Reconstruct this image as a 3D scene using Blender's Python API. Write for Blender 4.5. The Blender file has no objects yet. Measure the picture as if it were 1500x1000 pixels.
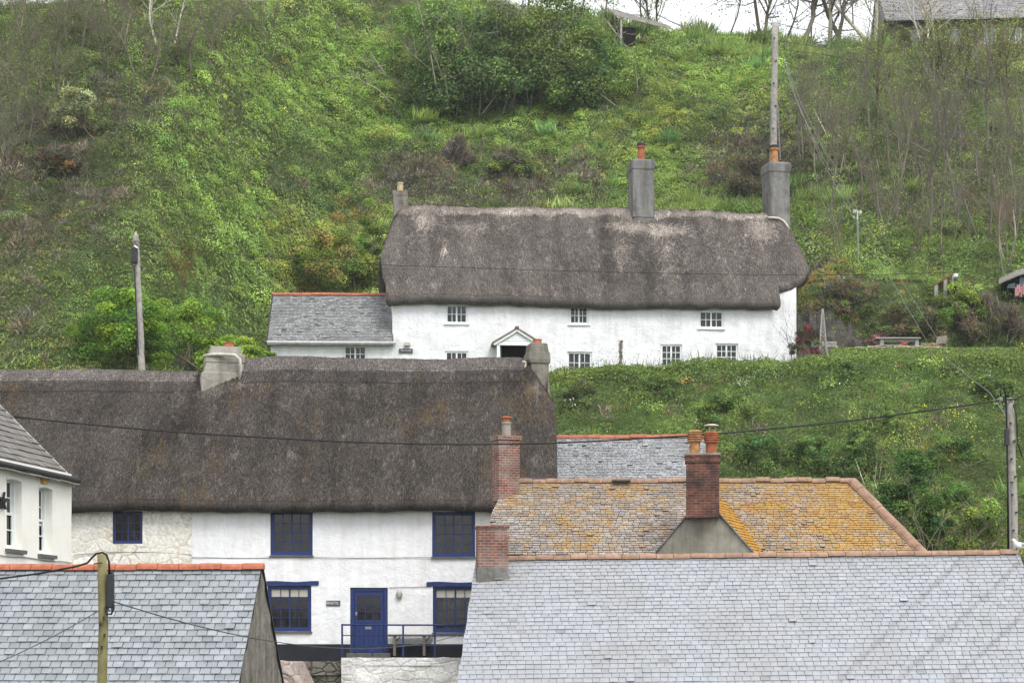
import bpy, math, random
import numpy as np
from mathutils import Matrix, Vector
C = bpy.context.scene.collection
rng = np.random.default_rng(7)
random.seed(7)
R = math.radians
F = 3000.0            # focal length in photo pixels
CX, HY = 750.0, 955.0  # principal column and horizon row of the photograph

def wx(px, Y): return (px - CX) / F * Y
def wz(py, Y): return (HY - py) / F * Y
def W(px, py, Y): return Vector((wx(px, Y), Y, wz(py, Y)))
def sstep(a, b, x):
    t = np.clip((np.asarray(x, float) - a) / (b - a), 0, 1)
    return t * t * (3 - 2 * t)

# ------------------------------------------------------------------ objects
INV = {}
def tag(o, label=None, cat=None, group=None, kind=None):
    if label: o['label'] = label
    if cat: o['category'] = cat
    if group: o['group'] = group
    if kind: o['kind'] = kind
    return o
def thing(name, label, cat, loc=(0, 0, 0), rotz=0.0, group=None):
    o = bpy.data.objects.new(name, None)
    C.objects.link(o)
    o.empty_display_size = 0.3
    o.location = loc
    o.rotation_euler = (0, 0, rotz)
    INV[o.name] = (Matrix.Translation(Vector(loc)) @ Matrix.Rotation(rotz, 4, 'Z')).inverted()
    return tag(o, label, cat, group)
def inv_of(parent):
    if parent is None: return None
    return INV[parent.name]

class MB:
    """collects faces in world coordinates; build() makes ONE object of them (in its parent's space)"""
    def __init__(s): s.v = []; s.f = []; s.c = []; s.has_c = False
    def add(s, vs, fs, col=None):
        b = len(s.v)
        s.v += [tuple(p) for p in vs]
        s.f += [tuple(b + i for i in f) for f in fs]
        if col is not None: s.has_c = True
        s.c += [col or (1, 1, 1)] * len(vs)
    def quad(s, a, b, c, d, col=None): s.add([a, b, c, d], [(0, 1, 2, 3)], col)
    def box(s, cx, cy, cz, hx, hy, hz, rot=0.0, top=(1, 1), col=None, shear=(0, 0)):
        """box by centre and half sizes, turned by rot about z; top = scale of the upper face"""
        ca, sa = math.cos(rot), math.sin(rot)
        vs = []
        for z, kx, ky in ((-hz, 1, 1), (hz, top[0], top[1])):
            for x, y in ((-1, -1), (1, -1), (1, 1), (-1, 1)):
                X = x * hx * kx + (shear[0] if z > 0 else 0); Yy = y * hy * ky + (shear[1] if z > 0 else 0)
                vs.append((cx + X * ca - Yy * sa, cy + X * sa + Yy * ca, cz + z))
        s.add(vs, [(0, 3, 2, 1), (4, 5, 6, 7), (0, 1, 5, 4), (1, 2, 6, 5), (2, 3, 7, 6), (3, 0, 4, 7)], col)
    def hexa(s, p, col=None):
        s.add(p, [(0, 3, 2, 1), (4, 5, 6, 7), (0, 1, 5, 4), (1, 2, 6, 5), (2, 3, 7, 6), (3, 0, 4, 7)], col)
    def bar(s, a, b, w, h=None, col=None):
        """square bar from a to b"""
        a, b = Vector(a), Vector(b); h = h or w
        t = (b - a).normalized()
        up = Vector((0, 0, 1)) if abs(t.z) < .95 else Vector((0, 1, 0))
        sx = t.cross(up).normalized() * w / 2; sz = sx.cross(t).normalized() * h / 2
        s.hexa([a - sx - sz, a + sx - sz, b + sx - sz, b - sx - sz, a - sx + sz, a + sx + sz, b + sx + sz, b - sx + sz], col)
    def tube(s, pts, r, n=6, col=None, caps=True):
        pts = [Vector(p) for p in pts]
        rs = r if isinstance(r, (list, tuple)) else [r] * len(pts)
        vs, fs = [], []
        ref = None
        for i, p in enumerate(pts):
            t = (pts[min(i + 1, len(pts) - 1)] - pts[max(i - 1, 0)]).normalized()
            if ref is None:
                ref = Vector((0, 0, 1)) if abs(t.z) < .9 else Vector((1, 0, 0))
            a = t.cross(ref).normalized(); b = a.cross(t).normalized(); ref = b
            for k in range(n):
                q = 2 * math.pi * k / n
                vs.append(p + (a * math.cos(q) + b * math.sin(q)) * rs[i])
        for i in range(len(pts) - 1):
            for k in range(n):
                k2 = (k + 1) % n
                fs.append((i * n + k, i * n + k2, (i + 1) * n + k2, (i + 1) * n + k))
        if caps:
            fs.append(tuple(range(n - 1, -1, -1))); fs.append(tuple((len(pts) - 1) * n + k for k in range(n)))
        s.add(vs, fs, col)
    def lathe(s, cx, cy, prof, n=14, col=None):
        vs, fs = [], []
        for r, z in prof:
            for k in range(n):
                q = 2 * math.pi * k / n
                vs.append((cx + r * math.cos(q), cy + r * math.sin(q), z))
        for i in range(len(prof) - 1):
            for k in range(n):
                k2 = (k + 1) % n
                fs.append((i * n + k, i * n + k2, (i + 1) * n + k2, (i + 1) * n + k))
        fs.append(tuple(range(n - 1, -1, -1))); fs.append(tuple((len(prof) - 1) * n + k for k in range(n)))
        s.add(vs, fs, col)
    def build(s, name, mat, parent=None, smooth=False, bevel=0):
        me = bpy.data.meshes.new(name)
        vs = s.v
        M = inv_of(parent)
        if M is not None: vs = [tuple(M @ Vector(p)) for p in vs]
        me.from_pydata(vs, [], s.f)
        if s.has_c:
            at = me.attributes.new('tint', 'FLOAT_COLOR', 'POINT')
            at.data.foreach_set('color', np.array([(c[0], c[1], c[2], 1) for c in s.c], np.float32).ravel())
        me.materials.append(mat)
        if smooth: me.polygons.foreach_set('use_smooth', [True] * len(me.polygons))
        me.update()
        o = bpy.data.objects.new(name, me)
        C.objects.link(o)
        if parent is not None:
            o.parent = parent
            INV[o.name] = M if M is not None else Matrix.Identity(4)
        else:
            INV[o.name] = Matrix.Identity(4)
        if bevel:
            m = o.modifiers.new('bevel', 'BEVEL'); m.width = bevel; m.segments = 2; m.limit_method = 'ANGLE'; m.angle_limit = R(50)
        return o

def np_mesh(name, V, faces, mat, parent=None, col=None, smooth=False):
    """V (n,3), faces (m,k) as arrays -> one object"""
    V = np.asarray(V, np.float64); faces = np.asarray(faces, np.int32)
    M = inv_of(parent)
    if M is not None:
        A = np.array(M); V = V @ A[:3, :3].T + A[:3, 3]
    me = bpy.data.meshes.new(name)
    m, k = faces.shape
    me.vertices.add(len(V)); me.loops.add(m * k); me.polygons.add(m)
    me.vertices.foreach_set('co', V.astype(np.float32).ravel())
    me.loops.foreach_set('vertex_index', faces.ravel())
    me.polygons.foreach_set('loop_start', np.arange(0, m * k, k, dtype=np.int32))
    if smooth: me.polygons.foreach_set('use_smooth', np.ones(m, bool))
    me.update(calc_edges=True)
    if col is not None:
        at = me.attributes.new('tint', 'FLOAT_COLOR', 'POINT')
        c4 = np.ones((len(V), 4), np.float32); c4[:, :3] = col
        at.data.foreach_set('color', c4.ravel())
    me.materials.append(mat)
    o = bpy.data.objects.new(name, me); C.objects.link(o)
    if parent is not None:
        o.parent = parent; INV[o.name] = M
    else: INV[o.name] = Matrix.Identity(4)
    return o

def copy_tree(o, parent=None):
    c = o.copy(); C.objects.link(c)
    if parent is not None: c.parent = parent
    for ch in list(o.children): copy_tree(ch, c)
    return c

# ------------------------------------------------------------------ value noise (numpy)
_perm = np.random.default_rng(3).random((64, 64, 64)).astype(np.float32)
def vnoise(P, scale):
    """smooth value noise in 0..1 at points P (n,3)"""
    Q = np.asarray(P, float) * scale
    i = np.floor(Q).astype(int); f = Q - i; f = f * f * (3 - 2 * f)
    out = 0
    for dx in (0, 1):
        for dy in (0, 1):
            for dz in (0, 1):
                w = (f[:, 0] if dx else 1 - f[:, 0]) * (f[:, 1] if dy else 1 - f[:, 1]) * (f[:, 2] if dz else 1 - f[:, 2])
                out = out + w * _perm[(i[:, 0] + dx) % 64, (i[:, 1] + dy) % 64, (i[:, 2] + dz) % 64]
    return out
def fbm(P, scale, oct=3):
    o = 0; a = .5; t = 0
    for k in range(oct):
        o = o + a * vnoise(np.asarray(P, float) + 17.3 * k, scale * 2 ** k); t += a; a *= .5
    return o / t

# ------------------------------------------------------------------ materials
class NT:
    def __init__(s, name):
        s.m = bpy.data.materials.new(name); s.m.use_nodes = True
        s.t = s.m.node_tree; s.n = s.t.nodes
        s.b = s.n['Principled BSDF']; s.out = s.n['Material Output']
        s.obj = s.n.new('ShaderNodeTexCoord').outputs['Object']
    def link(s, a, b): s.t.links.new(a, b)
    def mapped(s, scale, rot=(0, 0, 0), vec=None):
        m = s.n.new('ShaderNodeMapping'); m.inputs['Scale'].default_value = scale if isinstance(scale, (tuple, list)) else (scale,) * 3
        m.inputs['Rotation'].default_value = rot
        s.link(vec or s.obj, m.inputs['Vector']); return m.outputs[0]
    def noise(s, scale, detail=4, rough=.6, dist=0, vec=None, out='Fac'):
        m = s.n.new('ShaderNodeTexNoise'); sc = scale
        if isinstance(scale, (tuple, list)):
            vec = s.mapped(scale, vec=vec); sc = 1
        m.inputs['Scale'].default_value = sc; m.inputs['Detail'].default_value = detail
        m.inputs['Roughness'].default_value = rough; m.inputs['Distortion'].default_value = dist
        s.link(vec or s.obj, m.inputs['Vector']); return m.outputs[out]
    def voronoi(s, scale, feature='F1', out='Distance', vec=None, rnd=1):
        m = s.n.new('ShaderNodeTexVoronoi'); m.feature = feature
        if isinstance(scale, (tuple, list)):
            vec = s.mapped(scale, vec=vec); scale = 1
        m.inputs['Scale'].default_value = scale; m.inputs['Randomness'].default_value = rnd
        s.link(vec or s.obj, m.inputs['Vector']); return m.outputs[out]
    def ramp(s, fac, stops, interp='LINEAR'):
        m = s.n.new('ShaderNodeValToRGB'); cr = m.color_ramp; cr.interpolation = interp
        while len(cr.elements) < len(stops): cr.elements.new(.5)
        for e, (p, c) in zip(cr.elements, stops):
            e.position = p; e.color = (*c, 1) if isinstance(c, (tuple, list)) else (c, c, c, 1)
        s.link(fac, m.inputs[0]); return m.outputs[0]
    def mix(s, fac, a, b, mode='MIX'):
        m = s.n.new('ShaderNodeMix'); m.data_type = 'RGBA'; m.blend_type = mode; m.clamp_factor = True
        for k, v in ((0, fac), (6, a), (7, b)):
            sock = m.inputs[k]
            if isinstance(v, (int, float)): sock.default_value = v if k == 0 else (v, v, v, 1)
            elif isinstance(v, tuple): sock.default_value = (*v, 1)
            else: s.link(v, sock)
        return m.outputs[2]
    def math(s, op, a, b=0.0):
        m = s.n.new('ShaderNodeMath'); m.operation = op
        for sock, v in ((m.inputs[0], a), (m.inputs[1], b)):
            if isinstance(v, (int, float)): sock.default_value = v
            else: s.link(v, sock)
        return m.outputs[0]
    def tint(s):
        m = s.n.new('ShaderNodeAttribute'); m.attribute_name = 'tint'; return m.outputs['Color']
    def sep(s, vec=None):
        m = s.n.new('ShaderNodeSeparateXYZ'); s.link(vec or s.obj, m.inputs[0]); return m.outputs
    def comb(s, x, y, z):
        m = s.n.new('ShaderNodeCombineXYZ')
        for sock, v in zip(m.inputs, (x, y, z)):
            if isinstance(v, (int, float)): sock.default_value = v
            else: s.link(v, sock)
        return m.outputs[0]
    def bump(s, h, strength=.5, dist=.02):
        m = s.n.new('ShaderNodeBump'); m.inputs['Strength'].default_value = strength; m.inputs['Distance'].default_value = dist
        s.link(h, m.inputs['Height']); s.link(m.outputs[0], s.b.inputs['Normal'])
    def done(s, col, rough=.8, spec=.3):
        if isinstance(col, tuple): s.b.inputs['Base Color'].default_value = (*col, 1)
        else: s.link(col, s.b.inputs['Base Color'])
        if isinstance(rough, (int, float)): s.b.inputs['Roughness'].default_value = rough
        else: s.link(rough, s.b.inputs['Roughness'])
        s.b.inputs['Specular IOR Level'].default_value = spec
        return s.m

def simple(name, col, rough=.7, spec=.3, var=.25, scale=6.0, bump=.15):
    t = NT(name)
    n = t.noise(scale, 5, .65)
    f = t.ramp(n, [(.3, 1 - var), (.7, 1 + var * .5)])
    t.bump(t.noise(scale * 5, 4), bump, .01)
    return t.done(t.mix(1.0, col, f, 'MULTIPLY'), rough, spec)

def m_plaster(name, base, stain, amt=.5, relief=.5):
    t = NT(name)
    big = t.noise(.9, 5, .65); streak = t.noise((3.2, 3.2, .35), 4, .6); lump = t.noise(3.4, 5, .6)
    f = t.ramp(t.math('MULTIPLY', big, streak), [(.22, 0.0), (.42, amt)])
    c = t.mix(f, base, stain)
    c = t.mix(t.ramp(t.noise(7.0, 3), [(.62, 0.0), (.75, .25 * amt)]), c, tuple(v * .75 for v in stain))
    c = t.mix(1.0, c, t.ramp(t.noise(2.4, 6, .72), [(.32, 1 - .32 * amt * amt), (.68, 1 + .14 * amt * amt)]), 'MULTIPLY')
    c = t.mix(1.0, c, t.ramp(t.noise((4.5, 4.5, .4), 5, .62), [(.34, 1 - .40 * amt ** 3), (.56, 1.0)]), 'MULTIPLY')
    crack = t.voronoi(1.3, 'DISTANCE_TO_EDGE', vec=t.mix(.35, t.obj, t.noise(2.0, 3, out='Color')))
    c = t.mix(t.ramp(crack, [(.0, .22 * amt), (.012, 0.0)]), c, tuple(v * .6 for v in stain))
    h = t.mix(.35, lump, t.noise(14.0, 4), 'ADD')
    t.bump(h, relief, .07)
    return t.done(c, .85, .2)

def m_thatch(name, dark, light, moss, mossamt=.5, damp=()):
    t = NT(name)
    fib = t.noise((34, 5.5, 5.5), 4, .75, .6)
    fib2 = t.noise((75, 14, 14), 2, .8, .4)
    f = t.mix(.5, fib, fib2)
    c = t.ramp(f, [(.30, tuple(v * .5 for v in dark)), (.48, dark), (.60, light), (.74, tuple(v * 1.5 for v in light))])
    band = t.noise((1.15, .22, .22), 4, .55)              # weathered courses running down the slope
    c = t.mix(1.0, c, t.ramp(band, [(.3, .62), (.5, .98), (.72, 1.22)]), 'MULTIPLY')
    blotch = t.noise(.55, 5, .65)
    c = t.mix(1.0, c, t.ramp(blotch, [(.3, .72), (.6, 1.15)]), 'MULTIPLY')
    pale = t.noise((2.6, 1.3, 1.3), 4, .7)
    c = t.mix(t.ramp(pale, [(.56, 0.0), (.74, .55)]), c, tuple(v * 1.9 for v in light))
    mo = t.math('MULTIPLY', t.noise((.42, .3, .3), 3), t.noise((4, 1.2, 1.2), 4, .7))
    c = t.mix(t.ramp(mo, [(.27, 0.0), (.38, mossamt)]), c, moss)
    for (xc, hw, amt) in damp:                           # damp, sooty run-off below a stack
        xx = t.math('ADD', t.math('ABSOLUTE', t.math('SUBTRACT', t.math('ADD', t.sep()[0], t.math('MULTIPLY', t.noise(1.6, 4, .65), .9)), xc + .45)), 0.0)
        c = t.mix(t.math('MULTIPLY', t.math('MULTIPLY', t.ramp(xx, [(hw * .5, amt), (hw * 1.5, 0.0)]), t.ramp(t.noise(1.3, 4, .7), [(.38, .15), (.6, 1.0)])), t.ramp(t.math('MULTIPLY', t.sep()[2], .1), [(.5, .35), (.72, 1.0)])), c, tuple(v * .42 for v in dark))
    c = t.mix(1.0, c, t.tint(), 'MULTIPLY')
    t.bump(t.mix(.5, f, t.noise(22.0, 3)), 1.0, .06)
    return t.done(c, .95, .1)

def m_slate(name, base, grime, lich=None, lamt=0.0, rough=.5, spec=.4, lbias=0.0, xamt=.13, drips=()):
    t = NT(name)
    c = t.mix(1.0, base, t.tint(), 'MULTIPLY')
    c = t.mix(1.0, c, t.ramp(t.noise(5.5, 5, .7), [(.3, .82), (.7, 1.12)]), 'MULTIPLY')
    g = t.noise((.55, .55, .3), 5, .65)
    c = t.mix(t.ramp(g, [(.46, 0.0), (.68, .55)]), c, grime)
    if lich:
        big = t.noise(.38, 3, .5); mid = t.noise(2.6, 5, .75); fine = t.noise(13.0, 4, .7)
        l = t.math('MULTIPLY', t.math('ADD', t.math('MULTIPLY', big, .6), t.math('MULTIPLY', mid, .9)), t.math('ADD', fine, .25))
        x = t.sep()[0]
        l = t.math('ADD', l, t.math('MULTIPLY', t.ramp(t.math('MULTIPLY', t.math('ADD', x, 1.0), .083), [(.1, 0.0), (.5, .3), (.8, 1.0)]), xamt))
        hue = t.ramp(t.noise(3.2, 4, .6), [(.38, lich[0]), (.62, lich[1])])
        c = t.mix(t.ramp(l, [(.58 - lbias, 0.0), (.71 - lbias, lamt)]), c, hue)
        pk = t.noise(6.5, 4, .7)
        c = t.mix(t.ramp(pk, [(.62, 0.0), (.7, .8)]), c, (.47, .45, .42))
        c = t.mix(t.ramp(t.noise(4.1, 4, .7), [(.63, 0.0), (.7, .75)]), c, (.10, .085, .075))
    for (a, b, k, wd) in drips:                          # algae lines under overhead wires: a*x + b*z + k = 0
        x, y, z = t.sep()
        dd = t.math('ABSOLUTE', t.math('ADD', t.math('ADD', t.math('MULTIPLY', x, a), t.math('MULTIPLY', z, b)), t.math('ADD', t.math('MULTIPLY', t.noise(3.0, 3), .08), k - .04)))
        c = t.mix(t.math('MULTIPLY', t.ramp(dd, [(wd * .3, .38), (wd, 0.0)]), t.ramp(t.noise(2.0, 4, .7), [(.3, .5), (.6, 1.0)])), c, (.13, .125, .12))
    t.bump(t.noise(26.0, 4, .7), .35, .01)
    return t.done(c, rough, spec)

def m_brick(name, a, b, mortar, soot=.6, w=.225, h=.075, smear=.35):
    t = NT(name)
    x, y, z = t.sep()
    nb = t.noise(2.2, 3, out='Color')
    v = t.comb(t.math('ADD', x, t.math('MULTIPLY', y, .97)), z, 0.0)
    v = t.mix(.012, v, nb, 'ADD')
    br = t.n.new('ShaderNodeTexBrick'); t.link(v, br.inputs['Vector'])
    br.inputs['Scale'].default_value = 1.0; br.inputs['Brick Width'].default_value = w; br.inputs['Row Height'].default_value = h
    br.inputs['Mortar Size'].default_value = .011; br.inputs['Mortar Smooth'].default_value = .3; br.inputs['Bias'].default_value = 0
    br.inputs['Color1'].default_value = (*a, 1); br.inputs['Color2'].default_value = (*b, 1); br.inputs['Mortar'].default_value = (*mortar, 1)
    c = br.outputs['Color']
    c = t.mix(1.0, c, t.ramp(t.noise(4.0, 5, .7), [(.3, .6), (.7, 1.35)]), 'MULTIPLY')
    c = t.mix(t.ramp(t.noise(1.9, 4, .65), [(.45, 0.0), (.66, smear)]), c, mortar)
    c = t.mix(t.ramp(t.noise(1.3, 5, .6), [(.42, 0.0), (.66, soot)]), c, (.035, .03, .03))
    t.bump(t.math('SUBTRACT', t.noise(20.0, 4), br.outputs['Fac']), .6, .012)
    return t.done(c, .9, .2)

def m_stone(name, a, b, joint, scale=2.6, flat=1.6, relief=.9, partial=0):
    t = NT(name)
    v = t.mix(.12, t.obj, t.noise(1.7, 3, out='Color'), 'ADD')
    e = t.voronoi((scale, scale, scale * flat), 'DISTANCE_TO_EDGE', vec=v)
    cc = t.voronoi((scale, scale, scale * flat), 'F1', 'Color', vec=v)
    k = t.math('ADD', t.math('MULTIPLY', t.sep(cc)[0], .6), t.math('MULTIPLY', t.noise(6.0, 5, .7), .5))
    c = t.ramp(k, [(.2, a), (.85, b)])
    jf = t.ramp(e, [(.02, 1.0), (.07, 0.0)])
    if partial: jf = t.math('MULTIPLY', jf, t.ramp(t.noise(.8, 4, .6), [(.45, .08), (.62, 1.0)]))
    c = t.mix(jf, c, joint)
    c = t.mix(1.0, c, t.ramp(t.noise(11.0, 5, .7), [(.3, .7), (.7, 1.25)]), 'MULTIPLY')
    t.bump(t.math('ADD', t.math('MINIMUM', e, .12), t.math('MULTIPLY', t.noise(9.0, 5, .7), .12)), relief, .25)
    return t.done(c, .9, .2)

def m_rock():
    t = NT('cliff_rock')
    n1 = t.noise((1.6, 1.6, 3.2), 8, .72, .8); n2 = t.noise(5.0, 6, .75)
    c = t.ramp(t.mix(.4, n1, n2), [(.34, (.03, .028, .026)), (.5, (.095, .088, .08)), (.66, (.2, .185, .168))])
    c = t.mix(t.ramp(t.noise(1.1, 4, .6), [(.55, 0.0), (.68, .6)]), c, (.10, .095, .04))
    t.bump(t.mix(.5, n1, n2), 1.0, .35)
    return t.done(c, .9, .2)

def m_leaf(name, trans=.28, bright=1.0):
    m = bpy.data.materials.new(name); m.use_nodes = True; t = m.node_tree; n = t.nodes
    n.remove(n['Principled BSDF']); out = n['Material Output']
    a = n.new('ShaderNodeAttribute'); a.attribute_name = 'tint'
    d = n.new('ShaderNodeBsdfDiffuse'); tr = n.new('ShaderNodeBsdfTranslucent'); mx = n.new('ShaderNodeMixShader')
    mx.inputs[0].default_value = trans
    t.links.new(a.outputs['Color'], d.inputs['Color']); t.links.new(a.outputs['Color'], tr.inputs['Color'])
    t.links.new(d.outputs[0], mx.inputs[1]); t.links.new(tr.outputs[0], mx.inputs[2]); t.links.new(mx.outputs[0], out.inputs[0])
    return m

def m_soil():
    t = NT('hill_soil')
    c = t.ramp(t.noise(3.4, 8, .8), [(.3, (.05, .062, .026)), (.5, (.095, .13, .042)), (.7, (.15, .185, .07))])
    t.bump(t.noise(3.0, 8, .8), 1.0, .3)
    return t.done(c, .95, .1)

DRIPS = []
for (xa, ya), (xb, yb) in (((1405, 818), (1225, 1000)), ((1490, 824), (1310, 1000)), ((1505, 890), (1390, 1000))):
    pts_ = []
    for px, py in ((xa, ya), (xb, yb)):                  # where the drip lines lie on the roof plane z = 2.49 - .84 (55 - y)
        k_ = (HY - py) / F; yy = (2.49 - .84 * 55) / (k_ - .84); pts_.append((wx(px, yy) - 6, k_ * yy + 6))
    (x0_, z0_), (x1_, z1_) = pts_; nx_, nz_ = (z1_ - z0_), -(x1_ - x0_); l_ = math.hypot(nx_, nz_); nx_ /= l_; nz_ /= l_
    DRIPS.append((nx_, nz_, -(nx_ * x0_ + nz_ * z0_), .09))
MAT = dict(
    white=m_plaster('white_render', (.83, .83, .845), (.66, .64, .61), .55, .55),
    white2=m_plaster('white_painted_stone', (.83, .835, .85), (.62, .61, .58), .55, .7),
    pub=m_plaster('cream_render', (.84, .815, .755), (.70, .64, .54), .35, .15),
    wallwash=m_plaster('weathered_whitewash', (.72, .70, .66), (.36, .31, .25), .8, .8),
    thatch_low=m_thatch('old_thatch', (.053, .046, .041), (.104, .091, .082), (.115, .075, .03), .45),
    thatch_up=m_thatch('grey_thatch', (.098, .086, .078), (.168, .149, .137), (.12, .11, .07), .1, damp=((1.25, .35, .75), (2.95, .40, .7))),
    ridge_low=m_thatch('thatch_ridge', (.115, .101, .094), (.19, .17, .157), (.15, .12, .08), .1),
    bindwood=simple('hazel_binding', (.19, .17, .15), .9, .1, .3, 9),
    straw=simple('pale_straw', (.40, .34, .28), .9, .1, .4, 9),
    slate_l=m_slate('blue_grey_slate', (.265, .285, .305), (.20, .213, .213), rough=.42, spec=.5),
    slate_r=m_slate('lilac_grey_slate', (.325, .335, .36), (.26, .257, .245), rough=.42, spec=.5, drips=DRIPS),
    slate_g=m_slate('old_grey_slate', (.25, .25, .25), (.16, .165, .15), rough=.6),
    slate_s=m_slate('small_grey_slate', (.33, .335, .345), (.23, .235, .22), rough=.55),
    slate_p=m_slate('brown_grey_slate', (.17, .155, .14), (.11, .10, .085), rough=.65),
    slate_y=m_slate('lichen_slate', (.335, .30, .275), (.17, .15, .13), ((.38, .19, .04), (.44, .275, .05)), .88, rough=.75, spec=.2, lbias=.03, xamt=.10),
    slate_w=m_slate('lichen_crusted_slate', (.29, .255, .235), (.17, .15, .13), ((.42, .20, .025), (.50, .29, .04)), .95, rough=.75, spec=.2, lbias=.3, xamt=0),
    terra=simple('terracotta', (.43, .145, .085), .8, .2, .35, 5),
    terra_old=simple('weathered_terracotta', (.34, .215, .15), .85, .2, .45, 4),
    terra_pot=simple('clay_pot', (.38, .125, .06), .8, .2, .4, 7),
    pot_buff=simple('buff_pot', (.50, .40, .25), .8, .2, .3, 7),
    pot_orange=simple('orange_clay_pot', (.42, .21, .09), .8, .2, .5, 6),
    brick_dark=m_brick('sooty_brick', (.215, .064, .038), (.105, .04, .03), (.18, .14, .115), .85, smear=.1),
    brick_pale=m_brick('mortared_brick', (.27, .08, .05), (.17, .065, .048), (.33, .295, .255), .4, smear=.5),
    cement=m_plaster('chimney_cement', (.225, .22, .21), (.115, .105, .085), .95, .5),
    cement_brown=m_plaster('brown_cement', (.24, .225, .185), (.13, .115, .08), .95, .8),
    cement_pale=m_plaster('pale_cement', (.36, .335, .295), (.2, .18, .145), .8, .7),
    cement_gable=m_plaster('gable_render', (.335, .31, .255), (.22, .20, .135), .9, .25),
    mortar_light=simple('lime_mortar', (.55, .52, .45), .9, .1, .3, 6),
    stone_dark=m_stone('dark_rubble', (.11, .10, .082), (.24, .215, .18), (.06, .055, .045), 2.6, 1.8),
    rubble_white=m_stone('whitewashed_rubble', (.66, .645, .63), (.80, .79, .785), (.66, .64, .61), 2.3, 1.5, .45),
    stone_gable=m_plaster('grey_gable_render', (.26, .235, .205), (.12, .105, .09), 1.0, 1.0),
    stone_warm=m_stone('cottage_stone', (.68, .645, .575), (.78, .755, .70), (.52, .43, .31), 2.0, 1.3, .35, 1),
    stone_pink=m_stone('pink_granite', (.32, .25, .22), (.45, .38, .34), (.3, .25, .22), 3.0, 1.0),
    rock=m_rock(),
    navy=simple('navy_paint', (.011, .028, .125), .45, .4, .15, 8, .05),
    tar=simple('tarred_plinth', (.016, .018, .024), .7, .3, .3, 5),
    wood_white=simple('white_paint', (.76, .80, .79), .5, .4, .08, 8, .05),
    lead=simple('dark_gutter', (.02, .02, .022), .5, .4, .3, 6),
    gutter=simple('pale_gutter', (.52, .53, .52), .5, .4, .2, 6),
    sillslate=simple('slate_sill', (.12, .115, .11), .7, .3, .3, 6),
    blind=simple('cream_blind', (.50, .47, .41), .9, .1, .1, 10, .02),
    pole=simple('weathered_pole', (.36, .335, .305), .9, .1, .4, 5, .4),
    pole_green=simple('mossy_pole', (.22, .20, .095), .9, .1, .4, 4, .4),
    cable=simple('black_cable', (.012, .012, .013), .6, .3, .1, 5, 0),
    wire=simple('grey_wire', (.22, .225, .21), .6, .3, .1, 5, 0),
    wire_dark=simple('dull_wire', (.07, .07, .072), .6, .3, .1, 5, 0),
    plastic=simple('black_box', (.025, .026, .03), .5, .4, .2, 9, .05),
    sign=simple('slate_sign', (.085, .085, .09), .7, .3, .2, 9, .05),
    letter=simple('sign_lettering', (.55, .55, .55), .7, .2, .1, 9, 0),
    letter_black=simple('black_lettering', (.012, .012, .014), .4, .4, .1, 9, 0),
    yellow=simple('yellow_box', (.58, .36, .06), .5, .4, .1, 9, .02),
    lampglass=simple('lamp_glass', (.42, .40, .34), .3, .5, .2, 14, .05),
    oldwood=simple('old_timber', (.21, .185, .15), .9, .1, .35, 6, .4),
    greywood=simple('silvered_timber', (.36, .345, .31), .9, .1, .3, 6, .4),
    redwood=simple('rust_timber', (.19, .085, .045), .85, .1, .35, 6, .3),
    twig=simple('grey_twig', (.17, .145, .115), .9, .1, .3, 3, 0),
    twig_dark=simple('dark_bark', (.075, .068, .05), .9, .1, .4, 3, .2),
    twig_pale=simple('pale_bark', (.40, .37, .32), .9, .1, .3, 3, .2),
    bone=simple('bleached_wood', (.60, .57, .51), .9, .1, .2, 3, .1),
    shingle=m_slate('far_slate', (.33, .31, .325), (.25, .24, .25), rough=.6),
    felt=simple('weathered_shed_roof', (.24, .225, .20), .9, .1, .4, 3, .3),
    house_wall=simple('brown_cladding', (.17, .15, .125), .8, .2, .3, 3),
    shade_in=simple('recess_shade', (.012, .011, .011), .9, .1, .1, 3, 0),  # near-black colour that paints in the shade of dark interiors
    blueglass=simple('pale_window', (.30, .37, .43), .3, .5, .2, 3, 0),
    feather=simple('white_feather', (.80, .80, .79), .8, .1, .06, 12, .05),
    feather_grey=simple('grey_feather', (.42, .43, .45), .8, .1, .1, 12, .05),
    beak=simple('yellow_beak', (.6, .36, .05), .5, .3, .1, 12, 0),
    hutblue=simple('blue_board', (.20, .27, .33), .7, .2, .2, 4),
    pink=simple('pink_cloth', (.52, .25, .27), .8, .1, .5, 9),
    leaf=m_leaf('leaf'), leaf_thin=m_leaf('blade', .35), twigs=m_leaf('fine_twigs', 0.0), soil=m_soil(),
    earth=simple('earth', (.10, .09, .07), .95, .1, .4, 1.2, .5),
)
def glass(name, col, rough=.08):
    t = NT(name)
    c = t.ramp(t.noise((3.1, 3.1, 1.1), 4, .6), [(.36, tuple(v * .4 for v in col)), (.58, col), (.74, tuple(v * 4.0 for v in col))])
    t.bump(t.noise(3.5, 2), .05, .02)
    return t.done(c, rough, .5)
MAT['pane'] = glass('dark_glass', (.008, .008, .009))
MAT['pane_brown'] = glass('leaded_glass', (.013, .011, .010))
# ------------------------------------------------------------------ local frames for walls
class Fr:
    """s along a wall, d into the building, z up"""
    def __init__(s, px, Y, ang=0.0):
        s.o = Vector((wx(px, Y), Y)); s.a = ang
        s.u = Vector((math.cos(ang), math.sin(ang))); s.n = Vector((-math.sin(ang), math.cos(ang)))
    def P(s, a, d, z):
        q = s.o + s.u * a + s.n * d
        return Vector((q.x, q.y, z))
    def s_of(s, px, d=0.0):
        k = (px - CX) / F
        return (k * (s.o.y + s.n.y * d) - (s.o.x + s.n.x * d)) / (s.u.x - k * s.u.y)
    def z_of(s, py, a, d=0.0):
        q = s.o + s.u * a + s.n * d
        return (HY - py) / F * q.y

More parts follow.
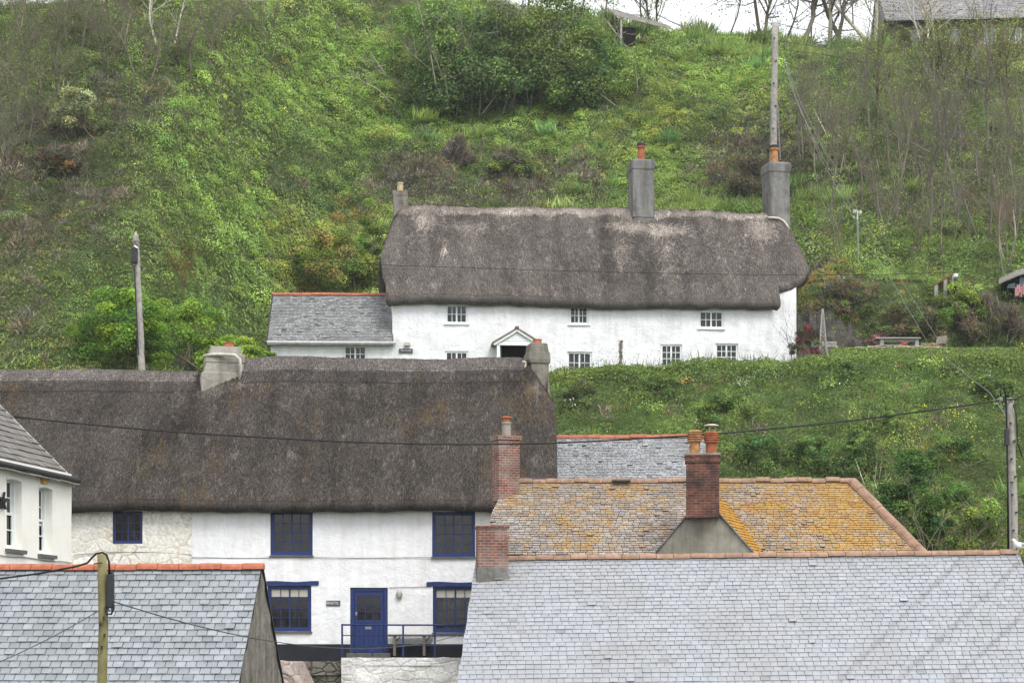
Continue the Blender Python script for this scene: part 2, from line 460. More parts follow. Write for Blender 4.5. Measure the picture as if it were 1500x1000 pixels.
def fbox(mb, fr, s0, s1, d0, d1, z0, z1, col=None, taper=(1, 1)):
    c = fr.P((s0 + s1) / 2, (d0 + d1) / 2, (z0 + z1) / 2)
    mb.box(c.x, c.y, c.z, (s1 - s0) / 2, (d1 - d0) / 2, (z1 - z0) / 2, fr.a, taper, col)

def wall_panel(fr, s0, s1, z0, z1, openings, thick=.3, step=.22, jit=.018, mb=None, d=0.0, topfun=None):
    """front skin of a wall with real openings and reveals; uneven like hand-laid render"""
    mb = mb or MB()
    def cuts(a, b, extra):
        xs = sorted(set([a, b] + [e for e in extra if a < e < b])); out = []
        for p, q in zip(xs[:-1], xs[1:]):
            n = max(1, int(round((q - p) / step))); out += [p + (q - p) * i / n for i in range(n)]
        return out + [xs[-1]]
    ss = cuts(s0, s1, [o[0] for o in openings] + [o[1] for o in openings])
    zs = cuts(z0, z1, [o[2] for o in openings] + [o[3] for o in openings])
    pts = np.array([[a, 0, z] for z in zs for a in ss])
    nz = (fbm(pts + np.array([fr.o.x, fr.o.y, 0]), 1.1, 3) - .5) * 2 * jit * 2
    V = []
    for i, (a, _, z) in enumerate(pts):
        zz = z if topfun is None else min(z, topfun(a))
        V.append(fr.P(a, d + nz[i], zz))
    n = len(ss); Fc = []
    for j in range(len(zs) - 1):
        for i in range(n - 1):
            ca, cz = (ss[i] + ss[i + 1]) / 2, (zs[j] + zs[j + 1]) / 2
            if any(o[0] < ca < o[1] and o[2] < cz < o[3] for o in openings): continue
            Fc.append((j * n + i, j * n + i + 1, (j + 1) * n + i + 1, (j + 1) * n + i))
    mb.add(V, Fc)
    for (a, b, c, e) in [o[:4] for o in openings]:          # reveals
        f0, f1 = d - .004, d + thick
        mb.quad(fr.P(a, f0, c), fr.P(a, f1, c), fr.P(a, f1, e), fr.P(a, f0, e))
        mb.quad(fr.P(b, f1, c), fr.P(b, f0, c), fr.P(b, f0, e), fr.P(b, f1, e))
        mb.quad(fr.P(a, f0, e), fr.P(b, f0, e), fr.P(b, f1, e), fr.P(a, f1, e))
        mb.quad(fr.P(a, f1, c), fr.P(b, f1, c), fr.P(b, f0, c), fr.P(a, f0, c))
    return mb

def window(parent, fr, s0, s1, z0, z1, d, nx, ny, fmat, pmat, fw=.07, mid=.06, bar=.022, sill=None, lintel=None, blind=None, smat=None, gap=True):
    """frame with glazing bars (part) > pane, sill, lintel, blind (sub-parts)"""
    mb = MB()
    fbox(mb, fr, s0, s0 + fw, d, d + .09, z0, z1); fbox(mb, fr, s1 - fw, s1, d, d + .09, z0, z1)
    fbox(mb, fr, s0 + fw, s1 - fw, d + .002, d + .088, z1 - fw, z1); fbox(mb, fr, s0 + fw, s1 - fw, d + .002, d + .088, z0, z0 + fw * 1.15)
    a, b, c, e = s0 + fw, s1 - fw, z0 + fw * 1.15, z1 - fw
    for i in range(1, nx):
        x = a + (b - a) * i / nx
        w = mid if (nx % 2 == 0 and i == nx // 2) else bar
        fbox(mb, fr, x - w / 2, x + w / 2, d + .02, d + .07, c, e)
    for j in range(1, ny):
        z = c + (e - c) * j / ny
        fbox(mb, fr, a, b, d + .026, d + .066, z - bar / 2, z + bar / 2)
    w_ = mb.build('window', fmat, parent)
    g = MB(); 
    g.quad(fr.P(a, d + .055, c), fr.P(b, d + .055, c), fr.P(b, d + .056, e), fr.P(a, d + .056, e))
    g.build('pane', pmat, w_)
    if blind:
        k = MB(); fbox(k, fr, a, b, d + .045, d + .05, e - blind, e); k.build('blind', MAT['blind'], w_)
    if sill:
        k = MB(); fbox(k, fr, s0 - sill, s1 + sill, -.07, d + .02, z0 - .055, z0 - .004); k.build('sill', smat or fmat, w_)
    if lintel:
        k = MB(); l0, l1, lz = lintel
        n = 9
        for i in range(n):
            t0, t1 = l0 + (l1 - l0) * i / n, l0 + (l1 - l0) * (i + 1) / n
            w0, w1 = .010 * math.sin(i * .9), .010 * math.sin((i + 1) * .9)
            k.hexa([fr.P(t0, -.05, lz + w0), fr.P(t1, -.05, lz + w1), fr.P(t1, .02, lz + w1), fr.P(t0, .02, lz + w0),
                    fr.P(t0, -.05, lz + .13 + w0 * 1.6), fr.P(t1, -.05, lz + .13 + w1 * 1.6), fr.P(t1, .02, lz + .13 + w1 * 1.6), fr.P(t0, .02, lz + .13 + w0 * 1.6)])
        k.build('lintel', fmat, w_)
    return w_

def text_part(name, body, size, loc, rot, mat, parent, shear=0.0, extrude=.006):
    cu = bpy.data.curves.new(name, 'FONT'); cu.body = body; cu.size = size; cu.align_x = 'CENTER'; cu.align_y = 'CENTER'
    cu.extrude = extrude; cu.shear = shear; cu.offset = size * .012
    cu.materials.append(mat)
    o = bpy.data.objects.new(name, cu); C.objects.link(o); o.parent = parent
    M = inv_of(parent) @ (Matrix.Translation(loc) @ Matrix.Rotation(rot, 4, 'Z') @ Matrix.Rotation(R(90), 4, 'X'))
    bpy.context.view_layer.update()
    me = bpy.data.meshes.new_from_object(o.evaluated_get(bpy.context.evaluated_depsgraph_get()))
    bpy.data.objects.remove(o)
    me.transform(M); me.name = name
    o = bpy.data.objects.new(name, me); C.objects.link(o); o.parent = parent
    if not me.materials: me.materials.append(mat)
    return o

# ------------------------------------------------------------------ thatch
class Thatch:
    def __init__(s, fr, s0, s1, df, dr, db, ze, zr, hipl=None, hipr=None, belly=.16, k=.28, notch=None, wav=.05, round_=(0, 0)):
        s.__dict__.update(fr=fr, s0=s0, s1=s1, df=df, dr=dr, db=db, ze=ze, zr=zr, hipl=hipl, hipr=hipr, belly=belly, k=k, notch=notch, wav=wav, round_=round_)
    def z(s, a, d):
        a = np.asarray(a, float); d = np.asarray(d, float)
        ze, zr = s.ze(a), s.zr(a)
        t = np.clip((d - s.df) / (s.dr - s.df), 0, 2)
        zf = ze + (zr - ze) * t + s.belly * np.sin(np.pi * np.clip(t, 0, 1))
        tb = (s.db - d) / (s.db - s.dr)
        zb = ze + (zr - ze) * tb + s.belly * np.sin(np.pi * np.clip(tb, 0, 1))
        st = [zf, zb]
        def hip(h, x):
            if len(h) == 2: return h[0] + x * h[1] + 0 * d
            q = np.clip(x / h[2], 0, 1); return h[0] + h[1] * (1 - (1 - q) ** 1.9) + np.maximum(x - h[2], 0) * 1.2 + 0 * d
        if s.hipl: st.append(hip(s.hipl, a - s.s0))
        if s.hipr: st.append(hip(s.hipr, s.s1 - a))
        st = np.array(st); m = st.min(0)
        z = m - s.k * np.log(np.exp(-(st - m) / s.k).sum(0)) + s.k * .25
        P = np.stack([a + 0 * d, d + 0 * a, 0 * (a + d)], -1).reshape(-1, 3)
        nz = (fbm(P + 5.1, .45, 2) - .5) * s.wav * 3 + (fbm(P + 9.1, 2.6, 2) - .5) * s.wav
        return z + nz.reshape(z.shape)
    def Pn(s, a, d, off=0.0):
        e = .03
        z = s.z(a, d); gx = (s.z(a + e, d) - z) / e; gd = (s.z(a, d + e) - z) / e
        n = np.stack([-gx, -gd, np.ones_like(z)], -1); n /= np.linalg.norm(n, axis=-1, keepdims=True)
        q = np.stack([a, d, z], -1) + n * off
        return q, n
    def world(s, q):
        u, n, o = s.fr.u, s.fr.n, s.fr.o
        return np.stack([o.x + u.x * q[..., 0] + n.x * q[..., 1], o.y + u.y * q[..., 0] + n.y * q[..., 1], q[..., 2]], -1)
    def build(s, name, mat, parent, thick=.36, step=.11, strands=9000, ridge_straw=0, clusters=()):
        ns = int((s.s1 - s.s0) / step)
        av = np.linspace(s.s0, s.s1, ns)
        tf = np.linspace(0, 1, 46); dv = np.concatenate([s.df + (s.dr - s.df) * tf, s.dr + (s.db - s.dr) * np.linspace(0, 1, 24)[1:]])
        A, D = np.meshgrid(av, dv, indexing='ij')
        q_ = 1 - np.sqrt(np.clip(1 - np.abs((D - s.dr) / (s.dr - s.df - .55)) ** 8, 0, 1))   # ends rounded in plan
        lo_, hi_ = s.s0 + s.round_[0] * q_, s.s1 - s.round_[1] * q_
        f_ = (A - s.s0) / (s.s1 - s.s0); w_ = np.clip((A - (s.s1 - 5)) / 5, 0, 1); w0_ = np.clip((s.s0 + 4 - A) / 4, 0, 1)
        A = A + (hi_ - s.s1) * w_ + (lo_ - s.s0) * w0_
        Z = s.z(A, D)
        nd = len(dv)
        V = np.stack([A, D, Z], -1).reshape(-1, 3)
        idx = np.arange(ns * nd).reshape(ns, nd)
        keep = np.ones((ns - 1, nd - 1), bool)
        if s.notch:
            ca, cd = (A[:-1, :-1] + A[1:, 1:]) / 2, (D[:-1, :-1] + D[1:, 1:]) / 2
            for (fn) in s.notch: keep &= ~fn(ca, cd)
        q = np.stack([idx[:-1, :-1], idx[1:, :-1], idx[1:, 1:], idx[:-1, 1:]], -1)[keep]
        faces = [q]
        # boundary edges -> rounded lip that hangs down and turns under
        ed = {}
        for f in q:
            for i in range(4):
                e = (int(f[i]), int(f[(i + 1) % 4])); ed[e] = 1
        bnd = [e for e in ed if (e[1], e[0]) not in ed]
        lipidx = {}; extra = []
        used = sorted({i for e in bnd for i in e})
        # inward direction per boundary vertex
        inn = {i: np.zeros(2) for i in used}
        for a_, b_ in bnd:
            t = V[b_, :2] - V[a_, :2]; t = t / (np.linalg.norm(t) + 1e-9); nrm = np.array([-t[1], t[0]])
            inn[a_] += nrm; inn[b_] += nrm
        base = len(V)
        rings = [(-.03, -.10), (-.02, -thick * .55), (.05, -thick * .85), (.22, -thick)]
        for i in used:
            d2 = inn[i] / (np.linalg.norm(inn[i]) + 1e-9)
            wob = .012 * math.sin(V[i, 0] * 5.1) + .012 * math.sin(V[i, 0] * 1.7 + V[i, 1])
            lipidx[i] = [base + len(extra) + r for r in range(len(rings))]
            for (dn, dz) in rings: extra.append([V[i, 0] + d2[0] * dn, V[i, 1] + d2[1] * dn, V[i, 2] + dz + wob * (-dz) * 2])
        lf = []
        for a_, b_ in bnd:
            pa, pb = [a_] + lipidx[a_], [b_] + lipidx[b_]
            for r in range(len(rings)): lf.append([pb[r], pa[r], pa[r + 1], pb[r + 1]])
        V = np.concatenate([V, np.array(extra)]); faces.append(np.array(lf))
        col = np.ones((len(V), 3))
        Vw = s.world(V)
        # loose straw lying on the thatch: belongs to the roof's own surface
        def strands_at(a, d, n, length, wid, tone, spread):
            a = a + 0.0; q0, nn = s.Pn(a, d, .012)
            ang = rng.normal(0, spread, n)
            L = length * (.5 + rng.random(n))
            a2 = a + np.sin(ang) * L; slope = .6
            d2 = d - np.cos(ang) * L * slope * np.sign(s.dr - d + 1e-6)
            a2 = np.clip(a2, s.s0, s.s1); d2 = np.clip(d2, s.df, s.db)
            q1, n1 = s.Pn(a2, d2, .012 + .03 * rng.random((n, 1)))
            t = q1 - q0; t /= np.linalg.norm(t, axis=1, keepdims=True) + 1e-9
            b = np.cross(t, nn); b /= np.linalg.norm(b, axis=1, keepdims=True) + 1e-9
            w = (wid * (.6 + .8 * rng.random(n)))[:, None]
            vv = np.stack([q0 - b * w, q0 + b * w, q1 + b * w * .5, q1 - b * w * .5], 1).reshape(-1, 3)
            cc = np.repeat((tone[0] + (tone[1] - tone[0]) * rng.random(n))[:, None] * np.array([1, .98, .94]), 4, 0)
            return s.world(vv), cc
        packs = []
        def inside(a, d):
            q = 1 - np.sqrt(np.clip(1 - np.abs((d - s.dr) / (s.dr - s.df - .55)) ** 8, 0, 1))
            ok = (a > s.s0 + s.round_[0] * q + .05) & (a < s.s1 - s.round_[1] * q - .05)
            if s.notch:
                for fn in s.notch: ok &= ~fn(a, d)
            return ok
        if strands:
            a = rng.uniform(s.s0, s.s1, strands); d = s.df + (s.dr - s.df) * rng.random(strands)
            k = inside(a, d); a, d = a[k], d[k]
            packs.append(strands_at(a, d, len(a), .16, .009, (.6, 2.2), .42))
        if ridge_straw:
            a = rng.uniform(s.s0 + .5, s.s1 - .6, ridge_straw)
            dep = rng.random(ridge_straw) ** 1.7 * (.25 + .42 * fbm(np.stack([a, 0 * a, 0 * a], 1), 1.3, 3))
            packs.append(strands_at(a, s.dr + .05 - dep, ridge_straw, .32, .015, (1.5, 4.2), .22))
        for (ca, cd, sa, sd, n, tone, spread, ln) in clusters:
            a = np.clip(ca + rng.normal(0, sa, n), s.s0 + .4, s.s1 - .6); d = np.clip(cd + rng.normal(0, sd, n), s.df, s.dr)
            packs.append(strands_at(a, d, n, ln, .012, tone, spread))
        for vv, cc in packs:
            b0 = len(Vw); Vw = np.concatenate([Vw, vv]); col = np.concatenate([col, cc])
            faces.append(np.arange(b0, b0 + len(vv)).reshape(-1, 4))
        fa = np.concatenate(faces)
        return np_mesh(name, Vw, fa, mat, parent, col, smooth=True)
    def line(s, a0, d0, a1, d1, off, n=40):
        a = np.linspace(a0, a1, n); d = np.linspace(d0, d1, n)
        q, _ = s.Pn(a, d, off)
        return [Vector(p) for p in s.world(q)]

# ------------------------------------------------------------------ slates
def slate_field(mb, P0, U, Vd, left, right, vmax, sw, gauge, graded=0.0, tint=(.82, 1.12), hue=.03, wild=.06, thick=.012, rag=.01, bad=0.012, N=None, wjit=.12, clip=None, gap=.007):
    """individual slates: P0 + u*U + v*Vd, v runs down the slope from the ridge; left(v), right(v) bound each course"""
    U, Vd = Vector(U), Vector(Vd); N = Vector(N) if N else U.cross(Vd).normalized()
    if N.z < 0: N = -N
    v = 0.0; row = 0
    while v < vmax:
        g = gauge * (1 - graded + graded * 2 * min(1, v / vmax)) * random.uniform(.93, 1.07)
        a, b = left(v + g), right(v + g)
        u = a - random.random() * 0.02 - (sw * .5 if row % 2 else 0)
        while u < b:
            w = sw * random.uniform(1 - wjit, 1 + wjit)
            x0, x1 = max(u, a), min(u + w, b)
            u += w
            if x1 - x0 < sw * .12: continue
            if clip and not clip((x0 + x1) / 2, v + g / 2): continue
            k = random.uniform(*tint) if random.random() > wild else random.uniform(tint[0] * .72, tint[1] * 1.1)
            h = random.uniform(-hue, hue)
            col = (k * (1 + h), k, k * (1 - h))
            gp = gap
            lo = v + g + random.uniform(-rag, rag)
            sk = random.uniform(-.006, .006)
            lift = thick * random.uniform(1.5, 2.6); tail = lift + (random.uniform(.01, .03) if random.random() < bad else 0)
            top = v - gauge * .35
            p = lambda uu, vv, nn: P0 + U * uu + Vd * vv + N * nn
            mb.add([p(x0 + gp, lo, tail), p(x1 - gp, lo + sk, tail), p(x1 - gp, top, .003), p(x0 + gp, top, .003),
                    p(x0 + gp, lo, tail - thick), p(x1 - gp, lo + sk, tail - thick)],
                   [(0, 1, 2, 3), (0, 4, 5, 1), (1, 5, 2), (0, 3, 4)], col)
        v += g; row += 1

def ridge_tiles(mb, a, b, w, h, length=.45, tones=((1, 1, 1),), gapcol=(.35, .35, .35), wob=.012, mortar=None):
    """half-round ridge tiles laid end to end from a to b"""
    a, b = Vector(a), Vector(b); L = (b - a).length; t = (b - a) / L
    n = max(1, round(L / length)); up = Vector((0, 0, 1)); sd = t.cross(up).normalized()
    up = sd.cross(t).normalized()
    for i in range(n):
        p0, p1 = a + t * (L * i / n + .006), a + t * (L * (i + 1) / n - .006)
        z = random.uniform(-wob, wob); col = random.choice(tones)
        k = random.uniform(.85, 1.12); col = tuple(c * k for c in col)
        vs, fs = [], []
        for p in (p0, p1):
            for q in range(7):
                an = math.pi * q / 6
                vs.append(p + sd * math.cos(an) * w + up * (math.sin(an) * h + z))
        for q in range(6): fs.append((q, q + 1, q + 8, q + 7))
        fs.append(tuple(range(6, -1, -1))); fs.append(tuple(range(7, 14)))
        mb.add(vs, fs, col)
    return mb

def pot(parent, x, y, z0, r, h, mat, style='plain', name='chimney_pot'):
    mb = MB()
    if style == 'plain': prof = [(r * 1.05, z0 - .03), (r * 1.02, z0 + h * .5), (r * .95, z0 + h * .8), (r * 1.22, z0 + h * .82), (r * 1.25, z0 + h * .9), (r * 1.05, z0 + h * .92), (r * 1.05, z0 + h), (r * .8, z0 + h), (r * .75, z0 + h * .7)]
    elif style == 'louvre':
        prof = [(r, z0 - .03), (r, z0 + h * .5)]
        for k in range(4):
            zz = z0 + h * (.52 + .1 * k); prof += [(r * 1.42, zz), (r * 1.42, zz + h * .055), (r * 1.08, zz + h * .06), (r * 1.08, zz + h * .1)]
        prof += [(r * 1.3, z0 + h * .92), (r * .9, z0 + h), (r * .7, z0 + h), (r * .65, z0 + h * .8)]
    else: prof = [(r, z0 - .03), (r * .96, z0 + h * .85), (r * 1.1, z0 + h * .86), (r * 1.1, z0 + h), (r * .85, z0 + h), (r * .8, z0 + h * .5)]
    mb.lathe(x, y, prof, 16)
    return mb.build(name, mat, parent, smooth=False)
# =================================================================== lower thatched cottage
lc = Fr(750, 65.0, 0.0)
cot = thing('thatched_cottage', 'large white cottage under dark thatch with navy blue windows and door', 'cottage', (-8, 65, -.1))
sx = lambda px: lc.s_of(px)
zz = lambda py: lc.z_of(py, 0)
ops = {'a': (396, 458, 747, 813), 'b': (633, 696, 749, 815), 'c': (392, 456, 857, 924), 'd': (634, 700, 858, 926), 'door': (513, 568, 860, 957)}
OP = {k: (sx(v[0]), sx(v[1]), zz(v[3]), zz(v[2])) for k, v in ops.items()}
xs_split = sx(281)
PB = zz(943)
upper = [OP[k] for k in 'abcd'] + [(OP['door'][0], OP['door'][1], PB - 1, OP['door'][3])]
mb = wall_panel(lc, xs_split, 1.2, PB, 4.9, upper, .3)
mb.quad((1.2, 65, -1), (1.2, 73, -1), (1.2, 73, 9.0), (1.2, 65, 4.9))
mb.quad((1.2, 65, 4.9), (1.2, 73, 9), (1.2, 73, 4.9), (1.2, 69, 9.3))
mb.quad((1.2, 73, -1), (-20, 73, -1), (-20, 73, 4.9), (1.2, 73, 4.9))
mb.build('wall', MAT['white'], cot)
so = (sx(165), sx(209), zz(796), zz(748))
o = wall_panel(lc, -20.0, xs_split, -.9, 4.9, [so], .3, d=-.012, jit=.03).build('stone_wall', MAT['stone_warm'], cot)
o['label'] = 'cream wall section with bare stones showing through'
mb = MB()
for a, b in ((xs_split, OP['door'][0]), (OP['door'][1], 1.2)):
    wall_panel(lc, a, b, -.9, PB + .0, [], .3, d=-.022, mb=mb)
    fbox(mb, lc, a, b, -.02, .01, PB - .012, PB + .006)
mb.build('plinth', MAT['tar'], cot)
mb = MB(); mb.tube([lc.P(a, -.02, zz(816.5) + .012 * math.sin(a * 1.7)) for a in np.linspace(xs_split, 1.1, 40)], .009, 5)
mb.tube([lc.P(a, -.025, zz(812 - 4 * math.sin((a + 13.9) / 3.7 * 3.1))) for a in np.linspace(-13.9, xs_split, 24)], .009, 5)
mb.build('wall_cable', MAT['wire'], cot, smooth=True)
kw = dict(fmat=MAT['navy'], pmat=MAT['pane_brown'], fw=.115, mid=.05, bar=.02, smat=MAT['sillslate'])
window(cot, lc, *OP['a'], .06, 4, 4, sill=.03, **kw)
window(cot, lc, *OP['b'], .06, 4, 4, sill=.03, **kw)
window(cot, lc, *OP['c'], .06, 4, 4, sill=.03, lintel=(sx(386), sx(467), zz(857)), blind=.24, **kw)
window(cot, lc, *OP['d'], .06, 4, 4, sill=.03, lintel=(sx(625), sx(708), zz(858)), blind=.24, **kw)
k2 = dict(kw); k2['fw'] = .09
w = window(cot, lc, *so, .05, 4, 3, sill=.0, **k2)
w['label'] = 'small navy window in the cream stone wall'
# door
d0, d1, dz0, dz1 = OP['door']; dz0 = -.02
mb = MB()
fbox(mb, lc, d0, d0 + .13, .04, .16, dz0, dz1); fbox(mb, lc, d1 - .13, d1, .04, .16, dz0, dz1); fbox(mb, lc, d0 + .13, d1 - .13, .042, .158, dz1 - .12, dz1)
mb.build('door_frame', MAT['navy'], cot, bevel=.008)
a, b, c, e = d0 + .14, d1 - .14, dz0 + .02, dz1 - .13
zm = zz(907); zt = zz(872)
mb = MB()
n = 6
for i in range(n): fbox(mb, lc, a + (b - a) * i / n + .003, a + (b - a) * (i + 1) / n - .003, .07, .12, c, zm - .1)
fbox(mb, lc, a, b, .062, .125, zm - .1, zm); fbox(mb, lc, a, a + .09, .064, .124, zm, e); fbox(mb, lc, b - .09, b, .064, .124, zm, e); fbox(mb, lc, a + .09, b - .09, .065, .123, zt, e)
for i in range(1, 3):
    x = a + .09 + (b - a - .18) * i / 3; fbox(mb, lc, x - .012, x + .012, .075, .115, zm, zt)
    z = zm + (zt - zm) * i / 3; fbox(mb, lc, a + .09, b - .09, .078, .112, z - .012, z + .012)
door = mb.build('door', MAT['navy'], cot)
mb = MB(); mb.quad(lc.P(a + .08, .1, zm), lc.P(b - .08, .1, zm), lc.P(b - .08, .1, zt), lc.P(a + .08, .1, zt)); mb.build('pane', MAT['pane_brown'], door)
mb = MB(); fbox(mb, lc, (a + b) / 2 - .13, (a + b) / 2 + .13, .05, .062, zz(921), zz(917)); mb.build('letterbox', MAT['wire'], door)
mb = MB(); fbox(mb, lc, a + .03, a + .07, .03, .062, zz(901), zz(896)); mb.lathe(lc.P(a + .05, .03, 0).x, 65.03, [(.02, zz(899)), (.035, zz(898)), (.02, zz(896.5))], 8); mb.build('handle', MAT['lampglass'], door)
mb = MB(); fbox(mb, lc, d0 - .1, d1 + .1, -.3, .12, -.3, -.02); mb.build('doorstep', MAT['sillslate'], cot, bevel=.02)
# sign and lamp
mb = MB(); fbox(mb, lc, sx(478), sx(498.5), -.035, -.004, zz(887), zz(879)); sg = mb.build('name_sign', MAT['sign'], cot, bevel=.006)
sp = lc.P(sx(487.5), -.037, zz(882.9)); text_part('lettering', 'BRIETIL', .125, sp, 0, MAT['letter'], sg)
mb = MB(); lp = lc.P(sx(585), -.05, zz(870))
mb.lathe(lp.x, lp.y, [(.02, lp.z - .15), (.075, lp.z - .12), (.09, lp.z - .02), (.09, lp.z + .06), (.06, lp.z + .13), (.02, lp.z + .15)], 12)
lm = mb.build('wall_lamp', MAT['lampglass'], cot, smooth=True)
mb = MB(); fbox(mb, lc, lp.x - .10, lp.x + .10, -.11, -.02, lp.z - .02, lp.z + .015); mb.tube([lc.P(sx(570), -.02, zz(860)), lc.P(sx(600), -.02, zz(859.5)), lc.P(sx(632), -.02, zz(858.5))], .008, 5); mb.build('lamp_cage', MAT['oldwood'], lm)
# roof
def lc_ridge(a): return 9.52 + .40 * sstep(-10.4, -9.0, a) + .02 * np.sin(np.asarray(a) * .8)
def lc_eave(a): return 4.74 + .02 * np.sin(np.asarray(a, float) * .55 + 1) + .012 * np.sin(np.asarray(a, float) * 1.9)
th = Thatch(lc, -20.5, 1.42, -.5, 4.0, 8.5, lc_eave, lc_ridge, hipr=(8.15, 1.75), belly=.2, k=.2)
roof = th.build('roof', MAT['thatch_low'], cot, thick=.34, strands=48000,
                clusters=[(-9.6, 3.0, .8, .12, 500, (1.6, 2.6), .2, .22), (.75, 2.75, .25, .2, 420, (1.5, 2.6), .3, .2)])
def saddle(th, name, mat, parent, a0, a1, front, back, off):
    ns = int((a1 - a0) / .12); A, D = np.meshgrid(np.linspace(a0, a1, ns), np.concatenate([np.linspace(th.dr - front, th.dr, 12), np.linspace(th.dr, th.dr + back, 8)[1:]]), indexing='ij')
    P, N = th.Pn(A, D, off)
    nd = D.shape[1]
    P[:, 0, 2] -= off * 1.3; P[:, -1, 2] -= off * 1.3; P[0, :, 2] -= off * 1.3; P[-1, :, 2] -= off * 1.3
    P[:, 0] -= 0; P[:, 1] = P[:, 0] + np.array([0, .006, off * 1.3])
    V = th.world(P).reshape(-1, 3); idx = np.arange(ns * nd).reshape(ns, nd)
    q = np.stack([idx[:-1, :-1], idx[1:, :-1], idx[1:, 1:], idx[:-1, 1:]], -1).reshape(-1, 4)
    n = int(ns * 60); a = rng.uniform(a0, a1, n); d = th.dr + rng.uniform(-front, .1, n)
    q0, nn = th.Pn(a, d, off + .012); q1, _ = th.Pn(np.clip(a + rng.normal(0, .03, n), a0, a1), np.maximum(d - .1, th.dr - front), off + .015)
    t = q1 - q0; b_ = np.cross(t, nn); b_ /= np.linalg.norm(b_, axis=1, keepdims=True) + 1e-9; b_ *= .009
    vv = th.world(np.stack([q0 - b_, q0 + b_, q1 + b_, q1 - b_], 1).reshape(-1, 3))
    cc = np.repeat(rng.uniform(.5, 1.9, n)[:, None] * np.ones(3), 4, 0)
    return np_mesh(name, np.concatenate([V, vv]), np.concatenate([q, np.arange(len(V), len(V) + len(vv)).reshape(-1, 4)]), mat, parent, np.concatenate([np.ones((len(V), 3)), cc]), True)
for a0, a1 in ((-20.4, -10.55), (-9.05, .42)):
    rd = saddle(th, 'ridge', MAT['ridge_low'], roof, a0, a1, .62, .5, .075)
    mb = MB()
    for dd in (.14, .50): mb.tube(th.line(a0, 4 - dd, a1, 4 - dd, .09, 60), .012, 5)
    x = a0
    while x < a1 - .5:
        mb.tube(th.line(x, 4 - .15, x + .42, 4 - .49, .09, 4), .010, 4); mb.tube(th.line(x, 4 - .49, x + .42, 4 - .15, .095, 4), .010, 4); x += .47
    mb.build('ridge_binding', MAT['bindwood'], roof, smooth=True)
    saddle(th, 'ridge_skirt', MAT['thatch_low'], roof, a0, a1, 1.0, .45, .04)
# left stack: stepped stone block astride the ridge
def P69(px, py, Y=69.0): return wx(px, Y), wz(py, Y)
def stack(parent, name, mat, levels, Y0, depth, rot=0, bevel=.03):
    """levels: list of (px_left, px_right, py) from top to bottom -> one tapering masonry shaft"""
    vs, fs = [], []
    for (l, r, py) in levels:
        x0, x1, z = wx(l, Y0), wx(r, Y0), wz(py, Y0)
        cxm, hx = (x0 + x1) / 2, (x1 - x0) / 2
        hy = depth / 2 + (hx - (wx(levels[0][1], Y0) - wx(levels[0][0], Y0)) / 2)
        for a, b in ((-1, -1), (1, -1), (1, 1), (-1, 1)):
            X, Yv = a * hx, b * hy
            vs.append((cxm + X * math.cos(rot) - Yv * math.sin(rot), Y0 + depth / 2 + X * math.sin(rot) + Yv * math.cos(rot), z))
    n = len(levels)
    for i in range(n - 1):
        for k in range(4):
            k2 = (k + 1) % 4
            fs.append((i * 4 + k, (i + 1) * 4 + k, (i + 1) * 4 + k2, i * 4 + k2))
    fs.append((0, 1, 2, 3)); fs.append(tuple((n - 1) * 4 + k for k in (3, 2, 1, 0)))
    mb = MB(); mb.add(vs, fs)
    return mb.build(name, mat, parent, bevel=bevel)
ch = stack(roof, 'chimney', MAT['cement_pale'], [(304, 348, 507), (302, 350, 519), (298, 354, 519.6), (296, 353, 531), (297, 352, 532), (294, 351, 546), (290, 352, 547), (289, 352, 559), (290, 352, 575)], 68.35, 1.0, rot=.22)
ch['label'] = 'stepped block chimney'
x, z = P69(346, 507, 68.9); pot(ch, x - .25, 68.95, z, .17, .12, MAT['terra'], 'stub')
mb = MB(); mb.tube([Vector((wx(px, 68.1), 68.1, wz(py, 68.1))) for px, py in ((298, 521), (312, 519), (330, 519), (344, 520), (351, 526), (353, 540), (351, 556))], [.05, .06, .05, .06, .06, .05, .04], 6); mb.build('flaunching', MAT['mortar_light'], ch, smooth=True)
ch = stack(roof, 'chimney', MAT['cement_brown'], [(774, 799, 502), (773, 801, 515), (771, 802, 516), (770, 803, 526), (772, 803, 531), (774, 801, 533), (774, 801, 560), (776, 806, 600), (776, 806, 640)], 69.0, .75, rot=.2)
ch['label'] = 'tapering grey chimney at the gable end'
x, z = P69(787, 502, 69.4); pot(ch, x, 69.45, z, .15, .12, MAT['terra'], 'stub')
mb = MB(); mb.tube([W(px, py, Y) for px, py, Y in ((767, 530, 68.75), (767, 542, 68.6), (770, 552, 68.4), (784, 567, 68.2), (798, 584, 68.1), (806, 594, 68.0))], [.09, .10, .10, .09, .08, .06], 6); mb.build('flaunching', MAT['mortar_light'], ch, smooth=True)

